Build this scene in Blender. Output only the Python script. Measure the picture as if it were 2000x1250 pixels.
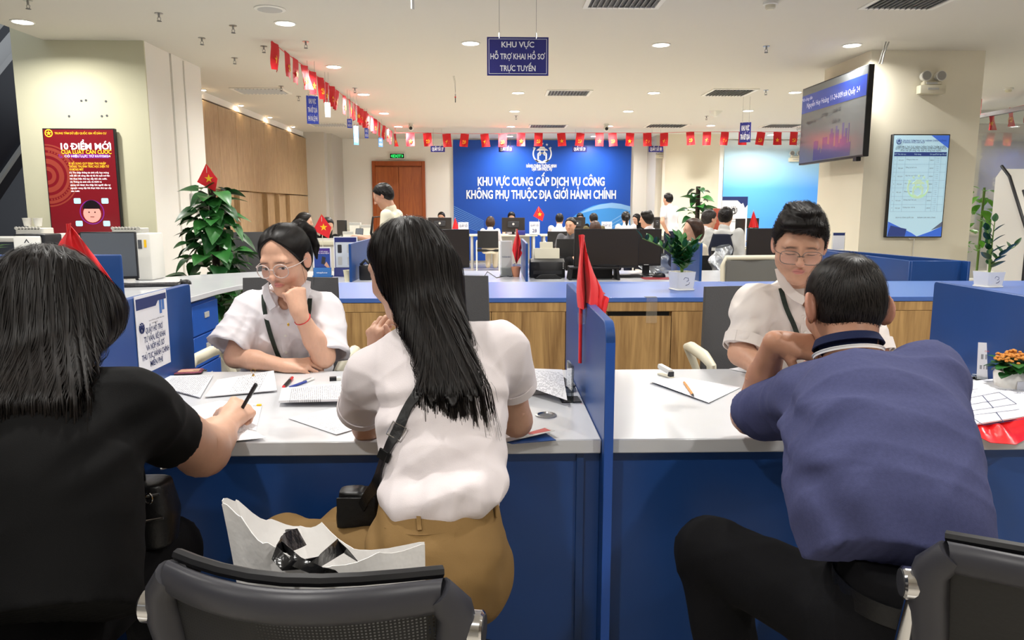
import bpy, bmesh, math, random
import numpy as np
from mathutils import Vector, Matrix, Euler
random.seed(7); rng = np.random.default_rng(7)
for o in list(bpy.data.objects): bpy.data.objects.remove(o)
SC = bpy.context.scene
COL = SC.collection
R = math.radians
# ------------------------------------------------------------------ camera, world, exposure
W_, H_, F_ = 2000, 1250, 1450.0
CAMZ = 1.33
PITCH = math.atan((625-407)/F_); YAW = math.atan((1000-962)/F_)
cd = bpy.data.cameras.new('camera'); cam = bpy.data.objects.new('camera', cd); COL.objects.link(cam)
cd.sensor_width = 36; cd.lens = 36*F_/W_; cd.clip_start = .02; cd.clip_end = 200
cam.location = (0, 0, CAMZ); cam.rotation_euler = (math.pi/2-PITCH, 0, -YAW)
SC.camera = cam
wd = bpy.data.worlds.new('world'); SC.world = wd; wd.use_nodes = True
wd.node_tree.nodes['Background'].inputs[0].default_value = (.90, .95, 1, 1)
wd.node_tree.nodes['Background'].inputs[1].default_value = .5
vs = SC.view_settings
vs.view_transform = 'Standard'; vs.look = 'None'; vs.gamma = 1; vs.use_curve_mapping = False
vs.exposure = 0.52
LAMP_W = 23.0
CM = cam.rotation_euler.to_matrix()
CO = Vector((0, 0, CAMZ))
def ray(px, py): return CM @ Vector(((px-1000)/F_, -(py-625)/F_, -1))
def onz(px, py, z): d = ray(px, py); return CO+d*((z-CAMZ)/d.z)
def ony(px, py, Y): d = ray(px, py); return CO+d*(Y/d.y)
def onx(px, py, X): d = ray(px, py); return CO+d*(X/d.x)
# ------------------------------------------------------------------ helpers
def lin(c):
    if isinstance(c, str): c = [int(c[i:i+2], 16)/255 for i in (0, 2, 4)]
    return tuple((x/12.92 if x <= .04045 else ((x+.055)/1.055)**2.4) for x in c)+(1,)
M = {}
def mat(k, c, rough=.5, metal=0, noise=None, bump=None, spec=.5, emit=0, alpha=1, trans=0, sheen=0, coat=0, ior=1.45, sss=0):
    """plain procedural material; noise=(scale, amount, detail, stretch xyz) varies the colour, bump=(scale, strength)"""
    m = bpy.data.materials.new(k); m.use_nodes = True; nt = m.node_tree; b = nt.nodes['Principled BSDF']
    col = lin(c)
    b.inputs['Base Color'].default_value = col; b.inputs['Roughness'].default_value = rough
    b.inputs['Metallic'].default_value = metal; b.inputs['Specular IOR Level'].default_value = spec
    b.inputs['Alpha'].default_value = alpha; b.inputs['Transmission Weight'].default_value = trans; b.inputs['IOR'].default_value = ior
    b.inputs['Coat Weight'].default_value = coat; b.inputs['Coat Roughness'].default_value = .08
    if sheen: b.inputs['Sheen Weight'].default_value = sheen
    if sss:
        b.inputs['Subsurface Weight'].default_value = sss; b.inputs['Subsurface Radius'].default_value = (.012, .005, .003); b.inputs['Subsurface Scale'].default_value = 1
    if emit: b.inputs['Emission Color'].default_value = col; b.inputs['Emission Strength'].default_value = emit
    tc = nt.nodes.new('ShaderNodeTexCoord')
    if noise:
        sc, am, de, st = (tuple(noise)+(2, (1, 1, 1)))[:4] if len(noise) < 4 else noise
        mp = nt.nodes.new('ShaderNodeMapping'); mp.inputs['Scale'].default_value = st
        n = nt.nodes.new('ShaderNodeTexNoise'); n.inputs['Scale'].default_value = sc; n.inputs['Detail'].default_value = de
        r = nt.nodes.new('ShaderNodeMapRange'); r.inputs['From Min'].default_value = .3; r.inputs['From Max'].default_value = .7
        r.inputs['To Min'].default_value = 1-am; r.inputs['To Max'].default_value = 1+am
        mx = nt.nodes.new('ShaderNodeMix'); mx.data_type = 'RGBA'; mx.blend_type = 'MULTIPLY'; mx.inputs[0].default_value = 1
        cb = nt.nodes.new('ShaderNodeCombineColor')
        L = nt.links.new
        L(tc.outputs['Object'], mp.inputs[0]); L(mp.outputs[0], n.inputs['Vector']); L(n.outputs[0], r.inputs[0])
        for i in range(3): L(r.outputs[0], cb.inputs[i])
        mx.inputs[6].default_value = col; L(cb.outputs[0], mx.inputs[7]); L(mx.outputs[2], b.inputs['Base Color'])
    if bump:
        mp2 = nt.nodes.new('ShaderNodeMapping')
        if len(bump) > 2: mp2.inputs['Scale'].default_value = bump[2]
        n2 = nt.nodes.new('ShaderNodeTexNoise'); n2.inputs['Scale'].default_value = bump[0]; n2.inputs['Detail'].default_value = 3
        bp = nt.nodes.new('ShaderNodeBump'); bp.inputs['Strength'].default_value = bump[1]; bp.inputs['Distance'].default_value = .01
        nt.links.new(tc.outputs['Object'], mp2.inputs[0]); nt.links.new(mp2.outputs[0], n2.inputs['Vector'])
        nt.links.new(n2.outputs[0], bp.inputs['Height']); nt.links.new(bp.outputs[0], b.inputs['Normal'])
    M[k] = m; return m
def wood(k, c1, c2, vert=True, sc=1.0, rough=.45):
    m = bpy.data.materials.new(k); m.use_nodes = True; nt = m.node_tree; b = nt.nodes['Principled BSDF']; b.inputs['Roughness'].default_value = rough
    N = nt.nodes.new; L = nt.links.new
    tc = N('ShaderNodeTexCoord'); mp = N('ShaderNodeMapping'); mp.inputs['Scale'].default_value = (14*sc, 14*sc, .9*sc) if vert else (.9*sc, 14*sc, 14*sc)
    oi = N('ShaderNodeObjectInfo'); ad = N('ShaderNodeVectorMath'); ad.operation = 'ADD'; mu = N('ShaderNodeVectorMath'); mu.operation = 'SCALE'; mu.inputs[3].default_value = 17
    L(oi.outputs['Random'], mu.inputs[0]); L(tc.outputs['Object'], ad.inputs[0]); L(mu.outputs[0], ad.inputs[1]); L(ad.outputs[0], mp.inputs[0])
    n = N('ShaderNodeTexNoise'); n.inputs['Scale'].default_value = 1.2; n.inputs['Detail'].default_value = 5; n.inputs['Distortion'].default_value = 1.6; L(mp.outputs[0], n.inputs['Vector'])
    n2 = N('ShaderNodeTexNoise'); n2.inputs['Scale'].default_value = 9; n2.inputs['Detail'].default_value = 3; L(mp.outputs[0], n2.inputs['Vector'])
    mm = N('ShaderNodeMath'); mm.operation = 'MULTIPLY_ADD'; mm.inputs[1].default_value = .35; L(n2.outputs[0], mm.inputs[0]); L(n.outputs[0], mm.inputs[2])
    cr = N('ShaderNodeValToRGB'); cr.color_ramp.elements[0].position = .45; cr.color_ramp.elements[1].position = .85
    cr.color_ramp.elements[0].color = lin(c1); cr.color_ramp.elements[1].color = lin(c2); L(mm.outputs[0], cr.inputs[0]); L(cr.outputs[0], b.inputs['Base Color'])
    bp = N('ShaderNodeBump'); bp.inputs['Strength'].default_value = .08; bp.inputs['Distance'].default_value = .005; L(n2.outputs[0], bp.inputs['Height']); L(bp.outputs[0], b.inputs['Normal'])
    M[k] = m
def printed(k, paper, ink, pitch, lo=.12, hi=.9, word=60, fill=.55):
    """paper with printed text lines: object x is along the line, object y runs across the lines"""
    m = bpy.data.materials.new(k); m.use_nodes = True; nt = m.node_tree; b = nt.nodes['Principled BSDF']; b.inputs['Roughness'].default_value = .6
    N = nt.nodes.new; L = nt.links.new
    tc = N('ShaderNodeTexCoord'); sp = N('ShaderNodeSeparateXYZ'); L(tc.outputs['Object'], sp.inputs[0])
    def ma(op, a, bb, c=None):
        n = N('ShaderNodeMath'); n.operation = op
        for i, v in enumerate((a, bb, c)):
            if v is None: continue
            if isinstance(v, (int, float)): n.inputs[i].default_value = v
            else: L(v, n.inputs[i])
        return n.outputs[0]
    row = ma('DIVIDE', sp.outputs[1], pitch); fr = ma('FRACT', row, 0); line = ma('LESS_THAN', fr, .45); fl = ma('FLOOR', row, 0)
    wn = N('ShaderNodeTexNoise'); wn.noise_dimensions = '2D'; wn.inputs['Scale'].default_value = 1; wn.inputs['Detail'].default_value = 1
    cv = N('ShaderNodeCombineXYZ'); L(ma('MULTIPLY', sp.outputs[0], word*4), cv.inputs[0]); L(ma('MULTIPLY', fl, 7.3), cv.inputs[1]); L(cv.outputs[0], wn.inputs[0])
    wd_ = ma('GREATER_THAN', wn.outputs[0], 1-fill)
    g = N('ShaderNodeSeparateXYZ'); L(tc.outputs['Generated'], g.inputs[0])
    msk = ma('MULTIPLY', line, wd_)
    for o_, a, c in ((0, .1, .92), (1, 1-hi, 1-lo)):
        msk = ma('MULTIPLY', msk, ma('MULTIPLY', ma('GREATER_THAN', g.outputs[o_], a), ma('LESS_THAN', g.outputs[o_], c)))
    mx = N('ShaderNodeMix'); mx.data_type = 'RGBA'; mx.inputs[6].default_value = lin(paper); mx.inputs[7].default_value = lin(ink)
    L(ma('MULTIPLY', msk, .7), mx.inputs[0]); L(mx.outputs[2], b.inputs['Base Color']); M[k] = m
class MB:
    def __init__(s): s.v = []; s.f = []; s.M = Matrix()
    def add(s, vs_, fs):
        n = len(s.v); s.v += [tuple(s.M @ Vector(p)) for p in vs_]; s.f += [tuple(i+n for i in f) for f in fs]; return s
    def box(s, c, d, rot=None):
        x, y, z = (q/2 for q in d); A = Matrix.Translation(c) @ (Euler(rot).to_matrix().to_4x4() if rot else Matrix())
        P = [A @ Vector((a*x, b*y, e*z)) for a, b, e in ((-1,-1,-1),(1,-1,-1),(1,1,-1),(-1,1,-1),(-1,-1,1),(1,-1,1),(1,1,1),(-1,1,1))]
        return s.add(P, [(0,3,2,1),(4,5,6,7),(0,1,5,4),(1,2,6,5),(2,3,7,6),(3,0,4,7)])
    def b2(s, x0, x1, y0, y1, z0, z1): return s.box(((x0+x1)/2, (y0+y1)/2, (z0+z1)/2), (x1-x0, y1-y0, z1-z0))
    def cyl(s, a, b, r0, r1=None, n=12): return s.tube([a, b], [r0, r0 if r1 is None else r1], n)
    def tube(s, pts, r, n=8, closed=False, flat=None):
        pts = [Vector(p) for p in pts]; k = len(pts); rs = r if isinstance(r, (list, tuple)) else [r]*k
        V = []; prev = None
        for i, p in enumerate(pts):
            if closed: t = pts[(i+1) % k]-pts[i-1]
            else: t = pts[min(i+1, k-1)]-pts[max(i-1, 0)]
            t.normalize()
            if prev is None:
                u = Vector((0, 0, 1)) if abs(t.z) < .9 else Vector((1, 0, 0)); u = (u-t*u.dot(t)).normalized()
            else: u = (prev-t*prev.dot(t)).normalized()
            prev = u; w = t.cross(u)
            for j in range(n):
                a = 2*math.pi*j/n; V.append(p+(u*math.cos(a)*(flat or 1)+w*math.sin(a))*rs[i])
        Fs = []
        for i in range(k if closed else k-1):
            for j in range(n):
                a, b = i*n+j, i*n+(j+1) % n; c, d = ((i+1) % k)*n+(j+1) % n, ((i+1) % k)*n+j
                Fs.append((a, b, c, d))
        if not closed: Fs += [tuple(range(n))[::-1], tuple(range((k-1)*n, k*n))]
        return s.add(V, Fs)
    def lathe(s, prof, c=(0, 0, 0), n=24):
        V = []; Fs = []; k = len(prof)
        for r, z in prof:
            for j in range(n):
                a = 2*math.pi*j/n; V.append((c[0]+r*math.cos(a), c[1]+r*math.sin(a), c[2]+z))
        for i in range(k-1):
            for j in range(n): Fs.append((i*n+j, i*n+(j+1) % n, (i+1)*n+(j+1) % n, (i+1)*n+j))
        Fs += [tuple(range(n))[::-1], tuple(range((k-1)*n, k*n))]
        return s.add(V, Fs)
    def prism(s, poly, h, A=None):
        A = A or Matrix(); n = len(poly)
        V = [A @ Vector((x, y, 0)) for x, y in poly]+[A @ Vector((x, y, h)) for x, y in poly]
        return s.add(V, [tuple(range(n))[::-1], tuple(range(n, 2*n))]+[(i, (i+1) % n, n+(i+1) % n, n+i) for i in range(n)])
    def ball(s, c, r, nu=14, nv=8, rot=None):
        r = (r,)*3 if isinstance(r, (int, float)) else r; A = Matrix.Translation(c) @ (Euler(rot).to_matrix().to_4x4() if rot else Matrix())
        V = []; Fs = []
        for i in range(nv+1):
            t = math.pi*i/nv
            for j in range(nu):
                a = 2*math.pi*j/nu; V.append(A @ Vector((r[0]*math.sin(t)*math.cos(a), r[1]*math.sin(t)*math.sin(a), -r[2]*math.cos(t))))
        for i in range(nv):
            for j in range(nu): Fs.append((i*nu+j, i*nu+(j+1) % nu, (i+1)*nu+(j+1) % nu, (i+1)*nu+j))
        return s.add(V, Fs)
    def surf(s, fn, nu, nv, th=0):
        P = [[Vector(fn(i/nu, j/nv)) for j in range(nv+1)] for i in range(nu+1)]; k = nv+1
        V = [p for r_ in P for p in r_]; Fs = [(i*k+j, (i+1)*k+j, (i+1)*k+j+1, i*k+j+1) for i in range(nu) for j in range(nv)]
        if th:
            V2 = []
            for i in range(nu+1):
                for j in range(nv+1):
                    a = P[min(i+1, nu)][j]-P[max(i-1, 0)][j]; b = P[i][min(j+1, nv)]-P[i][max(j-1, 0)]; nn = a.cross(b)
                    V2.append(P[i][j]-(nn.normalized() if nn.length > 1e-9 else Vector((0, 0, 1)))*th)
            n0 = len(V); Fs2 = [tuple(n0+q for q in f[::-1]) for f in Fs]
            rim = [(i, 0) for i in range(nu)]+[(nu, j) for j in range(nv)]+[(i, nv) for i in range(nu, 0, -1)]+[(0, j) for j in range(nv, 0, -1)]
            ids = [i*k+j for i, j in rim]
            Fs = Fs+Fs2+[(ids[q], n0+ids[q], n0+ids[(q+1) % len(ids)], ids[(q+1) % len(ids)]) for q in range(len(ids))]; V = V+V2
        return s.add(V, Fs)
    def build(s, name, m, parent=None, smooth=None, bevel=0, seg=1, kind=None):
        me = bpy.data.meshes.new(name); me.from_pydata(s.v, [], s.f)
        bm = bmesh.new(); bm.from_mesh(me)
        bmesh.ops.recalc_face_normals(bm, faces=bm.faces)
        if bevel:
            es = [e for e in bm.edges if len(e.link_faces) == 2 and e.calc_face_angle(0) > .6]
            bmesh.ops.bevel(bm, geom=es, offset=bevel, segments=seg, affect='EDGES', profile=.5, clamp_overlap=True)
        bm.to_mesh(me); bm.free()
        return link(name, me, m, parent, 40 if smooth is None else smooth)
def link(name, me, m, parent=None, ang=40):
    if ang:
        me.polygons.foreach_set('use_smooth', [True]*len(me.polygons))
        if ang < 180: me.set_sharp_from_angle(angle=R(ang))
    me.materials.append(M[m] if isinstance(m, str) else m)
    o = bpy.data.objects.new(name, me); COL.objects.link(o)
    if parent is not None: o.parent = parent
    return o
def tag(o, label, cat, group=None):
    o['label'] = label; o['category'] = cat
    if group: o['group'] = group
    return o
def thing(name, label, cat, loc=(0, 0, 0), rot=0, group=None):
    o = bpy.data.objects.new(name, None); COL.objects.link(o); o.empty_display_size = .05
    o.location = loc; o.rotation_euler = rot if isinstance(rot, (tuple, Euler)) else (0, 0, rot)
    return tag(o, label, cat, group)
def struct(o): o['kind'] = 'structure'; return o
def copy_tree(o, parent=None):
    c = o.copy(); COL.objects.link(c); c.parent = parent
    for ch in list(o.children): copy_tree(ch, c)
    return c
import unicodedata
_gl = {}
def glyph_raw(body, bold):
    c = bpy.data.curves.new('t', 'FONT'); c.body = body; c.size = 1; c.resolution_u = 2; c.offset = bold
    o = bpy.data.objects.new('t', c); COL.objects.link(o); bpy.context.view_layer.update()
    me = bpy.data.meshes.new_from_object(o.evaluated_get(bpy.context.evaluated_depsgraph_get()))
    co = np.empty(len(me.vertices)*3); me.vertices.foreach_get('co', co); co = co.reshape(-1, 3)[:, :2]; fs = [tuple(p.vertices) for p in me.polygons]
    bpy.data.objects.remove(o); bpy.data.curves.remove(c); bpy.data.meshes.remove(me); return co, fs
def glyph(ch, bold):
    k = (ch, bold)
    if k not in _gl:
        co, fs = glyph_raw(ch, bold) if ch != ' ' else (np.zeros((0, 2)), [])
        a = glyph_raw('H'+ch+'H', 0)[0]; b = glyph_raw('HH', 0)[0]; _gl[k] = (co, fs, a[:, 0].max()-b[:, 0].max())
    return _gl[k]
def stroke(pts, t):
    V_, F_s = [], []
    for (x0, y0), (x1, y1) in zip(pts[:-1], pts[1:]):
        dx, dy = x1-x0, y1-y0; l = math.hypot(dx, dy) or 1; nx, ny = -dy/l*t/2, dx/l*t/2; ex, ey = dx/l*t*.25, dy/l*t*.25; n = len(V_)
        V_ += [(x0-nx-ex, y0-ny-ey), (x1-nx+ex, y1-ny+ey), (x1+nx+ex, y1+ny+ey), (x0+nx-ex, y0+ny-ey)]; F_s.append((n, n+1, n+2, n+3))
    return V_, F_s
def layout(body, bold):
    """Latin base letters of the built-in font; the Vietnamese marks are drawn as strokes above, below and beside them"""
    V_, F_s, x = [], [], 0.0; t = .07+bold*1.6
    def put(v, f): n = len(V_); V_.extend(v); F_s.extend(tuple(i+n for i in q) for q in f)
    for ch in body:
        nf = unicodedata.normalize('NFD', ch); base = nf[0]; marks = nf[1:]; dbar = base in 'Đđ'
        if dbar: base = 'D' if base == 'Đ' else 'd'
        co, fs, adv = glyph(base, bold)
        if len(co):
            put([(x+a, b) for a, b in co], fs); lo, hi = co[:, 0].min(), co[:, 0].max(); top = co[:, 1].max(); cx = x+(lo+hi)/2; up = top+.08
            if dbar: put(*stroke([(x+lo-.09, .36), (x+lo+.26, .36)] if base == 'D' else [(x+hi-.2, .58), (x+hi+.1, .58)], t))
            if '\u031b' in marks: put(*stroke([(x+hi-.06, top-.06), (x+hi+.05, top-.02), (x+hi+.06, top+.1)], t))
            if '\u0323' in marks: put(*stroke([(cx-.05, -.15), (cx+.05, -.15)], .1+bold))
            if '\u0302' in marks: put(*stroke([(cx-.15, up), (cx, up+.12), (cx+.15, up)], t*.9)); up += .15
            if '\u0306' in marks: put(*stroke([(cx-.14, up+.11), (cx-.06, up+.02), (cx+.06, up+.02), (cx+.14, up+.11)], t*.9)); up += .14
            two = up > top+.1
            sx = .1 if two else 0
            if '\u0301' in marks: put(*stroke([(cx-.05+sx, up), (cx+.08+sx, up+.13)], t))
            if '\u0300' in marks: put(*stroke([(cx+.05+sx, up), (cx-.08+sx, up+.13)], t))
            if '\u0309' in marks: put(*stroke([(cx-.05+sx, up+.14), (cx+.05+sx, up+.12), (cx+sx, up+.05), (cx+sx, up)], t*.8))
            if '\u0303' in marks: put(*stroke([(cx-.15, up+.01), (cx-.06, up+.09), (cx+.06, up+.02), (cx+.15, up+.1)], t*.9))
        x += adv
    return np.array(V_) if V_ else np.zeros((0, 2)), F_s
_txt = {}
def text(body, m, parent, origin, xdir, ydir, height=None, width=None, th=.0006, align='C', bold=0, name='lettering', maxw=None):
    """flat lettering: origin = middle (or left) of the line, xdir along it, ydir up the letters; height = cap height"""
    key = (body, bold)
    if key not in _txt: _txt[key] = layout(body, bold)
    co, fs = _txt[key]
    if len(co) == 0: return None
    lo, hi = co[:, 0].min(), co[:, 0].max(); w = hi-lo
    sy = (height or .1)/.72; sx = width/w if width else sy
    if maxw and sx*w > maxw: sx = maxw/w
    off = {'C': (lo+hi)/2, 'L': lo, 'R': hi}[align]
    x = Vector(xdir).normalized(); y = Vector(ydir).normalized(); n = x.cross(y); o0 = Vector(origin)+n*th
    V_ = [o0+x*(float(p[0]-off)*sx)+y*(float(p[1]-.36)*sy) for p in co]
    me = bpy.data.meshes.new(name); me.from_pydata(V_, [], fs)
    return link(name, me, m, parent, 0)
def star_poly(r, k=.382, rot=math.pi/2): return [((r if i % 2 == 0 else r*k)*math.cos(rot+i*math.pi/5), (r if i % 2 == 0 else r*k)*math.sin(rot+i*math.pi/5)) for i in range(10)]
def flatpoly(polys, m, parent, A, name, th=.0006):
    b = MB()
    for p in polys: b.prism(p, th, A)
    return b.build(name, m, parent, smooth=0)
def frame_mat(o, x, y):
    x = Vector(x).normalized(); y = Vector(y).normalized(); z = x.cross(y)
    return Matrix(((x.x, y.x, z.x, o[0]), (x.y, y.y, z.y, o[1]), (x.z, y.z, z.z, o[2]), (0, 0, 0, 1)))
def circ(r, n=24, c=(0, 0), a0=0, a1=2*math.pi): return [(c[0]+r*math.cos(a0+(a1-a0)*i/n), c[1]+r*math.sin(a0+(a1-a0)*i/n)) for i in range(n+(0 if abs(a1-a0-2*math.pi) < 1e-6 else 1))]
def ringpolys(r0, r1, n=24, c=(0, 0), a0=0, a1=2*math.pi):
    out = []
    for i in range(n):
        a, b = a0+(a1-a0)*i/n, a0+(a1-a0)*(i+1)/n
        out.append([(c[0]+q*math.cos(t), c[1]+q*math.sin(t)) for q, t in ((r0, a), (r1, a), (r1, b), (r0, b))])
    return out
def rrect(w, h, r, n=4, cx=0, cy=0):
    P = []
    for sx, sy, a in ((1, -1, -90), (1, 1, 0), (-1, 1, 90), (-1, -1, 180)):
        for i in range(n+1):
            t = R(a+90*i/n); P.append((cx+sx*(w/2-r)+r*math.cos(t), cy+sy*(h/2-r)+r*math.sin(t)))
    return P
X3, Y3, Z3 = Vector((1, 0, 0)), Vector((0, 1, 0)), Vector((0, 0, 1))
# ------------------------------------------------------------------ materials
mat('ceiling', 'd6d2c8', .8); mat('wall_cream', 'ece6d2', .75, noise=(2, .02)); mat('wall_white', 'f1eee7', .75); mat('wall_grey', 'c9c4bb', .75)
mat('wall_left', 'd3d0b4', .75, noise=(2, .02)); mat('floor', 'c2bcb0', .18, noise=(.8, .06))
mat('blue', '1b4688', .38, noise=(6, .03)); mat('blue_dark', '153a70', .4); mat('blue_top', '4a6cb4', .3); mat('blue_edge', '2458b4', .35)
mat('white_top', 'd2d4d8', .2, noise=(5, .015), coat=.15)
mat('plastic_black', '17171a', .45); mat('plastic_dark', '2c2c30', .5, bump=(300, .05)); mat('plastic_grey', '55575b', .5); mat('plastic_light', 'b9b9b6', .5); mat('plastic_white', 'e2e0d8', .4); mat('plastic_cream', 'd9d3bd', .45)
mat('screen_off', '2b2624', .35); mat('screen_grey', '565b61', .4); mat('chrome', 'd8d8da', .12, 1); mat('steel', 'a8a8a8', .3, 1); mat('gold', 'c8a24a', .3, 1)
mat('white', 'f0f0ee', .6); mat('paper', 'e2e3e8', .6); mat('ink', '303034', .7); mat('black', '0e0e10', .5)
mat('red_flag', 'dd1a24', .65, sheen=.2); mat('yellow', 'f7c51e', .55); mat('bunting_red', 'd3202a', .6); mat('orange_y', 'f6b030', .55)
mat('sign_navy', '2e2f78', .4); mat('sign_blue', '3c50c4', .45); mat('letter', 'f2f2f4', .5); mat('letter_navy', '1f2f66', .6)
mat('banner_blue', '1d4fb0', .35); mat('lamp_glass', 'ffffff', .3, emit=14); mat('lamp_trim', 'e8e6de', .5)
mat('rubber', '202022', .8); mat('door_wood_flat', '9a4a1c', .4, noise=(3, .1, 3, (8, 8, .6))); mat('leaf', '2c6a2c', .38, noise=(9, .25)); mat('leaf_light', '5fa030', .4, noise=(9, .2)); mat('leaf_dark', '1c4a22', .35, noise=(9, .25)); mat('stem', '5c7a34', .6); mat('moss', '2a2018', .95, bump=(60, .6))
mat('ceramic', 'e8e6e0', .2, coat=.4); mat('terracotta', 'c98a6a', .7); mat('soil', '4a3626', .95); mat('pebble', 'd0ccc0', .8)
mat('glass', 'eef6f2', .02, trans=1, ior=1.45); mat('acrylic', 'f4f8f8', .03, trans=1, ior=1.3); mat('green_edge', '9fd8b8', .2)
mat('stone', 'b9aea6', .5, noise=(3, .06)); mat('dark_navy', '141a2c', .35); mat('mat_red', '8a2a30', .7); mat('cup', 'e6dfc0', .6)
mat('exit_green', '1fc45a', .4, emit=1.2); mat('exit_dark', '0c4020', .5)
wood('oak', '83613a', 'c09a64', sc=.8); wood('slat_wood', '977a58', 'b99c76', sc=2.2); wood('door_wood', '87401a', 'a85a26')
# ================================================================== the room
CEIL = 3.0; WALLY = 18.5
CLX0, CLX1 = ony(19, 60, 7.9).x, ony(280, 84, 7.9).x; CLY2 = onz(385, 132, CEIL).y; WWX = onz(387, 172, CEIL).x-.05; CEX = onz(87, 79, CEIL).x; CRX0, CRX1 = ony(1703, 94, 8.16).x, ony(1926, 96, 8.16).x; CRY2 = onz(1602, 136, CEIL).y
def S(name, m, *boxes, bevel=0):
    b = MB()
    for q in boxes: b.b2(*q)
    return struct(b.build(name, m, smooth=0, bevel=bevel))
S('floor', 'floor', (-9.5, 11, -4, 22, -.1, 0))
S('ceiling', 'ceiling', (CEX, 11, -4, 22, CEIL, CEIL+.12))
wb = S('wall_back', 'wall_white', (-4.6, 9, WALLY, WALLY+.15, 0, CEIL))
S('wall_pilaster_back', 'wall_cream', (3.95, 5.2, 17.2, WALLY, 0, CEIL))
S('wall_pilaster_recess', 'wall_grey', (3.8, 3.95, 17.5, WALLY, 0, CEIL))
S('wall_pilaster_left', 'wall_grey', (-4.5, -3.72, 16.95, 17.25, 0, CEIL), (-4.5, -3.62, 17.25, WALLY, 0, CEIL))
S('wall_column_left_face', 'wall_left', (CLX0, CLX1, 7.9, 7.92, 0, 4.2))
S('wall_column_left', 'wall_white', (CLX0, CLX1, 7.92, 8.5, 0, 4.2), (CLX0, CLX1-.02, 8.5, 8.53, 0, 4.2))
S('wall_column_left_rear', 'wall_white', (CLX0, CLX1+.01, 8.53, CLY2, 0, 4.2))
S('wall_column_right', 'wall_cream', (CRX0, CRX1, 8.16, CRY2, 0, CEIL))
S('wall_front', 'wall_grey', (-9.5, 11, -4.1, -3.9, 0, CEIL))
S('wall_atrium', 'dark_navy', (-9.4, -9.2, -4, 22, 0, 6))
S('wall_right', 'stone', (10.8, 10.95, -4, 8.0, 0, CEIL), (10.8, 10.95, 13.0, 22, 0, CEIL))
S('wall_stone', 'stone', (8.35, 10.8, 13.0, 13.2, 0, 2.78))
S('wall_wood_backing', 'oak', (WWX-.45, WWX-.05, 9.3, 16.95, 0, 2.86))
S('trim_cove', 'wall_white', (WWX-.45, WWX, 9.3, 16.95, 2.9, CEIL))
# timber panels of the left wall: upper panels and recessed niches below
ww = thing('wood_panel_wall', 'tall light oak panelled cabinet wall with open niches on the left', 'wall panelling', (WWX, 13, 0))
ys = [9.35+.76*i for i in range(11)]
for i, (a, b) in enumerate(zip(ys[:-1], ys[1:])):
    MB().b2(-.05, .05, a+.004-13, b-.004-13, 1.62, 2.86).build('upper_panel', 'slat_wood', ww, bevel=.003)
    if i in (2, 3, 5, 6, 7):
        MB().b2(-.05, -.035, a+.004-13, b-.004-13, .9, 1.6).build('niche_back', 'slat_wood', ww)
        MB().b2(-.05, .05, a-.012-13, a+.012-13, .9, 1.6).build('upright', 'slat_wood', ww)
        MB().b2(-.05, .05, a+.004-13, b-.004-13, .04, .9).build('lower_door', 'slat_wood', ww, bevel=.003)
    else:
        MB().b2(-.05, .05, a+.004-13, b-.004-13, .04, 1.6).build('lower_door', 'slat_wood', ww, bevel=.003)
for i in range(4):
    t = thing('cove_spotlight', ['nearest', 'second nearest', 'second farthest', 'farthest'][i]+' small warm spotlight above the oak panel wall', 'spotlight', (WWX+.08, 11.0+1.6*i, 2.985), group='cove spotlights above the oak wall')
    MB().cyl((0, 0, 0), (0, 0, .015), .045, n=14).build('trim', 'lamp_trim', t); MB().cyl((0, 0, -.004), (0, 0, 0), .035, n=14).build('lens', 'lamp_glass', t)
    ld = bpy.data.lights.new('spot_light', 'AREA'); ld.shape = 'DISK'; ld.size = .07; ld.energy = 1.2; ld.color = (1, .8, .5); lo = bpy.data.objects.new('spot_light', ld); COL.objects.link(lo); lo.parent = t; lo.location = (0, 0, -.01)
# double door
dl, dr = ony(731, 400, WALLY-.06).x, ony(829, 400, WALLY-.06).x; dt = ony(780, 318, WALLY-.06).z
d = struct(MB().b2(dl, dr, WALLY-.04, WALLY, 0, dt).build('door_1', 'door_wood', smooth=0))
for a, b in ((dl+.05, (dl+dr)/2-.004), ((dl+dr)/2+.004, dr-.05)): MB().b2(a, b, WALLY-.08, WALLY-.041, .01, dt-.1).build('door_leaf', 'door_wood', d, bevel=.004)
for q in ((dl-.03, dl+.05, .0, dt+.04), (dr-.05, dr+.03, .0, dt+.04), (dl+.05, dr-.05, dt-.07, dt+.04)): MB().b2(q[0], q[1], WALLY-.1, WALLY-.041, q[2], q[3]).build('door_frame', 'door_wood_flat', d, bevel=.006)
MB().cyl(((dl+dr)/2+.05, WALLY-.12, 1.0), ((dl+dr)/2+.05, WALLY-.12, 1.2), .012).build('door_handle', 'steel', d)
# ------------------------------------------------------------------ ceiling fittings
def ctr(px, py): p = onz(px, py, CEIL); return Vector((p.x, p.y, CEIL))
lights = [(44, 42), (557, 45), (652, 130), (710, 184), (750, 221), (778, 247), (919, 84), (1012, 181), (1005, 217), (998, 247), (995, 266), (1291, 87), (1277, 181), (1227, 217), (1189, 246), (1161, 266), (1388, 245), (1664, 88), (1553, 180), (1461, 216), (1506, 263), (1956, 218)]
LL = ['beside the atrium at the far left', 'near the round ceiling speaker', 'beside the first flags of the left bunting', 'beside the middle of the left bunting', 'above the hanging blue signs, third from the corner', 'nearest the bunting corner', 'left of the purple hanging sign', 'just below the purple hanging sign', 'second behind the purple hanging sign', 'third behind the purple hanging sign', 'above the left part of the blue banner', 'right of the purple hanging sign', 'right of the long middle air vent', 'second in the row right of the middle vent', 'third in the row right of the middle vent', 'above the right part of the blue banner', 'above the cream pilaster', 'beside the top of the right column', 'beside the big tilted wall display', 'behind the small dark hanging sign', 'above the pale blue gradient wall', 'beyond the right column near the glass']
proto = None
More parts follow.
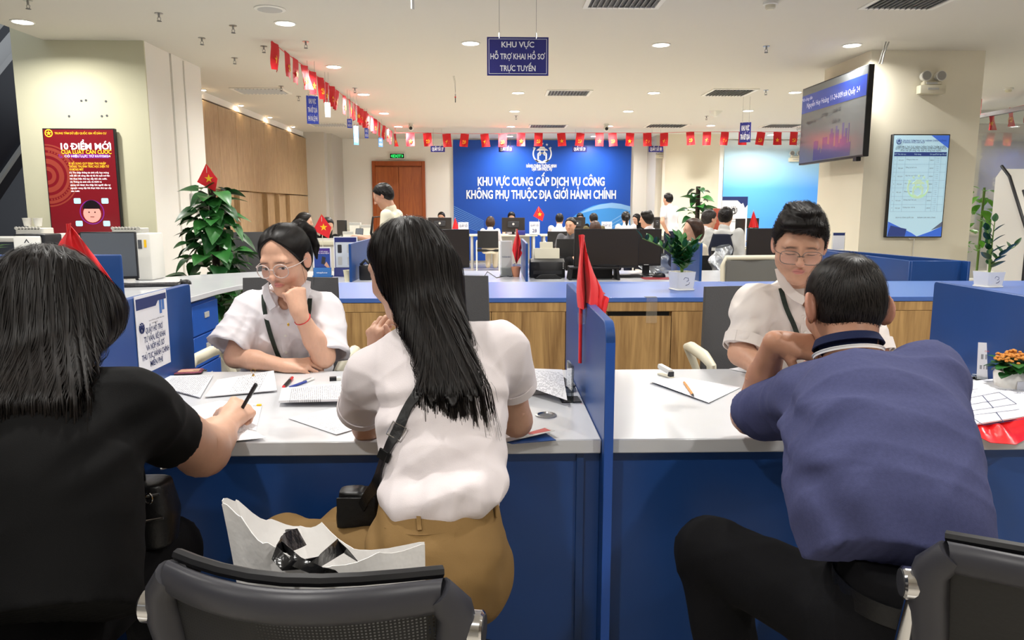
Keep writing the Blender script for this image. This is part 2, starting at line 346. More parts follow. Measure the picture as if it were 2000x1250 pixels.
def add_lamp(t, w):
    ld = bpy.data.lights.new('lamp_light', 'AREA'); ld.shape = 'DISK'; ld.size = .15; ld.energy = w; ld.color = (1, .97, .92); ld.spread = R(158)
    lo = bpy.data.objects.new('lamp_light', ld); COL.objects.link(lo); lo.parent = t; lo.location = (0, 0, -.012)
for i, (px, py) in enumerate(lights):
    p = ctr(px, py); lab = 'round recessed ceiling downlight '+LL[i]
    if proto is None:
        proto = t = thing('downlight', lab, 'ceiling light', p, group='recessed ceiling downlights')
        MB().lathe([(.1, 0), (.1, -.006), (.085, -.009), (.082, -.002)], n=24).build('trim_ring', 'lamp_trim', t)
        MB().lathe([(.08, -.001), (.08, -.005), (.05, -.008)], n=24).build('lens', 'lamp_glass', t)
    else:
        t = copy_tree(proto); t.location = p; t['label'] = lab
    lights[i] = t
for i, t in enumerate(lights): add_lamp(t, LAMP_W*(1.5 if t.location.y > 10 else 1))
k = 0
for x in (-3.4, -.9, 1.6, 4.1, 6.6):       # the lamps of the rest of the hall: over and behind the photographer, and right of the column
    for y in (-.3, 2.4, 4.9):
        t = copy_tree(proto); t.location = (x, y, CEIL)
        for c in list(t.children):
            if c.type == 'LIGHT': bpy.data.objects.remove(c)
        t['label'] = 'downlight outside the picture, %s row from the camera, %s from the left' % (['nearest', 'second', 'third'][k % 3], ['first', 'second', 'third', 'fourth', 'fifth'][k//3]); t['group'] = 'downlights outside the picture'; add_lamp(t, LAMP_W); k += 1
for (x, y), w_ in zip(((7.2, 16.3), (8.6, 16.3), (7.4, 12.0), (9.6, 10.5), (9.6, 7.0), (6.4, 17.3)), ('far, beside the pale blue wall', 'far right, before the stone wall', 'middle, beside the glass wall', 'right, above the glass wall corner', 'nearest, right of the kiosk', 'farthest, close to the pale blue wall')):
    t = copy_tree(proto); t.location = (x, y, CEIL)
    for c in list(t.children):
        if c.type == 'LIGHT': bpy.data.objects.remove(c)
    t['label'] = 'downlight hidden behind the right column: '+w_; t['group'] = 'downlights behind the right column'; add_lamp(t, LAMP_W)
def vent(px, py, w, dpt, lab, rot=0):
    p = ctr(px, py); t = thing('air_vent', lab, 'air vent', p, rot, 'square ceiling air vents')
    for s in (-1, 1):
        MB().b2(s*w/2-.02, s*w/2+.02, -dpt/2-.02, dpt/2+.02, -.012, 0).build('frame_bar', 'lamp_trim', t); MB().b2(-w/2+.02, w/2-.02, s*dpt/2-.02, s*dpt/2+.02, -.012, 0).build('frame_bar', 'lamp_trim', t)
    MB().b2(-w/2, w/2, -dpt/2, dpt/2, -.002, -.001).build('duct', 'plastic_grey', t)
    n = 12; sl = None
    for i in range(n):
        x = -w/2+.03+(w-.06)*(i+.5)/n
        if sl is None: sl = MB().box((0, 0, 0), (.002, dpt-.04, .03), (0, R(40), 0)).build('slat', 'plastic_light', t); o = sl
        else: o = sl.copy(); COL.objects.link(o)
        o.location = (x, 0, -.012)
for q in [(1225, -6, .6, .6, 'large louvred ceiling vent at the top edge right of the purple sign'), (1790, -4, .6, .6, 'large louvred ceiling vent above the right column'), (1110, 181, .62, .5, 'louvred ceiling vent behind the purple hanging sign'), (1070, 246, .75, .6, 'far louvred ceiling vent above the blue banner'), (1425, 180, .62, .6, 'louvred ceiling vent left of the big tilted display'), (1302, 245, .8, .6, 'far louvred ceiling vent above the right end of the banner'), (510, 177, .7, .5, 'louvred ceiling vent near the oak panel wall'), (642, 243, .7, .5, 'far louvred ceiling vent behind the hanging blue signs'), (1527, 245, .7, .6, 'far louvred ceiling vent left of the tilted display bottom')]: vent(*q)
spr = [(54, 1), (310, 26), (455, 50), (394, 74), (458, 113), (597, 81), (515, 90), (549, 168), (693, 172), (583, 188), (1497, 90), (1496, 176), (1380, 227), (1008, 226)]
SL = ['at the very top left corner', 'high up left of the ceiling speaker', 'left of the ceiling speaker', 'above the left column edge', 'left of the first bunting flags', 'right of the first bunting flag', 'left of the first bunting flag', 'near the oak wall vent', 'right of the hanging blue sign', 'left of the hanging blue sign', 'left of the right column lamp', 'behind the tilted display lamp', 'near the white dome device', 'behind the purple sign']
sp0 = None
for i, (px, py) in enumerate(spr):
    lab = 'small brass fire sprinkler head '+SL[i]
    if sp0 is None:
        sp0 = t = thing('fire_sprinkler', lab, 'sprinkler', ctr(px, py), group='fire sprinkler heads on the ceiling')
        MB().cyl((0, 0, 0), (0, 0, -.004), .035, n=14).build('rosette', 'steel', t); MB().cyl((0, 0, -.004), (0, 0, -.035), .009).build('body', 'steel', t)
        b = MB()
        for s in (-1, 1): b.tube([(0, 0, -.03), (s*.014, 0, -.04), (s*.012, 0, -.055), (0, 0, -.064)], .003, 6)
        b.build('yoke', 'steel', t); MB().cyl((0, 0, -.064), (0, 0, -.067), .02, n=12).build('deflector', 'plastic_grey', t)
    else: t = copy_tree(sp0); t.location = ctr(px, py); t['label'] = lab
t = thing('ceiling_speaker', 'round flush grey ceiling speaker grille near the first bunting flag', 'speaker', ctr(527, 17))
MB().lathe([(.13, 0), (.13, -.008), (.115, -.012)], n=28).build('rim', 'lamp_trim', t); MB().lathe([(.113, -.009), (.1, -.013), (.0005, -.016)], n=28).build('grille', 'plastic_light', t)
for px, py, lab in ((1505, 4, 'white smoke detector at the top edge of the ceiling'), (1970, 172, 'white smoke detector right of the right column')):
    t = thing('smoke_detector', lab, 'smoke detector', ctr(px, py), group='smoke detectors'); MB().lathe([(.06, 0), (.06, -.02), (.05, -.025)], n=20).build('base', 'plastic_white', t); MB().lathe([(.042, -.025), (.04, -.05), (.028, -.06)], n=20).build('chamber', 'plastic_cream', t)
t = thing('wifi_dome', 'small white cone shaped device on the ceiling behind the tilted display', 'access point', ctr(1398, 217)); MB().lathe([(.11, 0), (.1, -.02), (.04, -.09), (.02, -.1)], n=20).build('dome', 'plastic_white', t)
for px, py, lab in ((803, 253, 'small white ceiling camera at the bunting corner'), (1184, 252, 'small black and white ceiling camera above the banner')):
    p = ony(px, py, 15.2); p.z = CEIL; t = thing('security_camera', lab, 'camera', p, group='ceiling security cameras')
    MB().lathe([(.05, 0), (.05, -.03), (.03, -.04)], n=16).build('mount', 'plastic_white', t); MB().ball((0, -.02, -.09), .06).build('housing', 'plastic_white', t); MB().ball((0, -.06, -.1), .035).build('lens', 'plastic_black', t)
p = ctr(885, 148); t = thing('hanging_hook', 'thin wires with a small red and silver tag dangling from the ceiling', 'hook', p)
MB().tube([(0, 0, 0), (.02, 0, -.1), (.025, 0, -.22)], .002, 5).build('wire', 'steel', t); MB().tube([(.015, 0, 0), (.03, 0, -.08), (.028, 0, -.2)], .002, 5).build('wire', 'steel', t)
MB().ball((.025, 0, -.235), (.01, .01, .014)).build('clip', 'chrome', t); MB().ball((.025, 0, -.262), .011).build('bead', 'red_flag', t); MB().cyl((.025, 0, -.27), (.025, 0, -.33), .006).build('tag', 'plastic_grey', t)
# ------------------------------------------------------------------ emergency lights, exit sign, CCTV
def emergency(p, lab, s=1.0):
    t = thing('emergency_light', lab, 'emergency light', p, group='twin spot emergency lights'); t.scale = (s,)*3
    MB().b2(-.14, .14, -.09, 0, -.07, .02).build('housing', 'plastic_cream', t, bevel=.012, seg=2); MB().b2(-.1, .1, -.07, -.01, .02, .06).build('top_case', 'plastic_cream', t, bevel=.008)
    MB().b2(-.06, .06, -.094, -.089, -.03, -.01).build('label_plate', 'plastic_light', t); MB().b2(-.07, .05, -.075, -.069, .03, .05).build('label_plate', 'plastic_light', t)
    for sx in (-1, 1):
        h = MB().cyl((sx*.08, -.02, .115), (sx*.08, -.085, .115), .045, .055, n=20).build('spot_head', 'plastic_white', t)
        MB().cyl((sx*.08, -.085, .115), (sx*.08, -.09, .115), .046, n=20).build('reflector', 'steel', h)
        MB().cyl((sx*.08, -.05, .05), (sx*.08, -.05, .08), .014).build('neck', 'plastic_cream', t)
emergency(ony(1814, 172, 8.15), 'white emergency light with two round spot heads on the right column')
emergency(ony(1551, 310, WALLY-.01), 'distant white twin emergency light on the pale blue wall', 1.1)
emergency(ony(1290, 304, 17.48), 'distant twin emergency light beside the pilaster right of the banner', .9)
p = ony(776, 305, WALLY); t = thing('exit_sign', 'green lit exit sign in a white case above the brown double door', 'exit sign', p)
MB().b2(-.2, .2, -.05, 0, -.08, .08).build('case', 'plastic_white', t, bevel=.006)
MB().b2(-.17, .17, -.056, -.05, -.055, .055).build('panel', 'exit_dark', t); text('EXIT', 'exit_green', t, (0, -.058, 0), X3, Z3, height=.07, width=.2, bold=.03)
for s in (-1, 1): flatpoly([[(0, .04), (.035, 0), (0, -.04)]] if s > 0 else [[(0, -.04), (-.035, 0), (0, .04)]], 'exit_green', t, frame_mat((s*.115, -.0565, 0), X3, Z3), 'arrow', .001)
# ------------------------------------------------------------------ banners on the back wall
def emblem(parent, A, r, m, holes=None):
    """round city emblem: pavilion gate in a ring with five stars above"""
    polys = ringpolys(r*.86, r, 30, a0=R(140), a1=R(400))
    polys += [[(-.62*r, .3*r), (.62*r, .3*r), (.42*r, .5*r), (-.42*r, .5*r)], [(-.34*r, .52*r), (.34*r, .52*r), (.2*r, .7*r), (-.2*r, .7*r)]]
    polys += [[(-.5*r, -.58*r), (-.34*r, -.58*r), (-.34*r, .0), (-.5*r, .0)], [(.34*r, -.58*r), (.5*r, -.58*r), (.5*r, .0), (.34*r, .0)], [(-.5*r, 0), (.5*r, 0), (.36*r, .14*r), (-.36*r, .14*r)], [(-.3*r, .14*r), (-.18*r, .14*r), (-.18*r, .3*r), (-.3*r, .3*r)], [(.18*r, .14*r), (.3*r, .14*r), (.3*r, .3*r), (.18*r, .3*r)]]
    polys += ringpolys(.18*r, .3*r, 12, (0, -.2*r), 0, math.pi)
    polys += [[(-.8*r, -.62*r), (-.3*r, -.62*r), (0, -.8*r), (.3*r, -.62*r), (.8*r, -.62*r), (.5*r, -.86*r), (-.5*r, -.86*r)]]
    for a in (-56, -28, 0, 28, 56):
        c = (r*1.02*math.sin(R(a)), r*1.02*math.cos(R(a))); polys.append([(x+c[0], y+c[1]) for x, y in star_poly(r*.16)])
    return flatpoly(polys, m, parent, A, 'emblem', .003)
bl, br = ony(886, 400, WALLY-.05).x, ony(1231, 400, WALLY-.05).x
t = thing('wall_banner', 'large royal blue wall banner with white lettering and round emblem', 'banner', (0, WALLY-.005, 0))
MB().b2(bl, br, -.04, 0, .05, 2.97).build('panel', 'banner_blue', t)
def bp(px, py): q = ony(px, py, WALLY-.05); return Vector((q.x, -.042, q.z))
e0, e1 = bp(1058, 299), bp(1058, 281)
emblem(t, frame_mat(bp(1059, 300), X3, Z3), .235, 'letter')
for body, px0, px1, y, h in (('HÀNH CHÍNH THÔNG MINH', 1028, 1087, 324, 6), ('TẬN TÂM PHỤC VỤ', 1038, 1078, 330, 6), ('KHU VỰC CUNG CẤP DỊCH VỤ CÔNG', 933, 1181, 354, 16), ('KHÔNG PHỤ THUỘC ĐỊA GIỚI HÀNH CHÍNH', 911, 1203, 379.5, 16)):
    a, b = bp(px0, y), bp(px1, y); text(body, 'letter', t, (a+b)/2, X3, Z3, height=h*18.6/F_, width=(b-a).length, bold=.028, th=.006)
mat('swirl_light', '5f93d8', .4); mat('swirl_mid', '3f8ed6', .4); mat('swirl_pale', '86b4e4', .4)
def bpts(L): return [(q.x, q.z) for q in (bp(*v) for v in L)]
A0 = frame_mat((0, -.041, 0), X3, Z3)
arc = [(1112, 430), (1125, 419), (1140, 410), (1158, 402), (1175, 398), (1195, 396), (1212, 398), (1231, 403), (1231, 470), (1080, 470)]
flatpoly([bpts(arc)[::-1]], 'swirl_mid', t, A0, 'swirl')
arc2 = [(1130, 418), (1150, 407), (1170, 400), (1195, 396), (1212, 398), (1231, 403), (1231, 412), (1215, 408), (1190, 406), (1165, 409)]
flatpoly([bpts(arc2)[::-1]], 'swirl_pale', t, frame_mat((0, -.0418, 0), X3, Z3), 'swirl')
for i in range(9):
    a, b = bpts([(886, 402+i*4), (945, 431+i*3)]); c, d_ = bpts([(945, 432+i*3), (886, 403.6+i*4)]); flatpoly([[d_, c, b, a]], 'swirl_light', t, A0, 'wave_line')
for i in range(5):
    a, b = bpts([(1160+i*9, 452), (1231, 409+i*8)]); c, d_ = bpts([(1231, 410.5+i*8), (1162+i*9, 452)]); flatpoly([[a, d_, c, b][::-1]], 'swirl_pale', t, frame_mat((0, -.0425, 0), X3, Z3), 'wave_line')
# pale gradient wall graphic on the right
gm = bpy.data.materials.new('gradient_graphic'); gm.use_nodes = True; nt = gm.node_tree
tc = nt.nodes.new('ShaderNodeTexCoord'); sx = nt.nodes.new('ShaderNodeSeparateXYZ'); cr = nt.nodes.new('ShaderNodeValToRGB')
nt.links.new(tc.outputs['Generated'], sx.inputs[0]); nt.links.new(sx.outputs[2], cr.inputs[0]); nt.links.new(cr.outputs[0], nt.nodes['Principled BSDF'].inputs['Base Color'])
for e_, (p_, c_) in zip(cr.color_ramp.elements, ((.32, '4a94ea'), (.98, 'e6eef2'))): e_.position = p_; e_.color = lin(c_)
for p_, c_ in ((.6, '559eec'), (.78, '9fd0f2'), (.9, 'c4e2f4')): e_ = cr.color_ramp.elements.new(p_); e_.color = lin(c_)
M['gradient'] = gm
gl, gr = ony(1411, 400, WALLY-.03).x, 9
t = tag(MB().b2(gl, gr, WALLY-.03, WALLY-.001, .05, CEIL-.02).build('wall_graphic', 'gradient', smooth=0), 'pale to sky blue gradient wall graphic on the right of the back wall', 'wall graphic')
# ------------------------------------------------------------------ bunting
def hammer_sickle(r):
    P = ringpolys(r*.72, r, 14, a0=R(-150), a1=R(70))
    P = [[(x, y) for x, y in p] for p in P]
    c, s = math.cos(R(45)), math.sin(R(45))
    rot = lambda pts: [(x*c-y*s, x*s+y*c) for x, y in pts]
    P.append(rot([(-.12*r, -1.05*r), (.12*r, -1.05*r), (.12*r, .8*r), (-.12*r, .8*r)])); P.append(rot([(-.5*r, .55*r), (.35*r, .55*r), (.35*r, .9*r), (-.5*r, .9*r)]))
    P.append([(-.9*r, -.95*r), (-.72*r, -1.1*r), (-.42*r, -.8*r), (-.6*r, -.65*r)])
    return P
FW, FH = .175, .27
def flag_mesh(curl):
    b = MB(); b.surf(lambda u, v: ((u-.5)*FW, curl*.03*math.sin(u*5+v*3)*v+curl*.02*v*v, -v*FH), 5, 5, .0015); return b
_fl = {}
def bunting_flag(parent, p, rz, tilt, kind, curl):
    key = (kind, curl)
    if key not in _fl:
        f = flag_mesh(curl).build('flag', 'bunting_red', parent, smooth=60)
        for s in (1, -1):
            A = frame_mat((0, -s*.012+curl*.006, -.62*FH), X3*s, Z3)
            b = MB()
            for q in ([star_poly(.048)] if kind == 0 else hammer_sickle(.04)): b.prism(q, .003, A)
            b.build('emblem', 'orange_y', f, smooth=0)
        _fl[key] = f; o = f
    else:
        f = _fl[key]; o = f.copy(); COL.objects.link(o); o.parent = parent
        for ch in f.children: c = ch.copy(); COL.objects.link(c); c.parent = o
    o.location = p; o.rotation_euler = (tilt, random.uniform(-.12, .12), rz)
def garland(name, lab, pts, flags, loc):
    t = thing('flag_bunting', lab, 'bunting', loc)
    L = Vector(loc); MB().tube([Vector(p)-L for p in pts], .004, 5).build('string', 'bunting_red', t)
    for i, (p, rz, tilt) in enumerate(flags): bunting_flag(t, Vector(p)-L, rz, tilt, i % 2, random.choice((-1, .4, 1)))
g1 = [536, 560, 577, 594, 610, 625, 638, 648, 659, 672, 682, 691, 698, 706, 713, 719, 726, 733, 741, 750, 757, 764, 772]
a, b = onz(531, 80, 2.985), onz(771, 261, 2.93)
fl = []
for px in g1:
    # intersect the vertical string plane with this pixel column
    best = min((abs((lambda q: 1000+F_*q.x/-q.z)(CM.transposed() @ (a.lerp(b, t_)-CO))-px), t_) for t_ in [i/600 for i in range(601)])[1]
    p = a.lerp(b, best); fl.append((p, math.pi/2+random.uniform(-.28, .1), random.uniform(-.1, .1)))
garland('b', 'string of small red flags running back along the left ceiling', [a.lerp(b, i/20)-Vector((0, 0, .02*abs(math.sin(i*1.3)))) for i in range(21)], fl, a)
g2 = [801, 834, 872, 908, 946, 982, 1018, 1052, 1096, 1134, 1171, 1196, 1231, 1264, 1297, 1348, 1381, 1416, 1451, 1487, 1519, 1551]
P2 = [ony(px, 259.5+(1.5 if 850 < px < 1000 else 0)-(2 if px > 1330 else 0), 16.0) for px in [772]+g2+[1600, 1660]]
garland('b', 'string of small red flags hung across the hall before the blue banner', [Vector((P2[0].x, P2[0].y, CEIL-.006))]+P2+[Vector((P2[-1].x, P2[-1].y, CEIL-.006))], [(p-Vector((0, 0, .004)), random.uniform(-.15, .15), random.uniform(-.05, .05)) for p in P2[1:-2]], P2[0])
P3 = [ony(1915, 224, 11.6), ony(1938, 219, 11.5), ony(1976, 211, 11.2), ony(2012, 203, 10.9), ony(2060, 192, 10.6)]
garland('b', 'short string of red flags beyond the right column', [Vector((P3[0].x, P3[0].y, CEIL-.006))]+P3+[Vector((P3[-1].x, P3[-1].y, CEIL-.006))], [(P3[1], .5, 0), (P3[2], .6, 0), (P3[3], .6, 0)], P3[0])
# ================================================================== desks, counters, dividers
DZ = .75; YN = onz(1300, 857, DZ).y; YF = onz(1300, 721, DZ).y
XD = [onz(341, 560, 1.055).x, onz(1107, 553, 1.055).x+.012, onz(1865, 556, 1.055).x+.012]
def service_desk(x0, x1, lab):
    t = thing('service_desk', lab, 'desk', ((x0+x1)/2, YN, 0)); w = x1-x0
    MB().b2(-w/2, w/2, 0, YF-YN, DZ-.038, DZ).build('worktop', 'white_top', t, bevel=.003)
    MB().b2(-w/2, w/2, .03, .05, .04, DZ-.038).build('front_panel', 'blue', t)
    MB().b2(-w/2, w/2, .06, YF-YN-.1, 0, .04).build('plinth', 'blue_dark', t)
    MB().b2(w/2-.06, w/2-.042, .018, .03, .04, DZ-.04).build('joint_strip', 'blue_dark', t)
    for s in (-1, 1): MB().b2(s*(w/2-.01)-.01, s*(w/2-.01)+.01, .05, YF-YN-.06, .04, DZ-.04).build('side_panel', 'blue_dark', t)
    return t
sd1 = service_desk(XD[0]+.013, XD[1]-.013, 'white topped blue service desk covered with papers, left of the flag divider')
sd2 = service_desk(XD[1]+.013, XD[2]-.013, 'white topped blue service desk before the person in the navy polo')
sd3 = service_desk(XD[2]+.013, XD[2]+1.4, 'white topped service desk at the right edge behind the last divider')
sd0 = service_desk(XD[0]-1.45, XD[0]-.013, 'white topped service desk at the far left behind the black shirt')
gp = onz(1066, 812, DZ); g = MB(); g.lathe([(.03, 0), (.03, .004), (.024, .005), (.022, .001)], n=24); o = g.build('cable_grommet', 'steel', sd1); o.location = (gp.x-sd1.location.x, gp.y-YN, DZ); MB().lathe([(.021, 0), (.021, .0015)], n=24).build('grommet_lid', 'plastic_grey', o)
def divider(x, lab, y0, y1, z1, r=.05, th=.024, z0=0, mat_='blue'):
    b = MB(); P = [(y0, z0), (y1, z0)]+[(y1-.012+.012*math.cos(R(a)), z1-.012+.012*math.sin(R(a))) for a in (0, 45, 90)]+[(y0+r-r*math.sin(R(a)), z1-r+r*math.cos(R(a))) for a in range(0, 91, 15)]
    b.prism(P, th, frame_mat((-th/2, 0, 0), Y3, Z3)); o = b.build('desk_divider', mat_, smooth=30, bevel=.002); o.location = (x, 0, 0)
    if r > .02: MB().b2(-th/2+.001, th/2-.001, y0-.0016, y0+.001, z0, z1-r).build('edge_band', 'blue_edge', o)
    return tag(o, lab, 'divider', 'blue desk dividers')
divider(XD[0], 'blue desk divider carrying the white lettered sign', YN-.2, 2.76, 1.055)
divider(XD[1], 'blue desk divider with a red flag taped to it, in the middle', YN-.035, 2.76, 1.055)
divider(XD[2], 'blue desk divider at the right behind the orange flower pot', YN-.035, 2.78, 1.055)
# sign on the left divider
def psign(px, py): return onx(px, py, XD[0]+.014)
a, b, c = psign(261, 581), psign(323, 564), psign(259, 742)
y0, y1, zt, zb = a.y, b.y, (a.z+b.z)/2, c.z
t = thing('counter_sign', 'white laminated counter sign with navy lettering on the left divider', 'sign', (XD[0]+.0135, (y0+y1)/2, zb))
w, h = abs(y1-y0), zt-zb
MB().b2(0, .002, -w/2, w/2, 0, h).build('sheet', 'paper', t)
XS = Vector((0, 1, 0))
flatpoly([[(-w/2+.006, h-.045), (w*.12, h-.045), (w*.2, h-.03), (w/2-.006, h-.03), (w/2-.006, h-.01), (-w/2+.006, h-.01)]], 'letter_navy', t, frame_mat((.0022, 0, 0), XS, Z3), 'header_band')
mat('band_blue', '3a6ab0', .5)
flatpoly([[(w*.24+i*.02, h-.075+.01*i), (w*.24+.016+i*.02, h-.075+.01*i), (w*.24+.016+i*.02, h-.03), (w*.24+i*.02, h-.03)] for i in range(4) if w*.24+.016+i*.02 < w/2-.004], 'band_blue', t, frame_mat((.0022, 0, 0), XS, Z3), 'header_bars')
emblem(t, frame_mat((.0024, -w*.36, h-.105), XS, Z3), .016, 'letter_navy')
text('TRUNG TÂM PHỤC VỤ HÀNH CHÍNH CÔNG', 'ink', t, (.0025, w*.12, h-.088), XS, Z3, height=.004, maxw=w*.58); text('CHI NHÁNH SỐ 1', 'ink', t, (.0025, w*.06, h-.098), XS, Z3, height=.004, maxw=w*.4)
for i, s_ in enumerate(('QUẦY HỖ TRỢ', 'TƯ VẤN, KÊ KHAI', 'VÀ NỘP HỒ SƠ', 'THỦ TỤC HÀNH CHÍNH', 'MIỄN PHÍ')):
    text(s_, 'letter_navy', t, (.0025, w*.03, h*(1-(.46, .57, .68, .79, .9)[i])), XS, Z3, height=.019, width=w*(.55, .68, .58, .88, .4)[i], bold=.01)
# long blue counter with oak doors
CZ = .85; CY0 = onz(1300, 581, CZ).y; CY1 = onz(1300, 550, CZ).y; CX0 = onz(640, 552, CZ).x; CX1 = 4.6
t = thing('back_counter', 'long blue topped counter with oak doors behind the staff', 'counter', ((CX0+CX1)/2, CY0, 0)); hw = (CX1-CX0)/2; cx = (CX0+CX1)/2
xs_j = onz(1402, 550, CZ).x-cx
MB().b2(-hw, xs_j-.0015, 0, CY1-CY0, CZ-.025, CZ).build('worktop', 'blue_top', t, bevel=.002); MB().b2(xs_j+.0015, hw, 0, CY1-CY0, CZ-.025, CZ).build('worktop', 'blue_top', t, bevel=.002)
MB().b2(-hw+.01, hw-.01, .03, CY1-CY0-.02, .0, CZ-.026).build('carcass', 'oak', t)
MB().b2(-hw+.01, hw-.01, .004, .03, CZ-.075, CZ-.027).build('rail', 'oak', t)
js = [ony(px, 620, CY0).x-cx for px in (560, 665, 790, 960, 1105, 1185, 1312, 1480, 1600, 1712, 1838, 1960)]
for i, (p, q) in enumerate(zip([-hw+.01]+js, js+[hw-.01])):
    if i == 6:
        zt_ = ony(1250, 618, CY0).z; zs = ony(1250, 605, CY0).z
        MB().b2(p+.002, q-.002, .006, .03, .06, zt_).build('door', 'oak', t, bevel=.0015); MB().b2(p+.01, q-.01, .022, .03, zt_, zs).build('slot', 'black', t); MB().b2(p+.002, q-.002, .006, .03, zs, CZ-.077).build('slot_rail', 'oak', t)
    else: MB().b2(p+.002, q-.002, .006, .03, .06, CZ-.077).build('door', 'oak', t, bevel=.0015)
MB().b2(-hw+.02, hw-.02, .05, .06, 0, .06).build('plinth', 'black', t)
p = onz(1266, 577, CZ); MB().b2(p.x-cx-.035, p.x-cx+.03, .0, .045, CZ, CZ+.0008).build('tape_patch', 'plastic_grey', t)
mat('clear_tape', 'd8d0c0', .2, alpha=.1)
MB().b2(p.x-cx-.03, p.x-cx+.03, -.0035, -.0025, CZ-.14, CZ).build('clear_tape', 'clear_tape', t)
# white desk behind the counter, wing at the left
WZ = .76
wy0, wy1 = 5.78, 6.85
P = [(-4.6, 4.45), (-1.97, 4.5), (-1.95, 5.3), (-1.9, 5.6), (-1.78, wy0), (3.1, wy0), (3.1, wy1), (-2.1, wy1), (-2.55, 6.5), (-2.95, 6.05), (-4.6, 6.0)]
t = thing('rear_desk', 'long white desk with a curved wing behind the blue counter', 'desk', (0, 5.6, 0))
MB().prism([(x, y-5.6) for x, y in P], .035, frame_mat((0, 0, WZ-.035), X3, Y3)).build('worktop', 'white_top', t, smooth=20, bevel=.003)
MB().b2(-4.5, -2.0, -1.1, -1.08, .0, WZ-.036).build('front_panel', 'blue_dark', t); MB().b2(-2.03, -2.01, -1.08, -.72, 0, WZ-.036).build('side_panel', 'blue_dark', t); MB().b2(-1.7, 3.0, wy0-5.6+.05, wy0-5.6+.07, 0, WZ-.036).build('front_panel', 'blue', t)
MB().b2(-1.7, 3.0, wy1-5.6-.1, wy1-5.6-.08, 0, WZ-.036).build('rear_panel', 'blue', t)
t = thing('drawer_pedestal', 'bright blue three drawer pedestal with silver label handles under the white desk', 'drawer unit', (-2.0, 5.16, 0))
MB().b2(-.4, -.01, -.24, .24, .03, .7).build('body', 'blue_edge', t)
for i in range(3):
    d_ = MB().b2(-.01, .008, -.23, .23, .05+.215*i, .05+.215*i+.205).build('drawer', 'blue_edge', t, bevel=.003)
    MB().b2(.008, .014, -.03, .05, .05+.215*i+.1, .05+.215*i+.14).build('label_holder', 'plastic_light', d_, bevel=.002)
# low dividers on the white desk
for px, lab in ((684, 'low blue divider beside the phone posters on the white desk'), (1029, 'low blue divider between the terracotta pot and the scanner'), (1369, 'low blue divider behind the white potted plant')):
    divider(ony(px, 510, wy0+.03).x, lab, wy0+.03, 6.75, 1.06, r=.012, th=.02, z0=WZ)
o = MB().b2(-4.6, onz(245, 505, 1.06).x*0-2.2, -.012, .012, 0, 1.06-WZ).build('desk_screen', 'blue', smooth=30, bevel=.01, seg=3); o.location = (0, 4.47, WZ); tag(o, 'blue privacy screen along the left white desk behind the person in the black T-shirt', 'divider', 'blue desk dividers')
t = thing('blue_enclosure', 'low blue partition box behind the counter at the right', 'partition', (3.2, 6.2, 0))
for q in ((-.07, -.05, -.7, .9), (-.05, .36, -.7, -.68)): MB().b2(*q, 0, .94).build('panel', 'blue', t, bevel=.003)
MB().box((.2, .1, .47), (.02, 1.75, .94), (0, 0, R(10))).build('panel', 'blue', t, bevel=.003)
p = ony(1636, 493, 6.9); t = thing('leaflet_holder', 'small clear leaflet holder with a printed card on the blue partition', 'leaflet holder', (p.x, 6.9, .94), group=None)
MB().b2(-.06, .06, -.004, .004, 0, .17).build('stand', 'acrylic', t); MB().b2(-.055, .055, -.006, -.0045, .01, .165).build('card', 'paper', t); MB().b2(-.055, .055, -.0068, -.006, .14, .165).build('card_header', 'letter_navy', t)
# ------------------------------------------------------------------ displays
def hdisplay(name, lab, p, w, h, mats, tilt=(0, 0, 0)):
    t = thing(name, lab, 'display', p, tilt); MB().b2(-w/2, w/2, 0, .05, -h/2, h/2).build('case', 'plastic_black', t, bevel=.004)
    MB().b2(-w/2+.012, w/2-.012, -.0015, 0, -h/2+.012, h/2-.012).build('screen', mats, t); return t
def lit(k, c, e=.55): mat(k, c, .25, emit=e)
lit('poster_red', '801a24', .08); lit('poster_ring', '9c4034', .1); lit('poster_white', 'f6f2f4', .7); lit('poster_yellow', 'f4c030', .6); lit('poster_purple', '7a2a86', .4); lit('poster_skin', 'e8968a', .5); lit('poster_dark', '20161c', .1); lit('poster_cyan', 'a8d8ea', .6)
p0, p1 = ony(97, 254, 7.82), ony(228, 466, 7.82); w, h = .72, p0.z-ony(97, 462, 7.82).z; c = Vector(((ony(93, 254, 7.82).x+ony(226, 455, 7.82).x)/2, 7.83, (p0.z+ony(225, 455, 7.82).z)/2))
t = hdisplay('wall_display', 'tall dark red portrait display on the left column', c, w, h, 'poster_red')
fy = -.003
def tx(s_, m, x, z, hh, mw, al='L', bold=.01): text(s_, m, t, (x, fy, z), X3, Z3, height=hh, width=mw, align=al, bold=bold)
tx('TRUNG TÂM DỮ LIỆU QUỐC GIA VỀ DÂN CƯ', 'poster_yellow', -w*.33, h*.455, .02, w*.72); tx('10 ĐIỂM MỚI', 'poster_white', -w*.26, h*.335, .062, w*.7, bold=.03); tx('CỦA LUẬT CĂN CƯỚC', 'poster_yellow', -w*.26, h*.283, .04, w*.7, bold=.02)
flatpoly([[(-w*.3, h*.225), (w*.4, h*.225), (w*.4, h*.262), (-w*.3, h*.262)]], 'poster_purple', t, frame_mat((0, fy+.001, 0), X3, Z3), 'band')
tx('CÓ HIỆU LỰC TỪ 01/7/2024', 'poster_white', -w*.22, h*.243, .02, w*.64)
for i, s_ in enumerate(('01 BỔ SUNG QUY ĐỊNH THU NHẬP', 'THÔNG TIN SINH TRẮC HỌC ĐIỆN TỬ', 'VÀ MỐNG MẮT')): tx(s_, 'poster_yellow', -w*.17, h*(.175-.028*i), .022, w*(.52, .56, .2)[i])
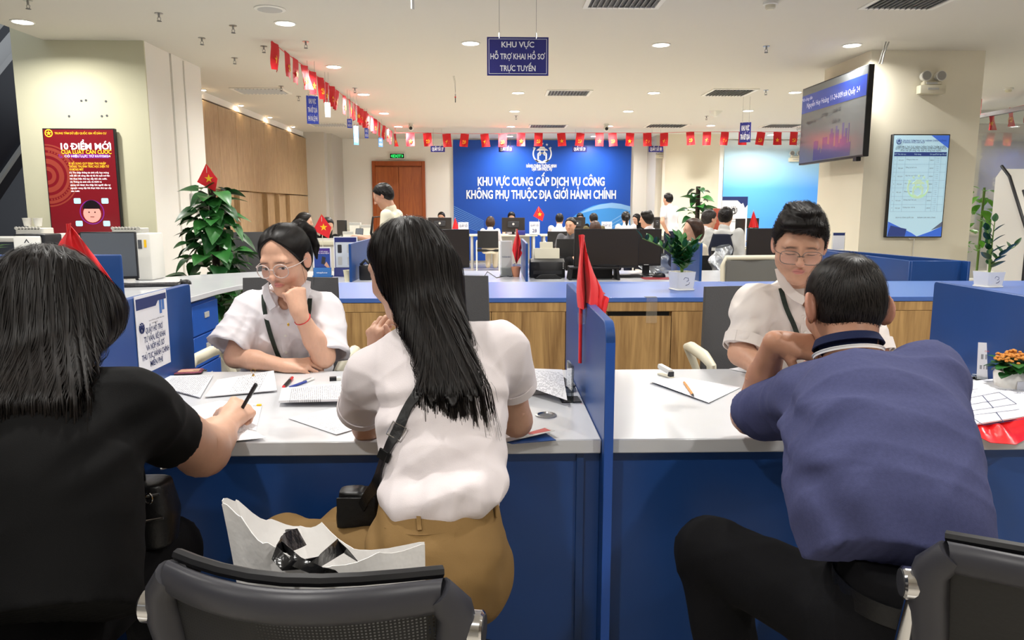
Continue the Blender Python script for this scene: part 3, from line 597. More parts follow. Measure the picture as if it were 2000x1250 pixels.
for i, s_ in enumerate(('(1) Thu thập thông tin sinh trắc học móng', 'mắt đối với công dân từ đủ 06 tuổi trở lên', 'khi thực hiện thủ tục cấp thẻ căn cước.', '(2) Thông tin sinh trắc về ADN và', 'giọng nói được thu thập khi người dân tự', 'nguyện cung cấp khi thực hiện thủ tục cấp', 'căn cước')): tx(s_, 'poster_white', -w*.17, h*(.09-.029*i), .017, w*(.55, .56, .52, .44, .56, .57, .12)[i])
A = frame_mat((-w*.5+.012, fy+.0008, h*.06), X3, Z3)
for k_, (r0, r1) in enumerate(((.30, .315), (.255, .285), (.2, .23), (.12, .17), (.05, .09))):
    flatpoly([[(max(x, 0), y) for x, y in q] for q in ringpolys(r0, r1, 26, a0=-math.pi/2, a1=math.pi/2)], 'poster_ring', t, A, 'ring')
flatpoly([[(max(.235*math.cos(a_), 0), .235*math.sin(a_)), (.252*math.cos(a_), .252*math.sin(a_)), (.252*math.cos(a_+.06), .252*math.sin(a_+.06)), (max(.235*math.cos(a_+.06), 0), .235*math.sin(a_+.06))] for a_ in [-1.5+.12*i for i in range(25)]], 'poster_ring', t, A, 'ring')
flatpoly([star_poly(.028)]+ringpolys(.03, .04, 16), 'poster_yellow', t, frame_mat((-w*.41, fy, h*.455), X3, Z3), 'badge')
A = frame_mat((w*.1, fy, -h*.285), X3, Z3)
flatpoly(ringpolys(.115, .125, 24), 'poster_purple', t, A, 'portrait_ring'); flatpoly([circ(.09, 20, (0, -.015))], 'poster_skin', t, A, 'portrait_face'); flatpoly([circ(.088, 14, (0, .035), 0, math.pi)], 'poster_dark', t, frame_mat((w*.1, fy-.001, -h*.285), X3, Z3), 'portrait_hair')
flatpoly([rrect(.07, .055, .01, 2, sx_*.14, sy_*.115) for sx_ in (-1, 1) for sy_ in (-1, 1)], 'poster_cyan', t, A, 'icon_tile')
flatpoly([circ(.008, 8, (-.03, 0)), circ(.008, 8, (.03, 0)), [(-.02, -.05), (.02, -.05), (.02, -.044), (-.02, -.044)]], 'poster_dark', t, frame_mat((w*.1, fy-.001, -h*.285), X3, Z3), 'portrait_features')
# right portrait display
lit('disp_pale', 'b4d6e6', .3); lit('disp_navy', '2c3c78', .35); lit('disp_blue', '3c64c4', .4); lit('disp_line', '7f9cae', .35); lit('disp_ink', '51606c', .25); lit('disp_yellow', 'bcd6b8', .3); lit('disp_grey', '5c6478', .3)
pa, pb = ony(1752, 262, 8.1), ony(1849, 464, 8.1); w = ony(1862, 262, 8.1).x-ony(1750, 262, 8.1).x; h = pa.z-pb.z
t = hdisplay('wall_display', 'portrait display with a pale blue printed table on the right column', Vector(((ony(1750, 262, 8.1).x+ony(1862, 262, 8.1).x)/2-.03, 8.1, (pa.z+pb.z)/2)), w, h, 'disp_pale')
A = frame_mat((0, fy, 0), X3, Z3); hw_, hh_ = w/2-.013, h/2-.013
flatpoly([[(hw_*.35, hh_), (hw_, hh_*.75), (hw_, hh_)]], 'disp_blue', t, A, 'corner_art'); flatpoly([[(-hw_, -hh_), (hw_*.1, -hh_), (-hw_*.1, -hh_*.93), (-hw_, -hh_*.7)]], 'disp_blue', t, A, 'corner_art'); flatpoly([[(-hw_, -hh_), (-hw_*.35, -hh_), (-hw_*.3, -hh_*.85), (-hw_*.9, -hh_*.78)]], 'disp_navy', t, frame_mat((0, fy-.0008, 0), X3, Z3), 'corner_art'); flatpoly([[(hw_*.1, -hh_), (hw_, -hh_), (hw_, -hh_*.8), (hw_*.6, -hh_*.9)]], 'disp_blue', t, A, 'corner_art'); flatpoly([[(hw_*.6, -hh_*.88), (hw_, -hh_*.8), (hw_, -hh_*.7)]], 'disp_grey', t, frame_mat((0, fy-.0008, 0), X3, Z3), 'corner_art')
emblem(t, frame_mat((-hw_*.82, fy, hh_*.88), X3, Z3), .03, 'disp_navy')
for i, (s_, z, hh, ww_, m_) in enumerate((('TRUNG TÂM PHỤC VỤ HÀNH CHÍNH CÔNG', .9, .018, .8, 'disp_navy'), ('THÀNH PHỐ HÀ NỘI', .865, .018, .4, 'disp_navy'), ('DANH MỤC THỦ TỤC HÀNH CHÍNH THUỘC THẨM QUYỀN', .78, .02, .9, 'disp_ink'), ('QUYẾT CỦA UBND CẤP PHƯỜNG THƯỜNG XUYÊN PHÁT SINH HỒ SƠ', .745, .02, .94, 'disp_ink'), ('(Kèm mã QR công, nộp dịch vụ công trực tuyến)', .71, .018, .75, 'disp_ink'))): text(s_, m_, t, ((-hw_*.68 if i < 2 else 0), fy, hh_*z), X3, Z3, height=hh, width=w*ww_*.95, align='L' if i < 2 else 'C', bold=.01)
flatpoly([[(-hw_*.96, hh_*.595), (hw_*.96, hh_*.595), (hw_*.96, hh_*.675), (-hw_*.96, hh_*.675)]], 'disp_navy', t, A, 'table_header')
for s_, x_ in (('STT', -.9), ('Tên thủ tục', -.68), ('Nội dung', -.1), ('Cơ quan', .45), ('Thời hạn', .66), ('Mã số', .87)): text(s_, 'disp_pale', t, (hw_*x_, fy-.001, hh_*.635), X3, Z3, height=.014, maxw=.09)
rows = [.595, .44, .28, .12, -.03, -.2, -.36, -.5]
flatpoly([[(-hw_*.96, hh_*z-.001), (hw_*.96, hh_*z-.001), (hw_*.96, hh_*z+.001), (-hw_*.96, hh_*z+.001)] for z in rows]+[[(hw_*x_-.001, -hh_*.5), (hw_*x_+.001, -hh_*.5), (hw_*x_+.001, hh_*.595), (hw_*x_-.001, hh_*.595)] for x_ in (-.96, -.84, -.54, .34, .54, .76, .96)], 'disp_line', t, A, 'table_lines')
words = ['Đăng ký khai sinh', 'Đăng ký kết hôn', 'Cấp bản sao trích lục hộ tịch', 'Xác nhận tình trạng hôn nhân', 'Đăng ký khai tử', 'Chứng thực bản sao', 'Chứng thực chữ ký']
for i in range(7):
    zc = hh_*(rows[i]+rows[i+1])/2
    text(str(i+1), 'disp_ink', t, (-hw_*.9, fy, zc), X3, Z3, height=.012); text('Hộ tịch', 'disp_ink', t, (-hw_*.69, fy, zc), X3, Z3, height=.013); text(words[i], 'disp_ink', t, (-hw_*.5, fy, zc+.008), X3, Z3, height=.013, align='L', maxw=hw_*.8); text('UBND', 'disp_ink', t, (hw_*.44, fy, zc), X3, Z3, height=.012)
    for j in range(3): text('5 ngày', 'disp_line', t, (hw_*.65, fy, zc+.02-.02*j), X3, Z3, height=.01)
emblem(t, frame_mat((.0, fy-.0005, -hh_*.02), X3, Z3), .12, 'disp_yellow')
for s_, x_ in (('DỊCH VỤ CÔNG QUỐC GIA', -.4), ('ĐÁNH GIÁ HÀI LÒNG', .4)): text(s_, 'disp_ink', t, (hw_*x_, fy, -hh_*.62), X3, Z3, height=.014, width=.2)
b = MB().tube([(-.05, .02, -h/2), (-.03, .02, -h/2-.015), (.02, .02, -h/2-.01), (.03, .045, -h/2-.1), (.03, .045, -h/2-.4)], .006, 6); b.build('power_cable', 'plastic_white', t)
# big landscape display on the column side
QX = CRX0-.27
t = thing('queue_display', 'large landscape queue display hung on the side of the right column', 'display', (QX, 8.5, 0)); mat('q_grey', '6e7274', .12, emit=.1); mat('q_blue', '28409a', .12, emit=.22); mat('q_ink', '2c3038', .3); mat('q_city', '54547e', .12, emit=.1); lit('q_text', 'c8cce0', .3)
ya, yb = (onx(1697, 124, QX).y+onx(1686, 306, QX).y)/2, (onx(1566, 176, QX).y+onx(1562, 322, QX).y)/2; zt = (onx(1697, 124, QX).z+onx(1566, 176, QX).z)/2; zb = (onx(1686, 306, QX).z+onx(1562, 322, QX).z)/2; print('TV', ya, yb, zt, zb)
qd = lambda y, z: Vector((-.003, y-8.5, z))
MB().b2(0, .06, ya-8.5, yb-8.5, zb, zt).build('case', 'plastic_black', t, bevel=.004); MB().b2(-.0015, 0, ya-8.5+.012, yb-8.5-.012, zb+.02, zt-.012).build('screen', 'q_grey', t)
AQ = frame_mat((-.0025, 0, 0), -Y3, Z3); hq = zt-zb
MB().b2(-.003, -.0016, ya-8.5+.013, yb-8.5-.013, zt-hq*.33, zt-hq*.1).build('title_bar', 'q_blue', t)
text('Mời công dân', 'q_text', t, (-.004, .75, zt-hq*.15), -Y3, Z3, height=.04, align='L'); text('Nguyễn Huy Hoàng 11-24-009 tới Quầy 24', 'q_text', t, (-.004, -.05, zt-hq*.235), -Y3, Z3, height=.06, width=1.3)
for s_, y_, z_ in (('Quầy 27', .78, .5), ('Nguyễn An', .45, .46), ('27-038', .1, .42), ('Quầy 22', -.2, .4), ('Quầy 28', .78, .6), ('Quầy 24', -.2, .53), ('Quầy 26', .78, .7)): text(s_, 'q_ink', t, (-.003, y_, zt-hq*z_), -Y3, Z3, height=.04)
city = []
x = -.35
while x < .55:
    w_ = random.uniform(.02, .05); hgt = random.uniform(.08, .28)*(1.3 if x > 0 else .9); city.append([(x, zb+.03), (x+w_, zb+.03), (x+w_, zb+.03+hgt), (x, zb+.03+hgt)]); x += w_*.95
flatpoly(city, 'q_city', t, AQ, 'skyline')
MB().b2(.06, .262, -.2, .2, zb+hq*.35, zb+hq*.65).build('wall_bracket', 'plastic_black', t); MB().tube([(.1, -.85, zt), (.12, -.86, zt+.1), (.18, -.8, CEIL-.015)], .008, 6).build('cable', 'plastic_light', t); MB().tube([(.13, -.85, zt), (.15, -.84, zt+.1), (.21, -.8, CEIL-.015)], .008, 6).build('cable', 'plastic_light', t)
MB().b2(-.02, .03, -.75, -.68, zb-.04, zb).build('sensor', 'plastic_black', t)
# ------------------------------------------------------------------ hanging signs
def hang_sign(lab, px0, px1, py0, py1, Y, lines, m='sign_navy', border=True, rz=0, hs=None, wt=True):
    a, b = ony(px0, py0, Y), ony(px1, py1, Y); w, h = b.x-a.x, a.z-b.z
    t = thing('hanging_sign', lab, 'sign', ((a.x+b.x)/2, Y, b.z), rz, 'hanging signs'); MB().b2(-w/2, w/2, 0, .01, 0, h).build('board', m, t, bevel=.001)
    if border:
        q = .028*w; flatpoly([[(-w/2+q, q), (w/2-q, q), (w/2-q, q+.003), (-w/2+q, q+.003)], [(-w/2+q, h-q-.003), (w/2-q, h-q-.003), (w/2-q, h-q), (-w/2+q, h-q)], [(-w/2+q, q), (-w/2+q+.003, q), (-w/2+q+.003, h-q), (-w/2+q, h-q)], [(w/2-q-.003, q), (w/2-q, q), (w/2-q, h-q), (w/2-q-.003, h-q)]], 'letter', t, frame_mat((0, -.0005, 0), X3, Z3), 'border')
    n = len(lines)
    for i, (s_, wf) in enumerate(lines): text(s_, 'letter', t, (0, -.001, h*(1-(i+.62)/(n+.25))), X3, Z3, height=h*.52/n if hs is None else hs, width=w*wf, bold=.02)
    if wt:
        for s in (-1, 1):
            x = s*w*.3; MB().cyl((x, .005, h), (x, .005, CEIL-b.z), .0012, n=6).build('wire', 'plastic_grey', t); MB().cyl((x, .005, h-.01), (x, .005, h+.03), .006, n=8).build('clip', 'chrome', t)
    return t
hang_sign('purple hanging sign with three lines of white lettering and a thin border', 951, 1071, 72, 148, 5.9, [('KHU VỰC', .53), ('HỖ TRỢ KHAI HỒ SƠ', .89), ('TRỰC TUYẾN', .58)], hs=.042)
for px, n_, lab in ((855, '27', 'leftmost'), (988, '28', 'second'), (1132, '29', 'third'), (1281, '30', 'rightmost')): hang_sign(lab+' small navy counter number sign hung before the back wall', px-14, px+14, 285, 297, 16.2, [('QUẦY SỐ '+n_, .8)], border=False, wt=True)
hang_sign('small dark hanging sign left of the tilted display', 1446, 1465, 239, 278, 11.5, [('KHU VỰC', .7), ('TRẢ KẾT QUẢ', .85)], border=False, rz=-.5)
for px0, px1, y0_, y1_, Y, lab, m_ in ((598, 623, 187, 242, 8.9, 'nearest bright blue sign hanging below the left bunting', 'sign_blue'), (634, 646, 200, 229, 9.6, 'small pale sign hanging just behind the nearest blue sign', 'plastic_light'), (678, 688, 232, 250, 11.0, 'small blue sign hanging third in the left row', 'sign_blue'), (690, 701, 246, 283, 11.6, 'tall pale violet sign hanging fourth in the left row', 'swirl_light'), (712, 720, 250, 270, 13, 'small blue sign hanging fifth in the left row', 'sign_blue'), (739, 748, 269, 287, 14.5, 'farthest small pale blue sign of the left row', 'swirl_light')):
    hang_sign(lab, px0, px1, y0_, y1_, Y, [('KHU VỰC', .6), ('TRẢ KẾT QUẢ', .8), ('ONE DOOR', .0)][:2] if m_ != 'sign_blue' or px0 > 600 else [('KHU VỰC', .6), ('TRẢ KẾT QUẢ', .8), ('PHÍ VÀ LỆ PHÍ', .8)], m_, False, rz=.45)
t = hang_sign('white edge of a hanging panel at the top of the picture', 800, 812, -90, 18, 5.2, [], 'plastic_white', False, rz=1.2)
# ------------------------------------------------------------------ monitors and desk equipment
def monitor(lab, px0, px1, py0, py1, Y, m='screen_off', z0=WZ, rz=0, back=False, grp='office monitors'):
    a, b = ony(px0, py0, Y), ony(px1, py1, Y); w, h = b.x-a.x, a.z-b.z; zc = b.z-z0
    t = thing('monitor', lab, 'monitor', ((a.x+b.x)/2, Y, z0), rz, grp)
    MB().b2(-w/2, w/2, 0, .03, zc, zc+h).build('case', 'plastic_black' if not back else 'plastic_dark', t, bevel=.004)
    MB().b2(-w/2+.008, w/2-.008, -.001, .0, zc+.02, zc+h-.008).build('screen', m, t)
    MB().b2(-.03, .03, .03, .06, .01, zc+h*.5).build('neck', 'plastic_black', t, bevel=.004); MB().lathe([(.11, 0), (.11, .008), (.03, .016)], c=(0, .03, 0), n=24).build('base', 'plastic_black', t)
    if back: MB().b2(-w*.25, w*.25, -.03, -.001, zc+h*.3, zc+h*.75).build('rear_cover', 'plastic_dark', t, bevel=.012); MB().cyl((0, -.031, zc+h*.55), (0, -.033, zc+h*.55), w*.05, n=16).build('badge', 'plastic_light', t)
    else: MB().b2(-.02, .02, -.002, -.001, zc+.006, zc+.012).build('badge', 'plastic_light', t)
    return t
monitor('dark monitor beside the head of the person in the white blouse', 862, 917, 448, 523, 6.2, 'screen_grey' if False else 'screen_off')
monitor('large dark monitor behind the middle red flag', 1122, 1247, 447, 523, 6.0, z0=WZ+.107)
monitor('monitor half hidden behind the right edge of the large dark one', 1236, 1290, 447, 519, 6.35, rz=-.12)
monitor('dark monitor behind the person with thin framed glasses', 1461, 1560, 446, 512, 6.0)
monitor('grey tilted monitor on the left white desk', 158, 268, 453, 545, 5.6, 'screen_grey', rz=.12)
p = onz(1162, 548, WZ); t = thing('monitor_riser', 'black monitor stand shelf under the large dark monitor', 'stand', (p.x, p.y+.02, WZ))
MB().b2(-.2, .2, -.0, .2, .09, .105).build('shelf', 'plastic_black', t, bevel=.003)
for s in (-1, 1): MB().box((s*.19, .1, .045), (.02, .2, .09), (0, s*R(-8), 0)).build('leg', 'plastic_black', t)
MB().b2(-.17, .17, .17, .18, .0, .09).build('back_board', 'plastic_dark', t)
p = onz(1069, 542, WZ); t = thing('document_scanner', 'black document scanner with a cream paper tray on the white desk', 'scanner', (p.x, p.y+.06, WZ))
MB().prism([(-.1, 0), (.1, 0), (.1, .1), (.02, .155), (-.08, .13)], .29, frame_mat((-.145, 0, 0), Y3, Z3)).build('body', 'plastic_black', t, bevel=.008, seg=2)
MB().b2(-.12, .12, -.104, -.1, .03, .06).build('output_slot', 'plastic_dark', t); MB().prism([(-.11, .0), (.11, .0), (.06, .03), (-.06, .03)], .1, frame_mat((0, -.1, .004), X3, Z3)).build('output_tray', 'plastic_black', t)
MB().box((0, .05, .19), (.22, .012, .1), (R(-20), 0, 0)).build('paper_tray', 'plastic_cream', t, bevel=.004); MB().box((0, .085, .25), (.11, .01, .08), (R(-20), 0, 0)).build('tray_extension', 'plastic_cream', t, bevel=.003)
for i in range(4): MB().cyl((.128, -.101, .08+.014*i), (.128, -.106, .08+.014*i), .005, n=8).build('button', 'plastic_light', t)
def keyboard(lab, p, rz, w=.44): 
    t = thing('keyboard', lab, 'keyboard', p, rz, 'keyboards'); MB().b2(-w/2, w/2, -.07, .07, 0, .016).build('case', 'plastic_black', t, bevel=.004)
    k0 = None
    for r_ in range(5):
        for c_ in range(14):
            if k0 is None: k0 = MB().b2(-.013, .013, -.011, .011, 0, .006).build('key', 'plastic_dark', t, bevel=.001); o = k0
            else: o = k0.copy(); COL.objects.link(o)
            o.location = (-w/2+.03+c_*(w-.06)/13, -.05+r_*.025, .016)
def mouse(lab, p, rz, pad=None):
    t = thing('computer_mouse', lab, 'mouse', p, rz, 'computer mice')
    MB().surf(lambda u, v: (.031*math.cos(u*2*math.pi)*math.sin(v*math.pi/2)*(1-.1*math.sin(u*2*math.pi)), .055*math.sin(u*2*math.pi)*math.sin(v*math.pi/2), .036*math.cos(v*math.pi/2)**.8*(1-.2*math.sin(u*2*math.pi)*math.sin(v*1.5))), 20, 7).build('shell', 'plastic_black', t, smooth=60)
    MB().cyl((-.003, .03, .03), (.003, .03, .03), .008, n=10).build('scroll_wheel', 'plastic_grey', t)
    MB().tube([(0, .053, .01), (.01, .09, .004), (-.03, .14, .004), (-.08, .2, .004)], .0025, 6).build('cable', 'plastic_black', t)
keyboard('black keyboard on the left white desk', onz(292, 559, WZ), R(14), .42); mouse('black mouse on the curved left white desk', onz(361, 555, WZ), R(75))
keyboard('black keyboard right of the monitor stand behind the counter', onz(1218, 541, WZ), R(4), .3)
p = onz(1285, 544, WZ); t = tag(MB().prism(rrect(.26, .2, .03), .003, Matrix.Translation(p)).build('mouse_pad', 'mat_red'), 'dark red mouse pad on the white desk beside the potted plant', 'mouse pad'); mouse('black mouse on the dark red pad', onz(1287, 541, WZ+.004), R(85))
# cards, posters and small things on the white desk
def poster_stand(lab, px0, px1, py0, py1, Y, face, head, rz=0):
    a, b = ony(px0, py0, Y), ony(px1, py1, Y); w = b.x-a.x; h = a.z-b.z
    p = Vector(((a.x+b.x)/2, Y, b.z)); 
    t = thing('poster_stand', lab, 'poster stand', p, rz, 'poster stands'); MB().b2(-w/2, w/2, 0, .008, 0, h).build('backing', 'paper', t); MB().b2(-w/2+.008, w/2-.008, -.0012, -.0002, .012, h-.008).build('print', face, t); MB().b2(-w/2-.006, w/2+.006, -.03, .03, 0, .014).build('foot', head, t, bevel=.002); MB().box((0, -.016, .045), (w, .004, .07), (R(-14), 0, 0)).build('front_strip', head, t)
    return t, w, h
mat('phone_blue', '2b4590', .4); mat('phone_purple', '4a2f86', .4); mat('phone_grey', 'c6ccd4', .4); mat('strip_blue', '2a68ac', .4); mat('strip_navy', '28306e', .4); mat('skin_print', 'c89a80', .5)
ys_ = onz(630, 541, WZ).y
t, w, h = poster_stand('small blue phone poster stand with a light blue foot on the white desk', 611, 648, 483, 541, ys_, 'phone_blue', 'strip_blue')
flatpoly([[(-w/2+.01, h*.78), (w/2-.01, h*.78), (w/2-.01, h-.01), (-w/2+.01, h-.01)]], 'phone_purple', t, frame_mat((0, -.0016, 0), X3, Z3), 'print_header'); text('QUÉT MÃ NGAY', 'letter', t, (0, -.0025, h*.86), X3, Z3, height=.01, width=w*.7); text('TRẢI NGHIỆM', 'letter', t, (0, -.0025, h*.8), X3, Z3, height=.01, width=w*.8)
flatpoly([[(-.01, h*.45), (.02, h*.42), (.03, h*.66), (.0, h*.7)]], 'plastic_dark', t, frame_mat((0, -.002, 0), X3, Z3), 'print_phone'); flatpoly([[(.015, h*.4), (.055, h*.26), (.062, h*.32), (.035, h*.52)]], 'skin_print', t, frame_mat((0, -.0025, 0), X3, Z3), 'print_hand'); text('vinaphone', 'letter', t, (0, -.0285, .04), X3, (0, .24, .97), height=.014, width=w*.6)
t, w, h = poster_stand('taller poster stand showing four phones on a grey panel', 651, 700, 462, 541, ys_+.06, 'strip_navy', 'strip_navy')
flatpoly([[(-w/2+.014, h*.24), (w/2-.014, h*.24), (w/2-.014, h*.86), (-w/2+.014, h*.86)]], 'phone_grey', t, frame_mat((0, -.0016, 0), X3, Z3), 'print_panel')
for i, sx_ in enumerate((-.5, .3)):
    for j, sz_ in enumerate((.64, .34)): flatpoly([rrect(.035, .07, .006, 2, sx_*w*.5, h*sz_+.02)], 'plastic_dark' if i+j == 0 else 'plastic_light', t, frame_mat((0, -.0022, 0), X3, Z3), 'print_phone')
text('vinaphone', 'letter', t, (.03, -.0285, .045), X3, (0, .24, .97), height=.014, width=w*.4)
def cup(lab, p, h=.085, r=.036, m='cup'): 
    b = MB().lathe([(r*.72, 0), (r, h), (r*1.06, h+.002), (r*.94, h+.001), (r*.68, .006)], n=20); o = b.build('paper_cup', m, smooth=50); o.location = p; return tag(o, lab, 'cup', 'paper cups')
cup('cream paper cup on the white desk beside the low blue divider', onz(680, 549, WZ))
p = onz(716, 546, WZ); t = thing('desk_phone', 'black desk device beside the low blue divider', 'phone', p); MB().b2(-.05, .05, -.06, .06, 0, .12).build('body', 'plastic_black', t, bevel=.012, seg=2); MB().tube([(-.04, -.03, .12), (0, -.03, .16), (.04, -.03, .12)], .012).build('handset', 'plastic_black', t)
t, w, h = poster_stand('pale printed notice stand behind the terracotta pot', 977, 1001, 470, 540, onz(990, 541, WZ).y+.03, 'plastic_light', 'acrylic', rz=.15)
text('THÔNG BÁO', 'letter_navy', t, (0, -.003, h*.55), X3, Z3, height=.012, width=w*.7)
# flags on small poles
def droop_flag(t, top, pts, nv=10):
    """cloth hanging from a pole: pts = list of (upper, lower) edge points across the cloth"""
    n = len(pts)-1
    def fn(u, v):
        x = u*n; i = min(int(x), n-1); f = x-i; f = f*f*(3-2*f)
        a = Vector(pts[i][0]).lerp(Vector(pts[i+1][0]), f); b_ = Vector(pts[i][1]).lerp(Vector(pts[i+1][1]), f); p_ = a.lerp(b_, v)
        return p_+Vector((.004*math.sin(9*u+6*v), .008*math.sin(14*u+3*v), 0))
    MB().surf(fn, 24, nv, .0015).build('cloth', 'red_flag', t, smooth=80)
def star_flag(lab, px, py_top, z0, Y, size, rz=0):
    pb = ony(px, py_top, Y); pb = Vector((pb.x, pb.y, z0)); pt = ony(px, py_top, Y); t = thing('table_flag', lab, 'flag', pb, rz, 'red flags with a yellow star'); H0 = pt.z-pb.z
    MB().cyl((0, 0, 0), (0, 0, H0), .003, n=8).build('pole', 'plastic_cream', t); MB().ball((0, 0, H0), .006).build('finial', 'gold', t)
    s_ = size; P = [(-.1*s_, .32*s_), (.0, .62*s_), (.62*s_, -.1*s_), (.45*s_, -.45*s_), (.05*s_, -.3*s_), (-.42*s_, -.1*s_)]
    P = [(0, .55*s_), (.4*s_, -.02*s_), (.28*s_, -.5*s_), (-.38*s_, -.14*s_)]
    MB().surf(lambda u, v: tuple(Vector((P[0][0], 0, P[0][1])).lerp(Vector((P[1][0], 0, P[1][1])), u).lerp(Vector((P[3][0], 0, P[3][1])).lerp(Vector((P[2][0], 0, P[2][1])), u), v)+Vector((0, .02*s_*math.sin(6*u+3*v)-.004, H0-.5*s_))), 8, 8, .0015).build('cloth', 'red_flag', t, smooth=80)
    for s in (-1, 1): flatpoly([star_poly(.17*s_)], 'yellow', t, frame_mat((.08*s_, s*.028*s_-.005, H0-.52*s_), X3*(-s), Z3), 'star', .001)
star_flag('red flag with yellow star stuck in the tall green plant', 403, 322, .4, 6.98, .24)
star_flag('red star flag on the desk right of the person with clear glasses', 628, 420, WZ, 6.78, .21)
star_flag('small red star flag in front of the middle of the blue banner', 1052, 404, .75, 16.9, .32)
# two hanging cloth flags
px_ = XD[1]-.026; pt = onx(1131, 460, px_); pb = onx(1133, 709, px_)
t = thing('draped_flag', 'plain red flag drooping on a pole taped to the middle divider', 'flag', (px_, pb.y, pb.z)); H0 = pt.z-pb.z
MB().cyl((0, 0, 0), (0, 0, H0), .0055, n=10).build('pole', 'red_flag', t); MB().b2(-.008, .018, -.01, .01, .12, .15).build('tape', 'clear_tape', t)
def fp(px, py, dy): q = ony(px, py, pb.y+dy); return q-Vector((px_, pb.y, pb.z))
droop_flag(t, H0, [(fp(1130, 459, -.006), fp(1130, 600, -.006)), (fp(1136, 458, -.02), fp(1137, 604, -.03)), (fp(1140, 460, .02), fp(1141, 600, .012)), (fp(1150, 497, -.02), fp(1155, 608, -.07)), (fp(1163, 540, .01), fp(1170, 612, -.05)), (fp(1174, 570, -.01), fp(1180, 616, -.08)), (fp(1181, 574, .0), fp(1187, 583, -.06))])
fx = XD[0]+.03; pt = onx(133, 437, fx); t = thing('draped_flag', 'plain red flag on the left divider behind the person in the black T-shirt', 'flag', (fx, pt.y, 1.0)); H0 = pt.z-1.0
MB().cyl((0, 0, -.1), (0, 0, H0), .005, n=10).build('pole', 'red_flag', t)
def fq(px, py, dy): q = ony(px, py, pt.y+dy); return q-Vector((fx, pt.y, 1.0))
droop_flag(t, H0, [(fq(130, 437, 0), fq(112, 488, -.02)), (fq(134, 436, -.02), fq(135, 520, .0)), (fq(138, 437, .01), fq(160, 545, -.03)), (fq(155, 462, -.02), fq(190, 565, .02)), (fq(185, 500, .01), fq(215, 577, -.02)), (fq(222, 560, 0), fq(229, 577, 0))])
p = onz(1008, 541, WZ); t = thing('draped_flag', 'plain red flag standing in the terracotta pot', 'flag', p+Vector((0, .03, .09))); b0 = p+Vector((0, .03, .09)); H0 = ony(1009, 447, b0.y).z-b0.z
MB().cyl((0, 0, -.02), (0, 0, H0), .003, n=8).build('pole', 'plastic_cream', t)
def fr_(px, py, dy): return ony(px, py, b0.y+dy)-b0
droop_flag(t, H0, [(fr_(1009, 447, 0), fr_(1001, 490, .0)), (fr_(1010, 448, -.02), fr_(1006, 512, -.02)), (fr_(1012, 450, .01), fr_(1010, 516, .01)), (fr_(1015, 465, -.01), fr_(1014, 505, -.01)), (fr_(1018, 485, 0), fr_(1019, 495, 0))])
t = tag(MB().lathe([(.028, 0), (.04, .075), (.04, .085), (.034, .085), (.03, .02)], n=20).build('flower_pot', 'terracotta', smooth=50), 'small terracotta pot holding a red flag', 'pot'); t.location = p+Vector((0, .03, 0))
# ================================================================== chairs
mm_ = mat('mesh_net', '141416', .6); nt = mm_.node_tree
tc = nt.nodes.new('ShaderNodeTexCoord'); sp = nt.nodes.new('ShaderNodeSeparateXYZ'); nt.links.new(tc.outputs['Object'], sp.inputs[0])
def nmath(op, a, b=None):
    n = nt.nodes.new('ShaderNodeMath'); n.operation = op
    for i, v in enumerate((a, b)):
        if v is None: continue
        if isinstance(v, (int, float)): n.inputs[i].default_value = v
        else: nt.links.new(v, n.inputs[i])
    return n.outputs[0]
hx = nmath('GREATER_THAN', nmath('SINE', nmath('MULTIPLY', sp.outputs[0], 1250)), .1); hz_ = nmath('GREATER_THAN', nmath('SINE', nmath('MULTIPLY', sp.outputs[2], 1250)), .1)
nt.links.new(nmath('SUBTRACT', 1, nmath('MULTIPLY', nmath('MULTIPLY', hx, hz_), .14)), nt.nodes['Principled BSDF'].inputs['Alpha'])
mat('rail_grey', '34343a', .42); mat('leather_black', '0f0f11', .4, bump=(120, .1)); mat('chair_grey', '4a4a4c', .6, bump=(200, .1)); mat('mesh_grey', '6a6a66', .7)
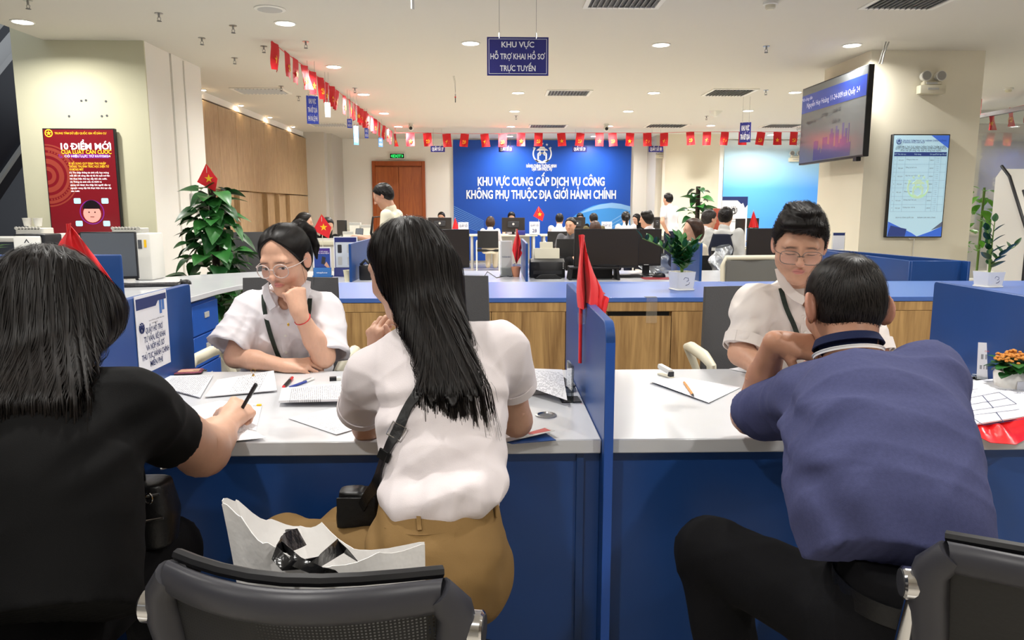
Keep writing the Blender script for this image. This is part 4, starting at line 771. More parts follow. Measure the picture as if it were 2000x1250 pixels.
def visitor_chair(lab, loc, rz, net='mesh_net'):
    """black mesh back on a chrome tube frame; local +Y is the sitter's front"""
    t = thing('visitor_chair', lab, 'chair', loc, rz, 'black visitor chairs with chrome frames')
    MB().surf(lambda u, v: ((u-.5)*.47, -.22+v*.46, .435+.02*math.sin(u*math.pi)), 8, 6, .0).add([], []); 
    b = MB(); b.prism(rrect(.48, .48, .07, 5), .07, Matrix.Translation((0, 0, .395))); b.build('seat', 'leather_black', t, bevel=.02, seg=3)
    bow = lambda x: -.24-.078*(1-(x/.2)**2)                # backrest bows towards the rear in the middle
    zt = .86
    def rail(u, v):                                          # moulded top rail
        x = (u-.5)*.39; a = v*2*math.pi; return (x, bow(x)+.016*math.cos(a)-.01, zt-.025+.024*math.sin(a)-.012*(abs(x)/.2)**3)
    MB().surf(rail, 18, 12).build('top_rail', 'rail_grey', t, smooth=70)
    MB().tube([((i/8-.5)*.38, bow((i/8-.5)*.38)+.012, zt+.0-.012*(abs((i/8-.5)*2))**3) for i in range(9)], .009, 8).build('rail_padding', 'plastic_black', t)
    for s in (-1, 1):
        MB().tube([(s*.188, bow(.19)-.008, zt-.03), (s*.208, bow(.195)+.0, .80), (s*.21, -.235, .76), (s*.195, -.228, .66), (s*.165, -.22, .52)], [.022, .026, .031, .026, .02], 14).build('side_frame', 'rail_grey', t)
    MB().tube([(-.17, -.22, .52), (-.08, -.26, .5), (.08, -.26, .5), (.17, -.22, .52)], .016, 8).build('bottom_rail', 'rail_grey', t)
    def net_(u, v):
        z = .52+v*(zt-.05-.52); hw = .16+.045*v; x = (u-.5)*2*hw; return (x, bow(x*.95)*(.35+.65*v)-.24*(.65-.65*v)+.012*math.sin(v*math.pi), z)
    MB().surf(net_, 16, 12).build('back_mesh', net, t, smooth=80)
    for s in (-1, 1):
        h = MB().cyl((s*.205, -.235, .768), (s*.246, -.235, .768), .025, n=20).build('hub', 'chrome', t, bevel=.003); MB().cyl((s*.246, -.235, .768), (s*.2475, -.235, .768), .02, n=20).build('hub_cap', 'plastic_dark', h)
        f = MB().tube([(s*.226, -.235, .756), (s*.24, -.218, .6), (s*.255, -.2, .45), (s*.255, -.18, .38), (s*.255, .0, .36), (s*.255, .2, .37), (s*.255, .25, .33), (s*.255, .255, .2), (s*.255, .26, .05), (s*.255, .235, .014), (s*.255, 0, .012), (s*.255, -.26, .012)], .0125, 10)
        f.build('tube_leg', 'chrome', t, smooth=60)
        MB().b2(s*.25-.03, s*.25+.03, -.18, .12, .63, .66).build('armrest', 'plastic_black', t, bevel=.01, seg=2) if False else None
    MB().tube([(-.255, -.26, .012), (.255, -.26, .012)], .0125, 10).build('cross_tube', 'chrome', t); MB().b2(-.25, .25, .02, .06, .375, .395).build('seat_bracket', 'plastic_black', t)
    return t
visitor_chair('black mesh visitor chair with a white bag, front centre', (-.22, 1.2, 0), R(-9))
visitor_chair('black visitor chair behind the person in the navy polo', (.915, 1.21, 0), R(-14), 'leather_black')
visitor_chair('black visitor chair under the person in black', (-.97, 1.17, 0), R(6))
def staff_chair(lab, loc, rz, arms=True, ztop=1.03, shell='chair_grey'):
    t = thing('staff_chair', lab, 'chair', loc, rz, 'grey staff chairs'); w = .44
    b = MB(); b.surf(lambda u, v: ((u-.5)*w*(1-.06*v), -.22-.05*math.cos((u-.5)*2.4)-.03*v, .56+v*(ztop-.56)), 12, 10, .022); b.build('backrest', shell, t, smooth=60, bevel=0)
    MB().prism(rrect(.48, .46, .08, 4), .06, Matrix.Translation((0, .02, .42))).build('seat', shell, t, bevel=.018, seg=2)
    MB().cyl((0, 0, .1), (0, 0, .42), .03).build('gas_column', 'plastic_black', t); MB().b2(-.03, .03, -.3, -.1, .42, .46).build('back_bracket', 'plastic_black', t); MB().box((0, -.29, .52), (.06, .02, .2)).build('back_bracket', 'plastic_black', t)
    for i in range(5):
        a = 2*math.pi*i/5+.3; l = MB().tube([(0, 0, .12), (.14*math.cos(a), .14*math.sin(a), .11), (.28*math.cos(a), .28*math.sin(a), .07)], [.025, .02, .014], 8).build('leg', 'plastic_black', t); MB().cyl((.28*math.cos(a)-.02, .28*math.sin(a), .028), (.28*math.cos(a)+.02, .28*math.sin(a), .028), .028).build('castor', 'plastic_black', l)
    if arms:
        for s in (-1, 1): MB().tube([(s*.24, -.2, .6), (s*.29, -.2, .72), (s*.3, -.1, .735), (s*.3, .1, .735), (s*.29, .17, .71), (s*.25, .14, .44)], [.016, .02, .024, .024, .02, .014], 10).build('armrest', 'plastic_cream', t, smooth=60)
    return t
def at_chair(px, py, Y): p = ony(px, py, Y); return p.x
staff_chair('grey staff chair with cream arms under the person with clear glasses', (ony(536, 560, 3.02).x, 3.0, 0), math.pi)
staff_chair('empty grey staff chair with cream arms behind the person in the white blouse', (ony(937, 560, 3.02).x-.16, 3.06, 0), math.pi+.05)
staff_chair('dark grey staff chair under the person with thin framed glasses', (ony(1407, 600, 3.02).x+.22, 3.05, 0), math.pi, ztop=.98)
t = staff_chair('cream framed mesh chair behind the counter beside the person with thin framed glasses', (ony(1505, 530, 5.25).x, 5.3, 0), math.pi+.1, arms=False, ztop=.94, shell='mesh_grey')
w = .48; MB().tube([(-.22, -.25, .56), (-.225, -.28, .9), (-.2, -.285, .96), (.2, -.285, .96), (.225, -.28, .9), (.22, -.25, .56)], .02, 8).build('back_frame', 'plastic_cream', t, smooth=50)
# ================================================================== things on the front desks
printed('print_dense', 'e4e4e8', '3c3c44', .0058, word=70, fill=.6); printed('print_light', 'e4e4e8', '4a4a50', .0065, lo=.3, hi=.75, word=50, fill=.5); printed('print_hand', 'e4e4e8', '5a5c68', .0075, word=35, fill=.5); printed('print_form', 'e4e4e8', '4a4a50', .008, lo=.2, hi=.8, word=40, fill=.45)
def sheet(name, lab, cs, m, z=DZ+.0012, th=.0006, lift=(0, 0, 0, 0), bow=0, cat='paper', grp='loose papers on the desks'):
    A, B, C, D = (onz(x, y, z) for x, y in cs); Q = [Vector((p.x, p.y, z+l)) for p, l in zip((A, B, C, D), lift)]
    ex = (B-A); ang = math.atan2(ex.y, ex.x); c = (A+B+C+D)/4; Rm = Matrix.Rotation(-ang, 3, 'Z'); L = [Rm @ (q-Vector((c.x, c.y, z))) for q in Q]
    b = MB(); b.surf(lambda u, v: L[0].lerp(L[1], u).lerp(L[3].lerp(L[2], u), v)+Vector((0, 0, bow*math.sin(u*math.pi)*math.sin(v*math.pi)+th)), 6, 6, th)
    o = b.build(name, m, smooth=70); o.location = (c.x, c.y, z); o.rotation_euler = (0, 0, ang)
    return tag(o, lab, cat, grp)
sheet('paper_sheet', 'dense printed sheets beside the plaid phone case on the left desk', [(307, 757), (328, 737), (416, 736), (391, 779)], 'print_dense', th=.003)
sheet('paper_sheet', 'clipped form with a gold binder clip before the person with clear glasses', [(400, 778), (425, 747), (535, 731), (541, 766)], 'print_light', th=.003, lift=(0, .004, .008, .002))
sheet('paper_sheet', 'blank bottom sheet spread under the writing hand', [(352, 800), (430, 783), (512, 790), (500, 842)], 'paper')
sheet('paper_sheet', 'form being filled in under the writing hand', [(330, 815), (420, 795), (520, 860), (400, 868)], 'print_form', z=DZ+.002, lift=(0, 0, .006, 0))
sheet('paper_stack', 'thick stapled stack of printed sheets beside the white sleeve', [(545, 794), (551, 766), (690, 758), (690, 794)], 'print_dense', th=.007, lift=(.004, .0, .006, .01))
sheet('paper_sheet', 'printed form lying near the left elbow of the person in the white blouse', [(563, 818), (676, 793), (705, 836), (657, 850)], 'print_hand', th=.0012)
sheet('paper_sheet', 'papers jutting over the desk edge under the bare forearm', [(300, 886), (314, 918), (425, 893), (405, 852)], 'print_light', z=DZ+.001, th=.003)
sheet('paper_sheet', 'printed sheet under the orange pencil on the right desk', [(1336, 738), (1447, 757), (1384, 789), (1261, 745)], 'print_hand', lift=(0, 0, .003, .006))
sheet('paper_sheet', 'corner of a white sheet beside the rolled sleeve at the back of the right desk', [(1424, 721), (1470, 713), (1500, 730), (1462, 729)], 'paper')
# laptop with a handwritten sheet
p = onz(1052, 757, DZ); t = thing('closed_laptop', 'closed grey laptop under a handwritten sheet beside the divider', 'laptop', p, R(14)); MB().prism(rrect(.2, .22, .012), .014, Matrix.Translation((0, .02, 0))).build('base', 'plastic_light', t, bevel=.002); MB().prism(rrect(.2, .22, .012), .007, Matrix.Translation((0, .02, .0155))).build('lid', 'plastic_grey', t, bevel=.002); MB().cyl((-.06, .13, .018), (.06, .13, .018), .008).build('hinge', 'plastic_dark', t)
sheet('paper_sheet', 'handwritten sheet curling over the grey laptop', [(1016, 726), (1098, 728), (1108, 776), (1020, 752)], 'print_hand', z=DZ+.03, lift=(.012, .01, -.01, .0), bow=.012)
t = thing('sign_holder', 'empty clear acrylic sign holder on a black base beside the divider', 'sign holder', onz(1113, 781, DZ), R(4)); MB().b2(-.03, .03, -.035, .035, 0, .003).build('base', 'plastic_black', t)
MB().b2(-.003, -.001, -.045, .045, .003, .115).build('pane', 'acrylic', t); MB().b2(.001, .003, -.045, .045, .003, .115).build('pane', 'acrylic', t)
sheet('folder', 'blue folder under a red and grey brochure at the desk edge', [(990, 866), (1060, 845), (1086, 862), (1000, 869)], 'blue', z=DZ+.001, th=.002, cat='folder')
mat('brochure_red', 'b8463c', .5); mat('brochure_dark', '3a2c48', .5)
sheet('brochure', 'glossy brochure with a red cover lying on the blue folder', [(985, 858), (1066, 838), (1084, 851), (990, 864)], 'plastic_light', z=DZ+.005, lift=(0, .004, .012, 0), cat='brochure')
o = sheet('brochure_cover', 'red cover', [(1030, 846), (1064, 838), (1076, 846), (1035, 850)], 'brochure_red', z=DZ+.0095, lift=(0, .002, .006, 0)); br_ = bpy.data.objects['brochure']
for k_ in ('label', 'category', 'group'): del o[k_]
o.parent = br_; o.matrix_parent_inverse = Matrix(); o.location = Vector(o.location)-Vector(br_.location); a_ = br_.rotation_euler.z; o.location = Matrix.Rotation(-a_, 3, 'Z') @ o.location; o.rotation_euler.z -= a_; o.name = 'cover'
# pens, phone, keys, eraser, clip, stapler, pencil
def pen(name, lab, p0, p1, z, m1, m2, r=.0045, pencil=False, lift=0):
    A, B = onz(*p0, z), onz(*p1, z); B = B+Vector((0, 0, lift)); d_ = B-A; L = d_.length; t = thing(name, lab, 'pencil' if pencil else 'pen', (A.x, A.y, z+r)); d_.normalize(); n = 6 if pencil else 12
    MB().cyl(d_*(.12*L), d_*(.72*L), r, n=n).build('barrel', m1, t); MB().cyl(d_*0, d_*(.12*L), .0008, r, n=n).build('tip', m2, t); MB().cyl(d_*(.72*L), d_*L, r*1.02, r*.85, n=n).build('cap', m2 if not pencil else m1, t)
    if not pencil: MB().box(d_*(.8*L)+Vector((0, 0, r)), (.003, .003, .003)).build('clip', 'chrome', t) if L < .01 else MB().tube([d_*(.62*L)+Vector((0, 0, r*1.3)), d_*(.9*L)+Vector((0, 0, r*1.3))], .0014, 6).build('clip', 'chrome', t)
mat('pen_red', 'c81e28', .35); mat('pen_blue', '2a3f94', .35); mat('pencil_orange', 'd08a2c', .4)
pen('red_pen', 'short red pen on the desk before the folded arm', (552, 762), (571, 741), DZ, 'black', 'pen_red', .006); pen('blue_pen', 'blue and white ballpoint pen beside the red pen', (556, 763), (613, 742), DZ, 'pen_blue', 'plastic_white'); pen('pencil', 'orange pencil lying on the printed sheet', (1355, 777), (1336, 749), DZ+.004, 'pencil_orange', 'black', .0042, True); pen('black_pen', 'black pen beside the leaflet at the right edge', (1896, 741), (1916, 739), DZ, 'black', 'plastic_dark')
mat('case_plaid', '7a2f48', .6, noise=(120, .5)); 
p = onz(355, 729, DZ); t = thing('phone_case', 'wallet phone in a dark red plaid case beside the divider', 'phone', p, R(12)); MB().prism(rrect(.14, .075, .01), .008, Matrix()).build('case', 'case_plaid', t, bevel=.002); MB().prism(rrect(.07, .045, .005, cx=.025), .001, Matrix.Translation((0, 0, .008))).build('card_window', 'skin_print', t); MB().prism(rrect(.145, .08, .012), .003, Matrix.Translation((0, 0, -.0005+.003))).build('edge', 'black', t)
p = onz(398, 727, DZ); t = thing('key_bunch', 'small black key bunch on the papers beside the phone', 'keys', p); MB().tube([(.012*math.cos(a), .012*math.sin(a), .004) for a in [i*math.pi/5 for i in range(10)]], .0012, 6, closed=True).build('ring', 'steel', t)
for i in range(3): MB().prism(rrect(.03, .009, .003, cx=.02), .003, Matrix.Rotation(R(100+i*50), 4, 'Z') @ Matrix.Translation((0, 0, .003*i))).build('key', 'plastic_black', t, bevel=.0008)
p = onz(655, 743, DZ); t = thing('eraser', 'white eraser in a black sleeve beside the blue pen', 'eraser', p, R(12)); MB().b2(-.018, .018, -.009, .009, 0, .012).build('rubber', 'plastic_white', t, bevel=.002); MB().b2(-.019, .004, -.0095, .0095, -.0002, .0126).build('sleeve', 'black', t)
p = onz(495, 734, DZ+.008); t = thing('binder_clip', 'small gold binder clip on the form', 'clip', p, .3); MB().prism([(-.008, 0), (.008, 0), (.001, .01), (-.001, .01)], .02, frame_mat((0, -.01, 0), X3, Z3)).build('body', 'gold', t); MB().tube([(-.004, 0, .01), (-.008, 0, .02), (.0, 0, .026), (.008, 0, .02), (.004, 0, .01)], .0008, 5).build('handle', 'gold', t)
p = onz(506, 793, DZ+.002); t = thing('page_marker', 'small yellow page marker beside the writing hand', 'marker', p); MB().box((0, 0, .003), (.014, .008, .005)).build('tab', 'yellow', t, bevel=.001); MB().box((-.012, 0, .001), (.01, .006, .001)).build('strip', 'acrylic', t)
p = onz(1300, 735, DZ); t = thing('stapler', 'small white stapler on the right desk', 'stapler', p, R(115)); MB().b2(-.035, .035, -.011, .011, 0, .006).build('base', 'plastic_cream', t, bevel=.002); MB().box((.004, 0, .026), (.066, .02, .018), (0, R(-9), 0)).build('arm', 'plastic_white', t, bevel=.005, seg=2); MB().b2(-.034, -.022, -.009, .009, .005, .022).build('magazine', 'plastic_dark', t)
# right edge: documents, red bag, flower pot, leaflet
t0 = sheet('document_folder', 'large printed document pages on the red bag at the right edge', [(1866, 752), (1972, 741), (2040, 812), (1902, 834)], 'paper', z=DZ+.016, th=.004, cat='document', grp=None)
AA, BB, CC, DD = (onz(x, y, DZ+.016) for x, y in [(1866, 752), (1972, 741), (2040, 812), (1902, 834)]); ang = t0.rotation_euler.z; ctr_ = t0.location.copy()
def tl(px, py): q = onz(px, py, DZ+.0205); return Matrix.Rotation(-ang, 3, 'Z') @ (q-ctr_)
def seg(p0, p1, w_=.0012):
    a, b = tl(*p0), tl(*p1); d_ = (b-a).normalized(); n = Vector((-d_.y, d_.x, 0))*w_/2; return [(a-n)[:2], (b-n)[:2], (b+n)[:2], (a+n)[:2]]
flatpoly([seg(*q, .0018) for q in (((1889, 781), (1951, 769)), ((1951, 769), (1985, 792)), ((1889, 781), (1899, 806)), ((1985, 792), (1894, 806)), ((1897, 793), (1966, 781)), ((1918, 775), (1940, 800)), ((1893, 815), (1990, 803)), ((1893, 815), (1921, 834)), ((1921, 834), (1999, 822)), ((1945, 808), (1960, 828)), ((1927, 748), (1975, 743)), ((1975, 743), (2010, 765)))], 'letter_navy', t0, Matrix.Translation((0, 0, .0095)), 'table_rule', .0003)['kind'] = 'stuff'
for s_, c_, h_, w_ in (('PHIẾU KIỂM SOÁT', (1898, 764), .006, .055), ('SỐ: 01', (1905, 769), .005, .016), ('HỒ SƠ', (1994, 771), .01, .04), ('THỦ TỤC HÀNH CHÍNH', (1975, 765), .01, .1)):
    q = tl(*c_); dirx = Vector((.9, -.45, 0)) if 'TH' in s_[:2] or 'HỒ' in s_ else Vector((1, 0, 0)); text(s_, 'letter_navy', t0, (q.x, q.y, .0098), dirx, Vector((-dirx.y, dirx.x, 0)), height=h_, width=w_, bold=.01)
mat('red_plastic', 'e01c20', .25, alpha=.92)
rb = [onz(x, y, DZ+.006) for x, y in ((1852, 752), (1990, 760), (2050, 830), (1985, 866), (1935, 862), (1885, 838))]
cpt = sum(rb, Vector())/6
def bagf(u, v):
    x = u*6; i = int(x) % 6; f = x-int(x); e = rb[i].lerp(rb[(i+1) % 6], f); q = cpt.lerp(e, v); return (q.x, q.y, DZ+.003+.011*math.sin(v*3.1)*(1-.3*math.sin(u*31))+.006*math.sin(u*25+v*9)*v*(1-v)*4)
o = MB().surf(bagf, 48, 10, .0015).build('plastic_bag', 'red_plastic', smooth=50); tag(o, 'crumpled red plastic bag under the documents at the right edge', 'bag')
# plants ------------------------------------------------------------
def leaf_mesh(name, L, Wd, m, fold=.25, droop=.35, heart=False):
    b = MB()
    def fn(u, v):
        y = u*L; w_ = (math.sin(math.pi*min(1, u**(.6 if heart else .8)))**.8)*Wd*(1 if not heart else (1.15-.25*u)); x = (v-.5)*2*w_*.5
        return (x, y, -droop*L*u*u+abs(x)*fold)
    b.surf(fn, 6, 4); me_o = b.build(name, m, smooth=80); me = me_o.data; bpy.data.objects.remove(me_o); return me
LM = {'pothos': leaf_mesh('leaf', .17, .12, 'leaf', heart=True), 'pothos_d': leaf_mesh('leaf', .16, .12, 'leaf_dark', heart=True), 'zz': leaf_mesh('leaf', .085, .042, 'leaf', .3, .15), 'zz_d': leaf_mesh('leaf', .085, .04, 'leaf_dark', .3, .15), 'light': leaf_mesh('leaf', .16, .085, 'leaf_light', .25, .3), 'fern': leaf_mesh('leaf', .22, .03, 'leaf_light', .2, .5), 'kal': leaf_mesh('leaf', .045, .035, 'leaf', .15, .3), 'kal_d': leaf_mesh('leaf', .045, .035, 'leaf_dark', .15, .3), 'round': leaf_mesh('leaf', .09, .045, 'leaf_dark', .2, .15)}
def put_leaf(kind, parent, p, az, el, s=1.0, roll=0):
    o = bpy.data.objects.new('leaf', LM[kind]); COL.objects.link(o); o.parent = parent; o.location = p; o.rotation_euler = Matrix.Rotation(az, 3, 'Z').to_4x4().to_3x3().to_euler() if False else (Matrix.Rotation(az, 3, 'Z') @ Matrix.Rotation(el, 3, 'X') @ Matrix.Rotation(roll, 3, 'Y')).to_euler(); o.scale = (s,)*3
def pothos(lab, base, H0, rad, n, s=1.0, kinds=('pothos', 'pothos_d'), top=.0):
    t = thing('potted_plant', lab, 'plant', base); MB().lathe([(.13*s, 0), (.17*s, .28*s), (.18*s, .3*s), (.16*s, .3*s), (.13*s, .1*s)], n=20).build('pot', 'plastic_white', t); MB().cyl((0, 0, .25*s), (0, 0, H0), .032*s, n=10).build('moss_pole', 'moss', t); MB().cyl((0, 0, .2*s), (0, 0, .29*s), .155*s, n=16).build('soil', 'soil', t)
    for i in range(n):
        f = i/n; z = .3*s+(H0-.32*s)*f; az = i*2.4+random.uniform(-.4, .4); r = rad*(1-.72*f)*random.uniform(.25, 1); c = Vector((-math.sin(az)*r, math.cos(az)*r, z+random.uniform(-.05, .05)))
        put_leaf(random.choice(kinds), t, c, az, R(random.uniform(-45, 25)), s*random.uniform(.75, 1.25), random.uniform(-.4, .4))
        if i % 4 == 0: MB().tube([(0, 0, z-.05), c*.6+Vector((0, 0, z*.4)), c], .004*s, 5).build('stem', 'stem', t)
    return t
pb_ = onz(410, 700, 0); base = ony(415, 530, 7.0); pothos('tall climbing pothos plant on a moss pole, left of the oak wall', (base.x, 7.1, 0), 1.52, .42, 210, 1.15)
pp = ony(1362, 420, 13.5); pothos('climbing plant on a pole beyond the standing person in white', (pp.x, 13.5, 0), 1.72, .3, 60, 1.3)
bp_ = ony(1905, 450, 9.0); t = thing('potted_plant', 'bright green plant behind the right column', 'plant', (ony(1916, 440, 9.7).x, 9.7, 0)); MB().lathe([(.12, 0), (.16, .4), (.14, .4)], n=18).build('pot', 'plastic_white', t); MB().cyl((0, 0, .3), (0, 0, 1.6), .015).build('stem', 'stem', t)
for i in range(46): az = i*2.4; z = .75+.85*(i/46); r = .05+.12*random.random(); put_leaf('light', t, (-math.sin(az)*r, math.cos(az)*r, z), az, R(random.uniform(-30, 40)), random.uniform(.8, 1.4))
fp_ = ony(10, 490, 6.0); t = thing('potted_fern', 'bushy green fern at the left edge behind the blue screen', 'plant', (fp_.x-.1, 5.75, WZ)); MB().lathe([(.07, 0), (.09, .12), (.08, .12)], n=16).build('pot', 'plastic_white', t)
for i in range(60): az = i*2.4; put_leaf('fern', t, (0, 0, .12+.1*random.random()), az, R(random.uniform(5, 65)), random.uniform(.8, 1.3))
def zz(lab, p, potw, poth, kinds, stems, H0, leafs=9, square=True):
    t = thing('potted_plant', lab, 'plant', p, .25); w = potw/2
    b = MB(); b.prism(rrect(potw*.8, potw*.8, .015), .001, Matrix())
    b = MB(); lo, hi = rrect(potw*.86, potw*.86, .012), rrect(potw, potw, .014); n = len(lo); inn = rrect(potw*.86, potw*.86, .01)
    b.add([(x, y, .008) for x, y in lo]+[(x, y, poth) for x, y in hi]+[(x, y, poth) for x, y in inn]+[(x, y, poth*.85) for x, y in inn], [tuple(range(n))[::-1]]+[(k*n+i, k*n+(i+1) % n, (k+1)*n+(i+1) % n, (k+1)*n+i) for k in range(3) for i in range(n)]+[tuple(range(3*n, 4*n))])
    b.build('pot', 'ceramic', t, smooth=30); MB().prism(rrect(potw*.95, potw*.95, .015), .009, Matrix()).build('saucer', 'ceramic', t, bevel=.002); MB().prism(inn, .004, Matrix.Translation((0, 0, poth*.86))).build('pebbles', 'pebble', t)
    f = MB().tube([(.0, -w*.93-.001, poth*.5), (.012, -w*.95, poth*.55), (.01, -w*.95, poth*.68), (-.012, -w*.96, poth*.72), (-.02, -w*.94, poth*.6)], .0013, 5); f.build('painted_motif', 'letter_navy', t); f = MB().tube([(-.005, -w*.9-.002, poth*.3), (.015, -w*.91, poth*.34), (.02, -w*.93, poth*.45)], .0013, 5); f.build('painted_motif', 'brochure_dark', t)
    for az0, lean, hh in stems:
        c = Vector((-math.sin(az0), math.cos(az0), 0)); P_ = [c*(lean*f*f)*hh+Vector((0, 0, poth*.86+hh*f*(1-.2*lean*f))) for f in (0, .25, .5, .75, 1)]; MB().tube(P_, [.006, .006, .005, .004, .003], 6).build('stem', 'stem', t)
        for k_ in range(leafs):
            f = .18+.82*k_/leafs; i = min(int(f*4), 3); q = P_[i].lerp(P_[i+1], f*4-i); sd = 1 if k_ % 2 else -1; put_leaf(kinds[k_ % len(kinds)], t, q, az0+sd*R(75)+random.uniform(-.2, .2), R(35+20*f), random.uniform(.85, 1.15)*(1-.25*f), sd*.3)
        put_leaf(kinds[0], t, P_[-1], az0, R(60), .8)
    return t
zz('zamioculcas in a white square pot on the blue counter', onz(1331, 566, CZ), .125, .11, ('zz', 'zz_d'), [(.4, .2, .22), (-.6, .25, .2), (1.4, .95, .26), (1.8, .5, .2), (-1.5, .45, .2), (2.8, .3, .17), (-2.6, .4, .15), (.0, .1, .18), (-1.0, .55, .17), (-2.0, .5, .16), (-.2, .3, .22), (.9, .35, .2)], .22, 12)
zz('upright dark leaved plant in a white pot on the counter at the right edge', onz(1929, 560, CZ), .13, .095, ('round',), [(.5, .12, .3), (-.9, .25, .33), (-1.6, .9, .2)], .3, 8)
p = onz(1974, 768, DZ); t = thing('flower_pot', 'orange kalanchoe in a pale pink pot at the right edge', 'plant', p); MB().lathe([(.036, 0), (.05, .03), (.053, .065), (.048, .075), (.044, .07), (.04, .03)], n=24).build('pot', 'ceramic', t, smooth=50); MB().b2(-.02, .02, -.0535, -.051, .02, .05).build('pot_label', 'paper', t)
for i in range(44): az = i*2.4; r = .014+.032*(i % 5)/5; put_leaf('kal' if i % 2 else 'kal_d', t, (-math.sin(az)*r, math.cos(az)*r, .07+.035*random.random()), az, R(random.uniform(-15, 40)), random.uniform(.8, 1.2))
mat('petal', 'd08a3c', .6, noise=(60, .3)); fm = None
for i in range(90):
    az = i*2.4; r = .05*math.sqrt(i/90); q = (r*math.cos(az)-.005, r*math.sin(az), .135-.45*r+random.uniform(-.008, .008))
    if fm is None: fm = MB().ball((0, 0, 0), (.006, .006, .004), 6, 4).build('blossom', 'petal', t); o = fm
    else: o = fm.copy(); COL.objects.link(o)
    o.location = q
t = thing('leaflet_stand', 'white leaflet in a clear blue stand beside the flower pot', 'leaflet holder', onz(1930, 742, DZ), R(-20)); MB().box((0, 0, .065), (.075, .002, .125), (R(-10), 0, 0)).build('leaflet', 'print_light', t); MB().b2(-.042, .042, -.02, .03, 0, .012).build('foot', 'acrylic', t)
text('ĐÁNH GIÁ', 'brochure_red', t, (0, -.006, .1), X3, (0, .17, .98), height=.006, width=.04)
# ================================================================== left desk machines, kiosk, escalator
def box_thing(name, lab, cat, p, parts, rz=0, grp=None):
    t = thing(name, lab, cat, p, rz, grp)
    for n_, q, m_, bv in parts: MB().b2(*q).build(n_, m_, t, bevel=bv, seg=2)
    return t
q0, q1 = ony(27, 461, 5.7), ony(85, 497, 5.7); w = q1.x-q0.x
t = box_thing('label_printer', 'white desktop printer with a black frame and a red button', 'printer', ((q0.x+q1.x)/2, 5.7, WZ), [('body', (-w/2, w/2, -.02, .2, 0, q0.z-WZ), 'plastic_white', .015), ('side_frame', (w/2-.01, w/2+.03, -.01, .21, 0, q0.z-WZ+.012), 'plastic_black', .01), ('top_frame', (-w/2, w/2, .0, .2, q0.z-WZ, q0.z-WZ+.014), 'plastic_black', .006), ('red_button', (-w*.38, -w*.3, -.024, -.019, .05+.12, .06+.12), 'red_flag', 0)])
flatpoly([[(-.02, 0), (0, .03), (.02, 0), (.012, 0), (0, .018), (-.012, 0)]], 'ink', t, frame_mat((0, -.021, q0.z-WZ-.05), X3, Z3), 'printer_mark')
for px0, px1, py0, Y, lab in ((87, 114, 457, 6.05, 'left white box printer behind the black framed one'), (262, 298, 456, 6.0, 'white upright box printer beside the grey monitor')):
    a, b = ony(px0, py0, Y), ony(px1, 540, Y); w = b.x-a.x; z = a.z-WZ
    box_thing('white_printer', lab, 'printer', ((a.x+b.x)/2, Y, WZ), [('body', (-w/2, w/2, 0, .25, 0, z), 'plastic_white', .015), ('screen', (-w*.3, -w*.05, -.004, 0, z-.12, z-.05), 'plastic_grey', 0), ('yellow_tag', (w*.1, w*.25, -.004, 0, z-.11, z-.05), 'yellow', 0), ('dark_side', (-w/2-.03, -w/2, .02, .24, 0, z-.02), 'plastic_black', .008)], grp='white printers on the left desk')
for px0, px1, lab in ((40, 96, 'white lace edged basket holding paper cups before the left column'), (226, 284, 'white lace edged basket beside the red display')):
    Y = 7.2; a, b = ony(px0, 441, Y), ony(px1, 457, Y); w = b.x-a.x; h = a.z-b.z
    t = thing('basket', lab, 'basket', ((a.x+b.x)/2, Y, b.z-.02), group='white lace edged baskets'); bb = MB().prism(rrect(w, .2, .03), h, Matrix()); bb.build('basin', 'plastic_white', t, bevel=.005)
    n = int(w/.03)
    for i in range(n): MB().cyl((-w/2+.03*(i+.5), -.1, h), (-w/2+.03*(i+.5), -.09, h), .014, n=10).build('scallop', 'plastic_white', t)
t = box_thing('side_shelf', 'white narrow shelf standing against the left column', 'shelf', (-4.2, 7.25, 0), [('top', (-.95, .75, -.15, .2, ony(60, 459, 7.2).z-.06, ony(60, 459, 7.2).z-.02), 'plastic_white', .004), ('leg', (-.93, -.88, -.12, .18, 0, .9), 'plastic_white', 0), ('leg', (.68, .73, -.12, .18, 0, .9), 'plastic_white', 0)])
zc = ony(60, 441, 7.2).z
for px, lab in ((54, 'white paper cup with a dark band in the left basket'), (75, 'plain white paper cup in the left basket')): p = ony(px, 441, 7.2); cup(lab, (p.x, 7.2, zc-.02+.016), .075, .04, 'plastic_white')
# electrical box and duct on the white column side
t = thing('switch_box', 'grey switch boxes on the white column side above the plant', 'switch', (CLX1+.01, 8.95, 1.1)); MB().b2(-.0, .03, -.16, -.04, .22, .4).build('plate', 'plastic_light', t, bevel=.004); MB().b2(.0, .03, .0, .1, .18, .3).build('plate', 'plastic_light', t, bevel=.004); MB().b2(.03, .035, -.12, -.08, .29, .34).build('switch', 'plastic_grey', t); MB().b2(0, .012, -.12, -.1, .4, 1.88).build('conduit', 'plastic_white', t)
# wall holes on the left column
t = thing('wall_plugs', 'small dark screw holes left in the column above the red display', 'wall plugs', ony(170, 215, 7.9))
for px, py in ((159, 197), (168, 196), (207, 198), (135, 227), (199, 227), (209, 226)): q = ony(px, py, 7.9)-ony(170, 215, 7.9); MB().cyl((q.x, -.003, q.z), (q.x, 0, q.z), .012, n=8).build('plug', 'plastic_grey', t)
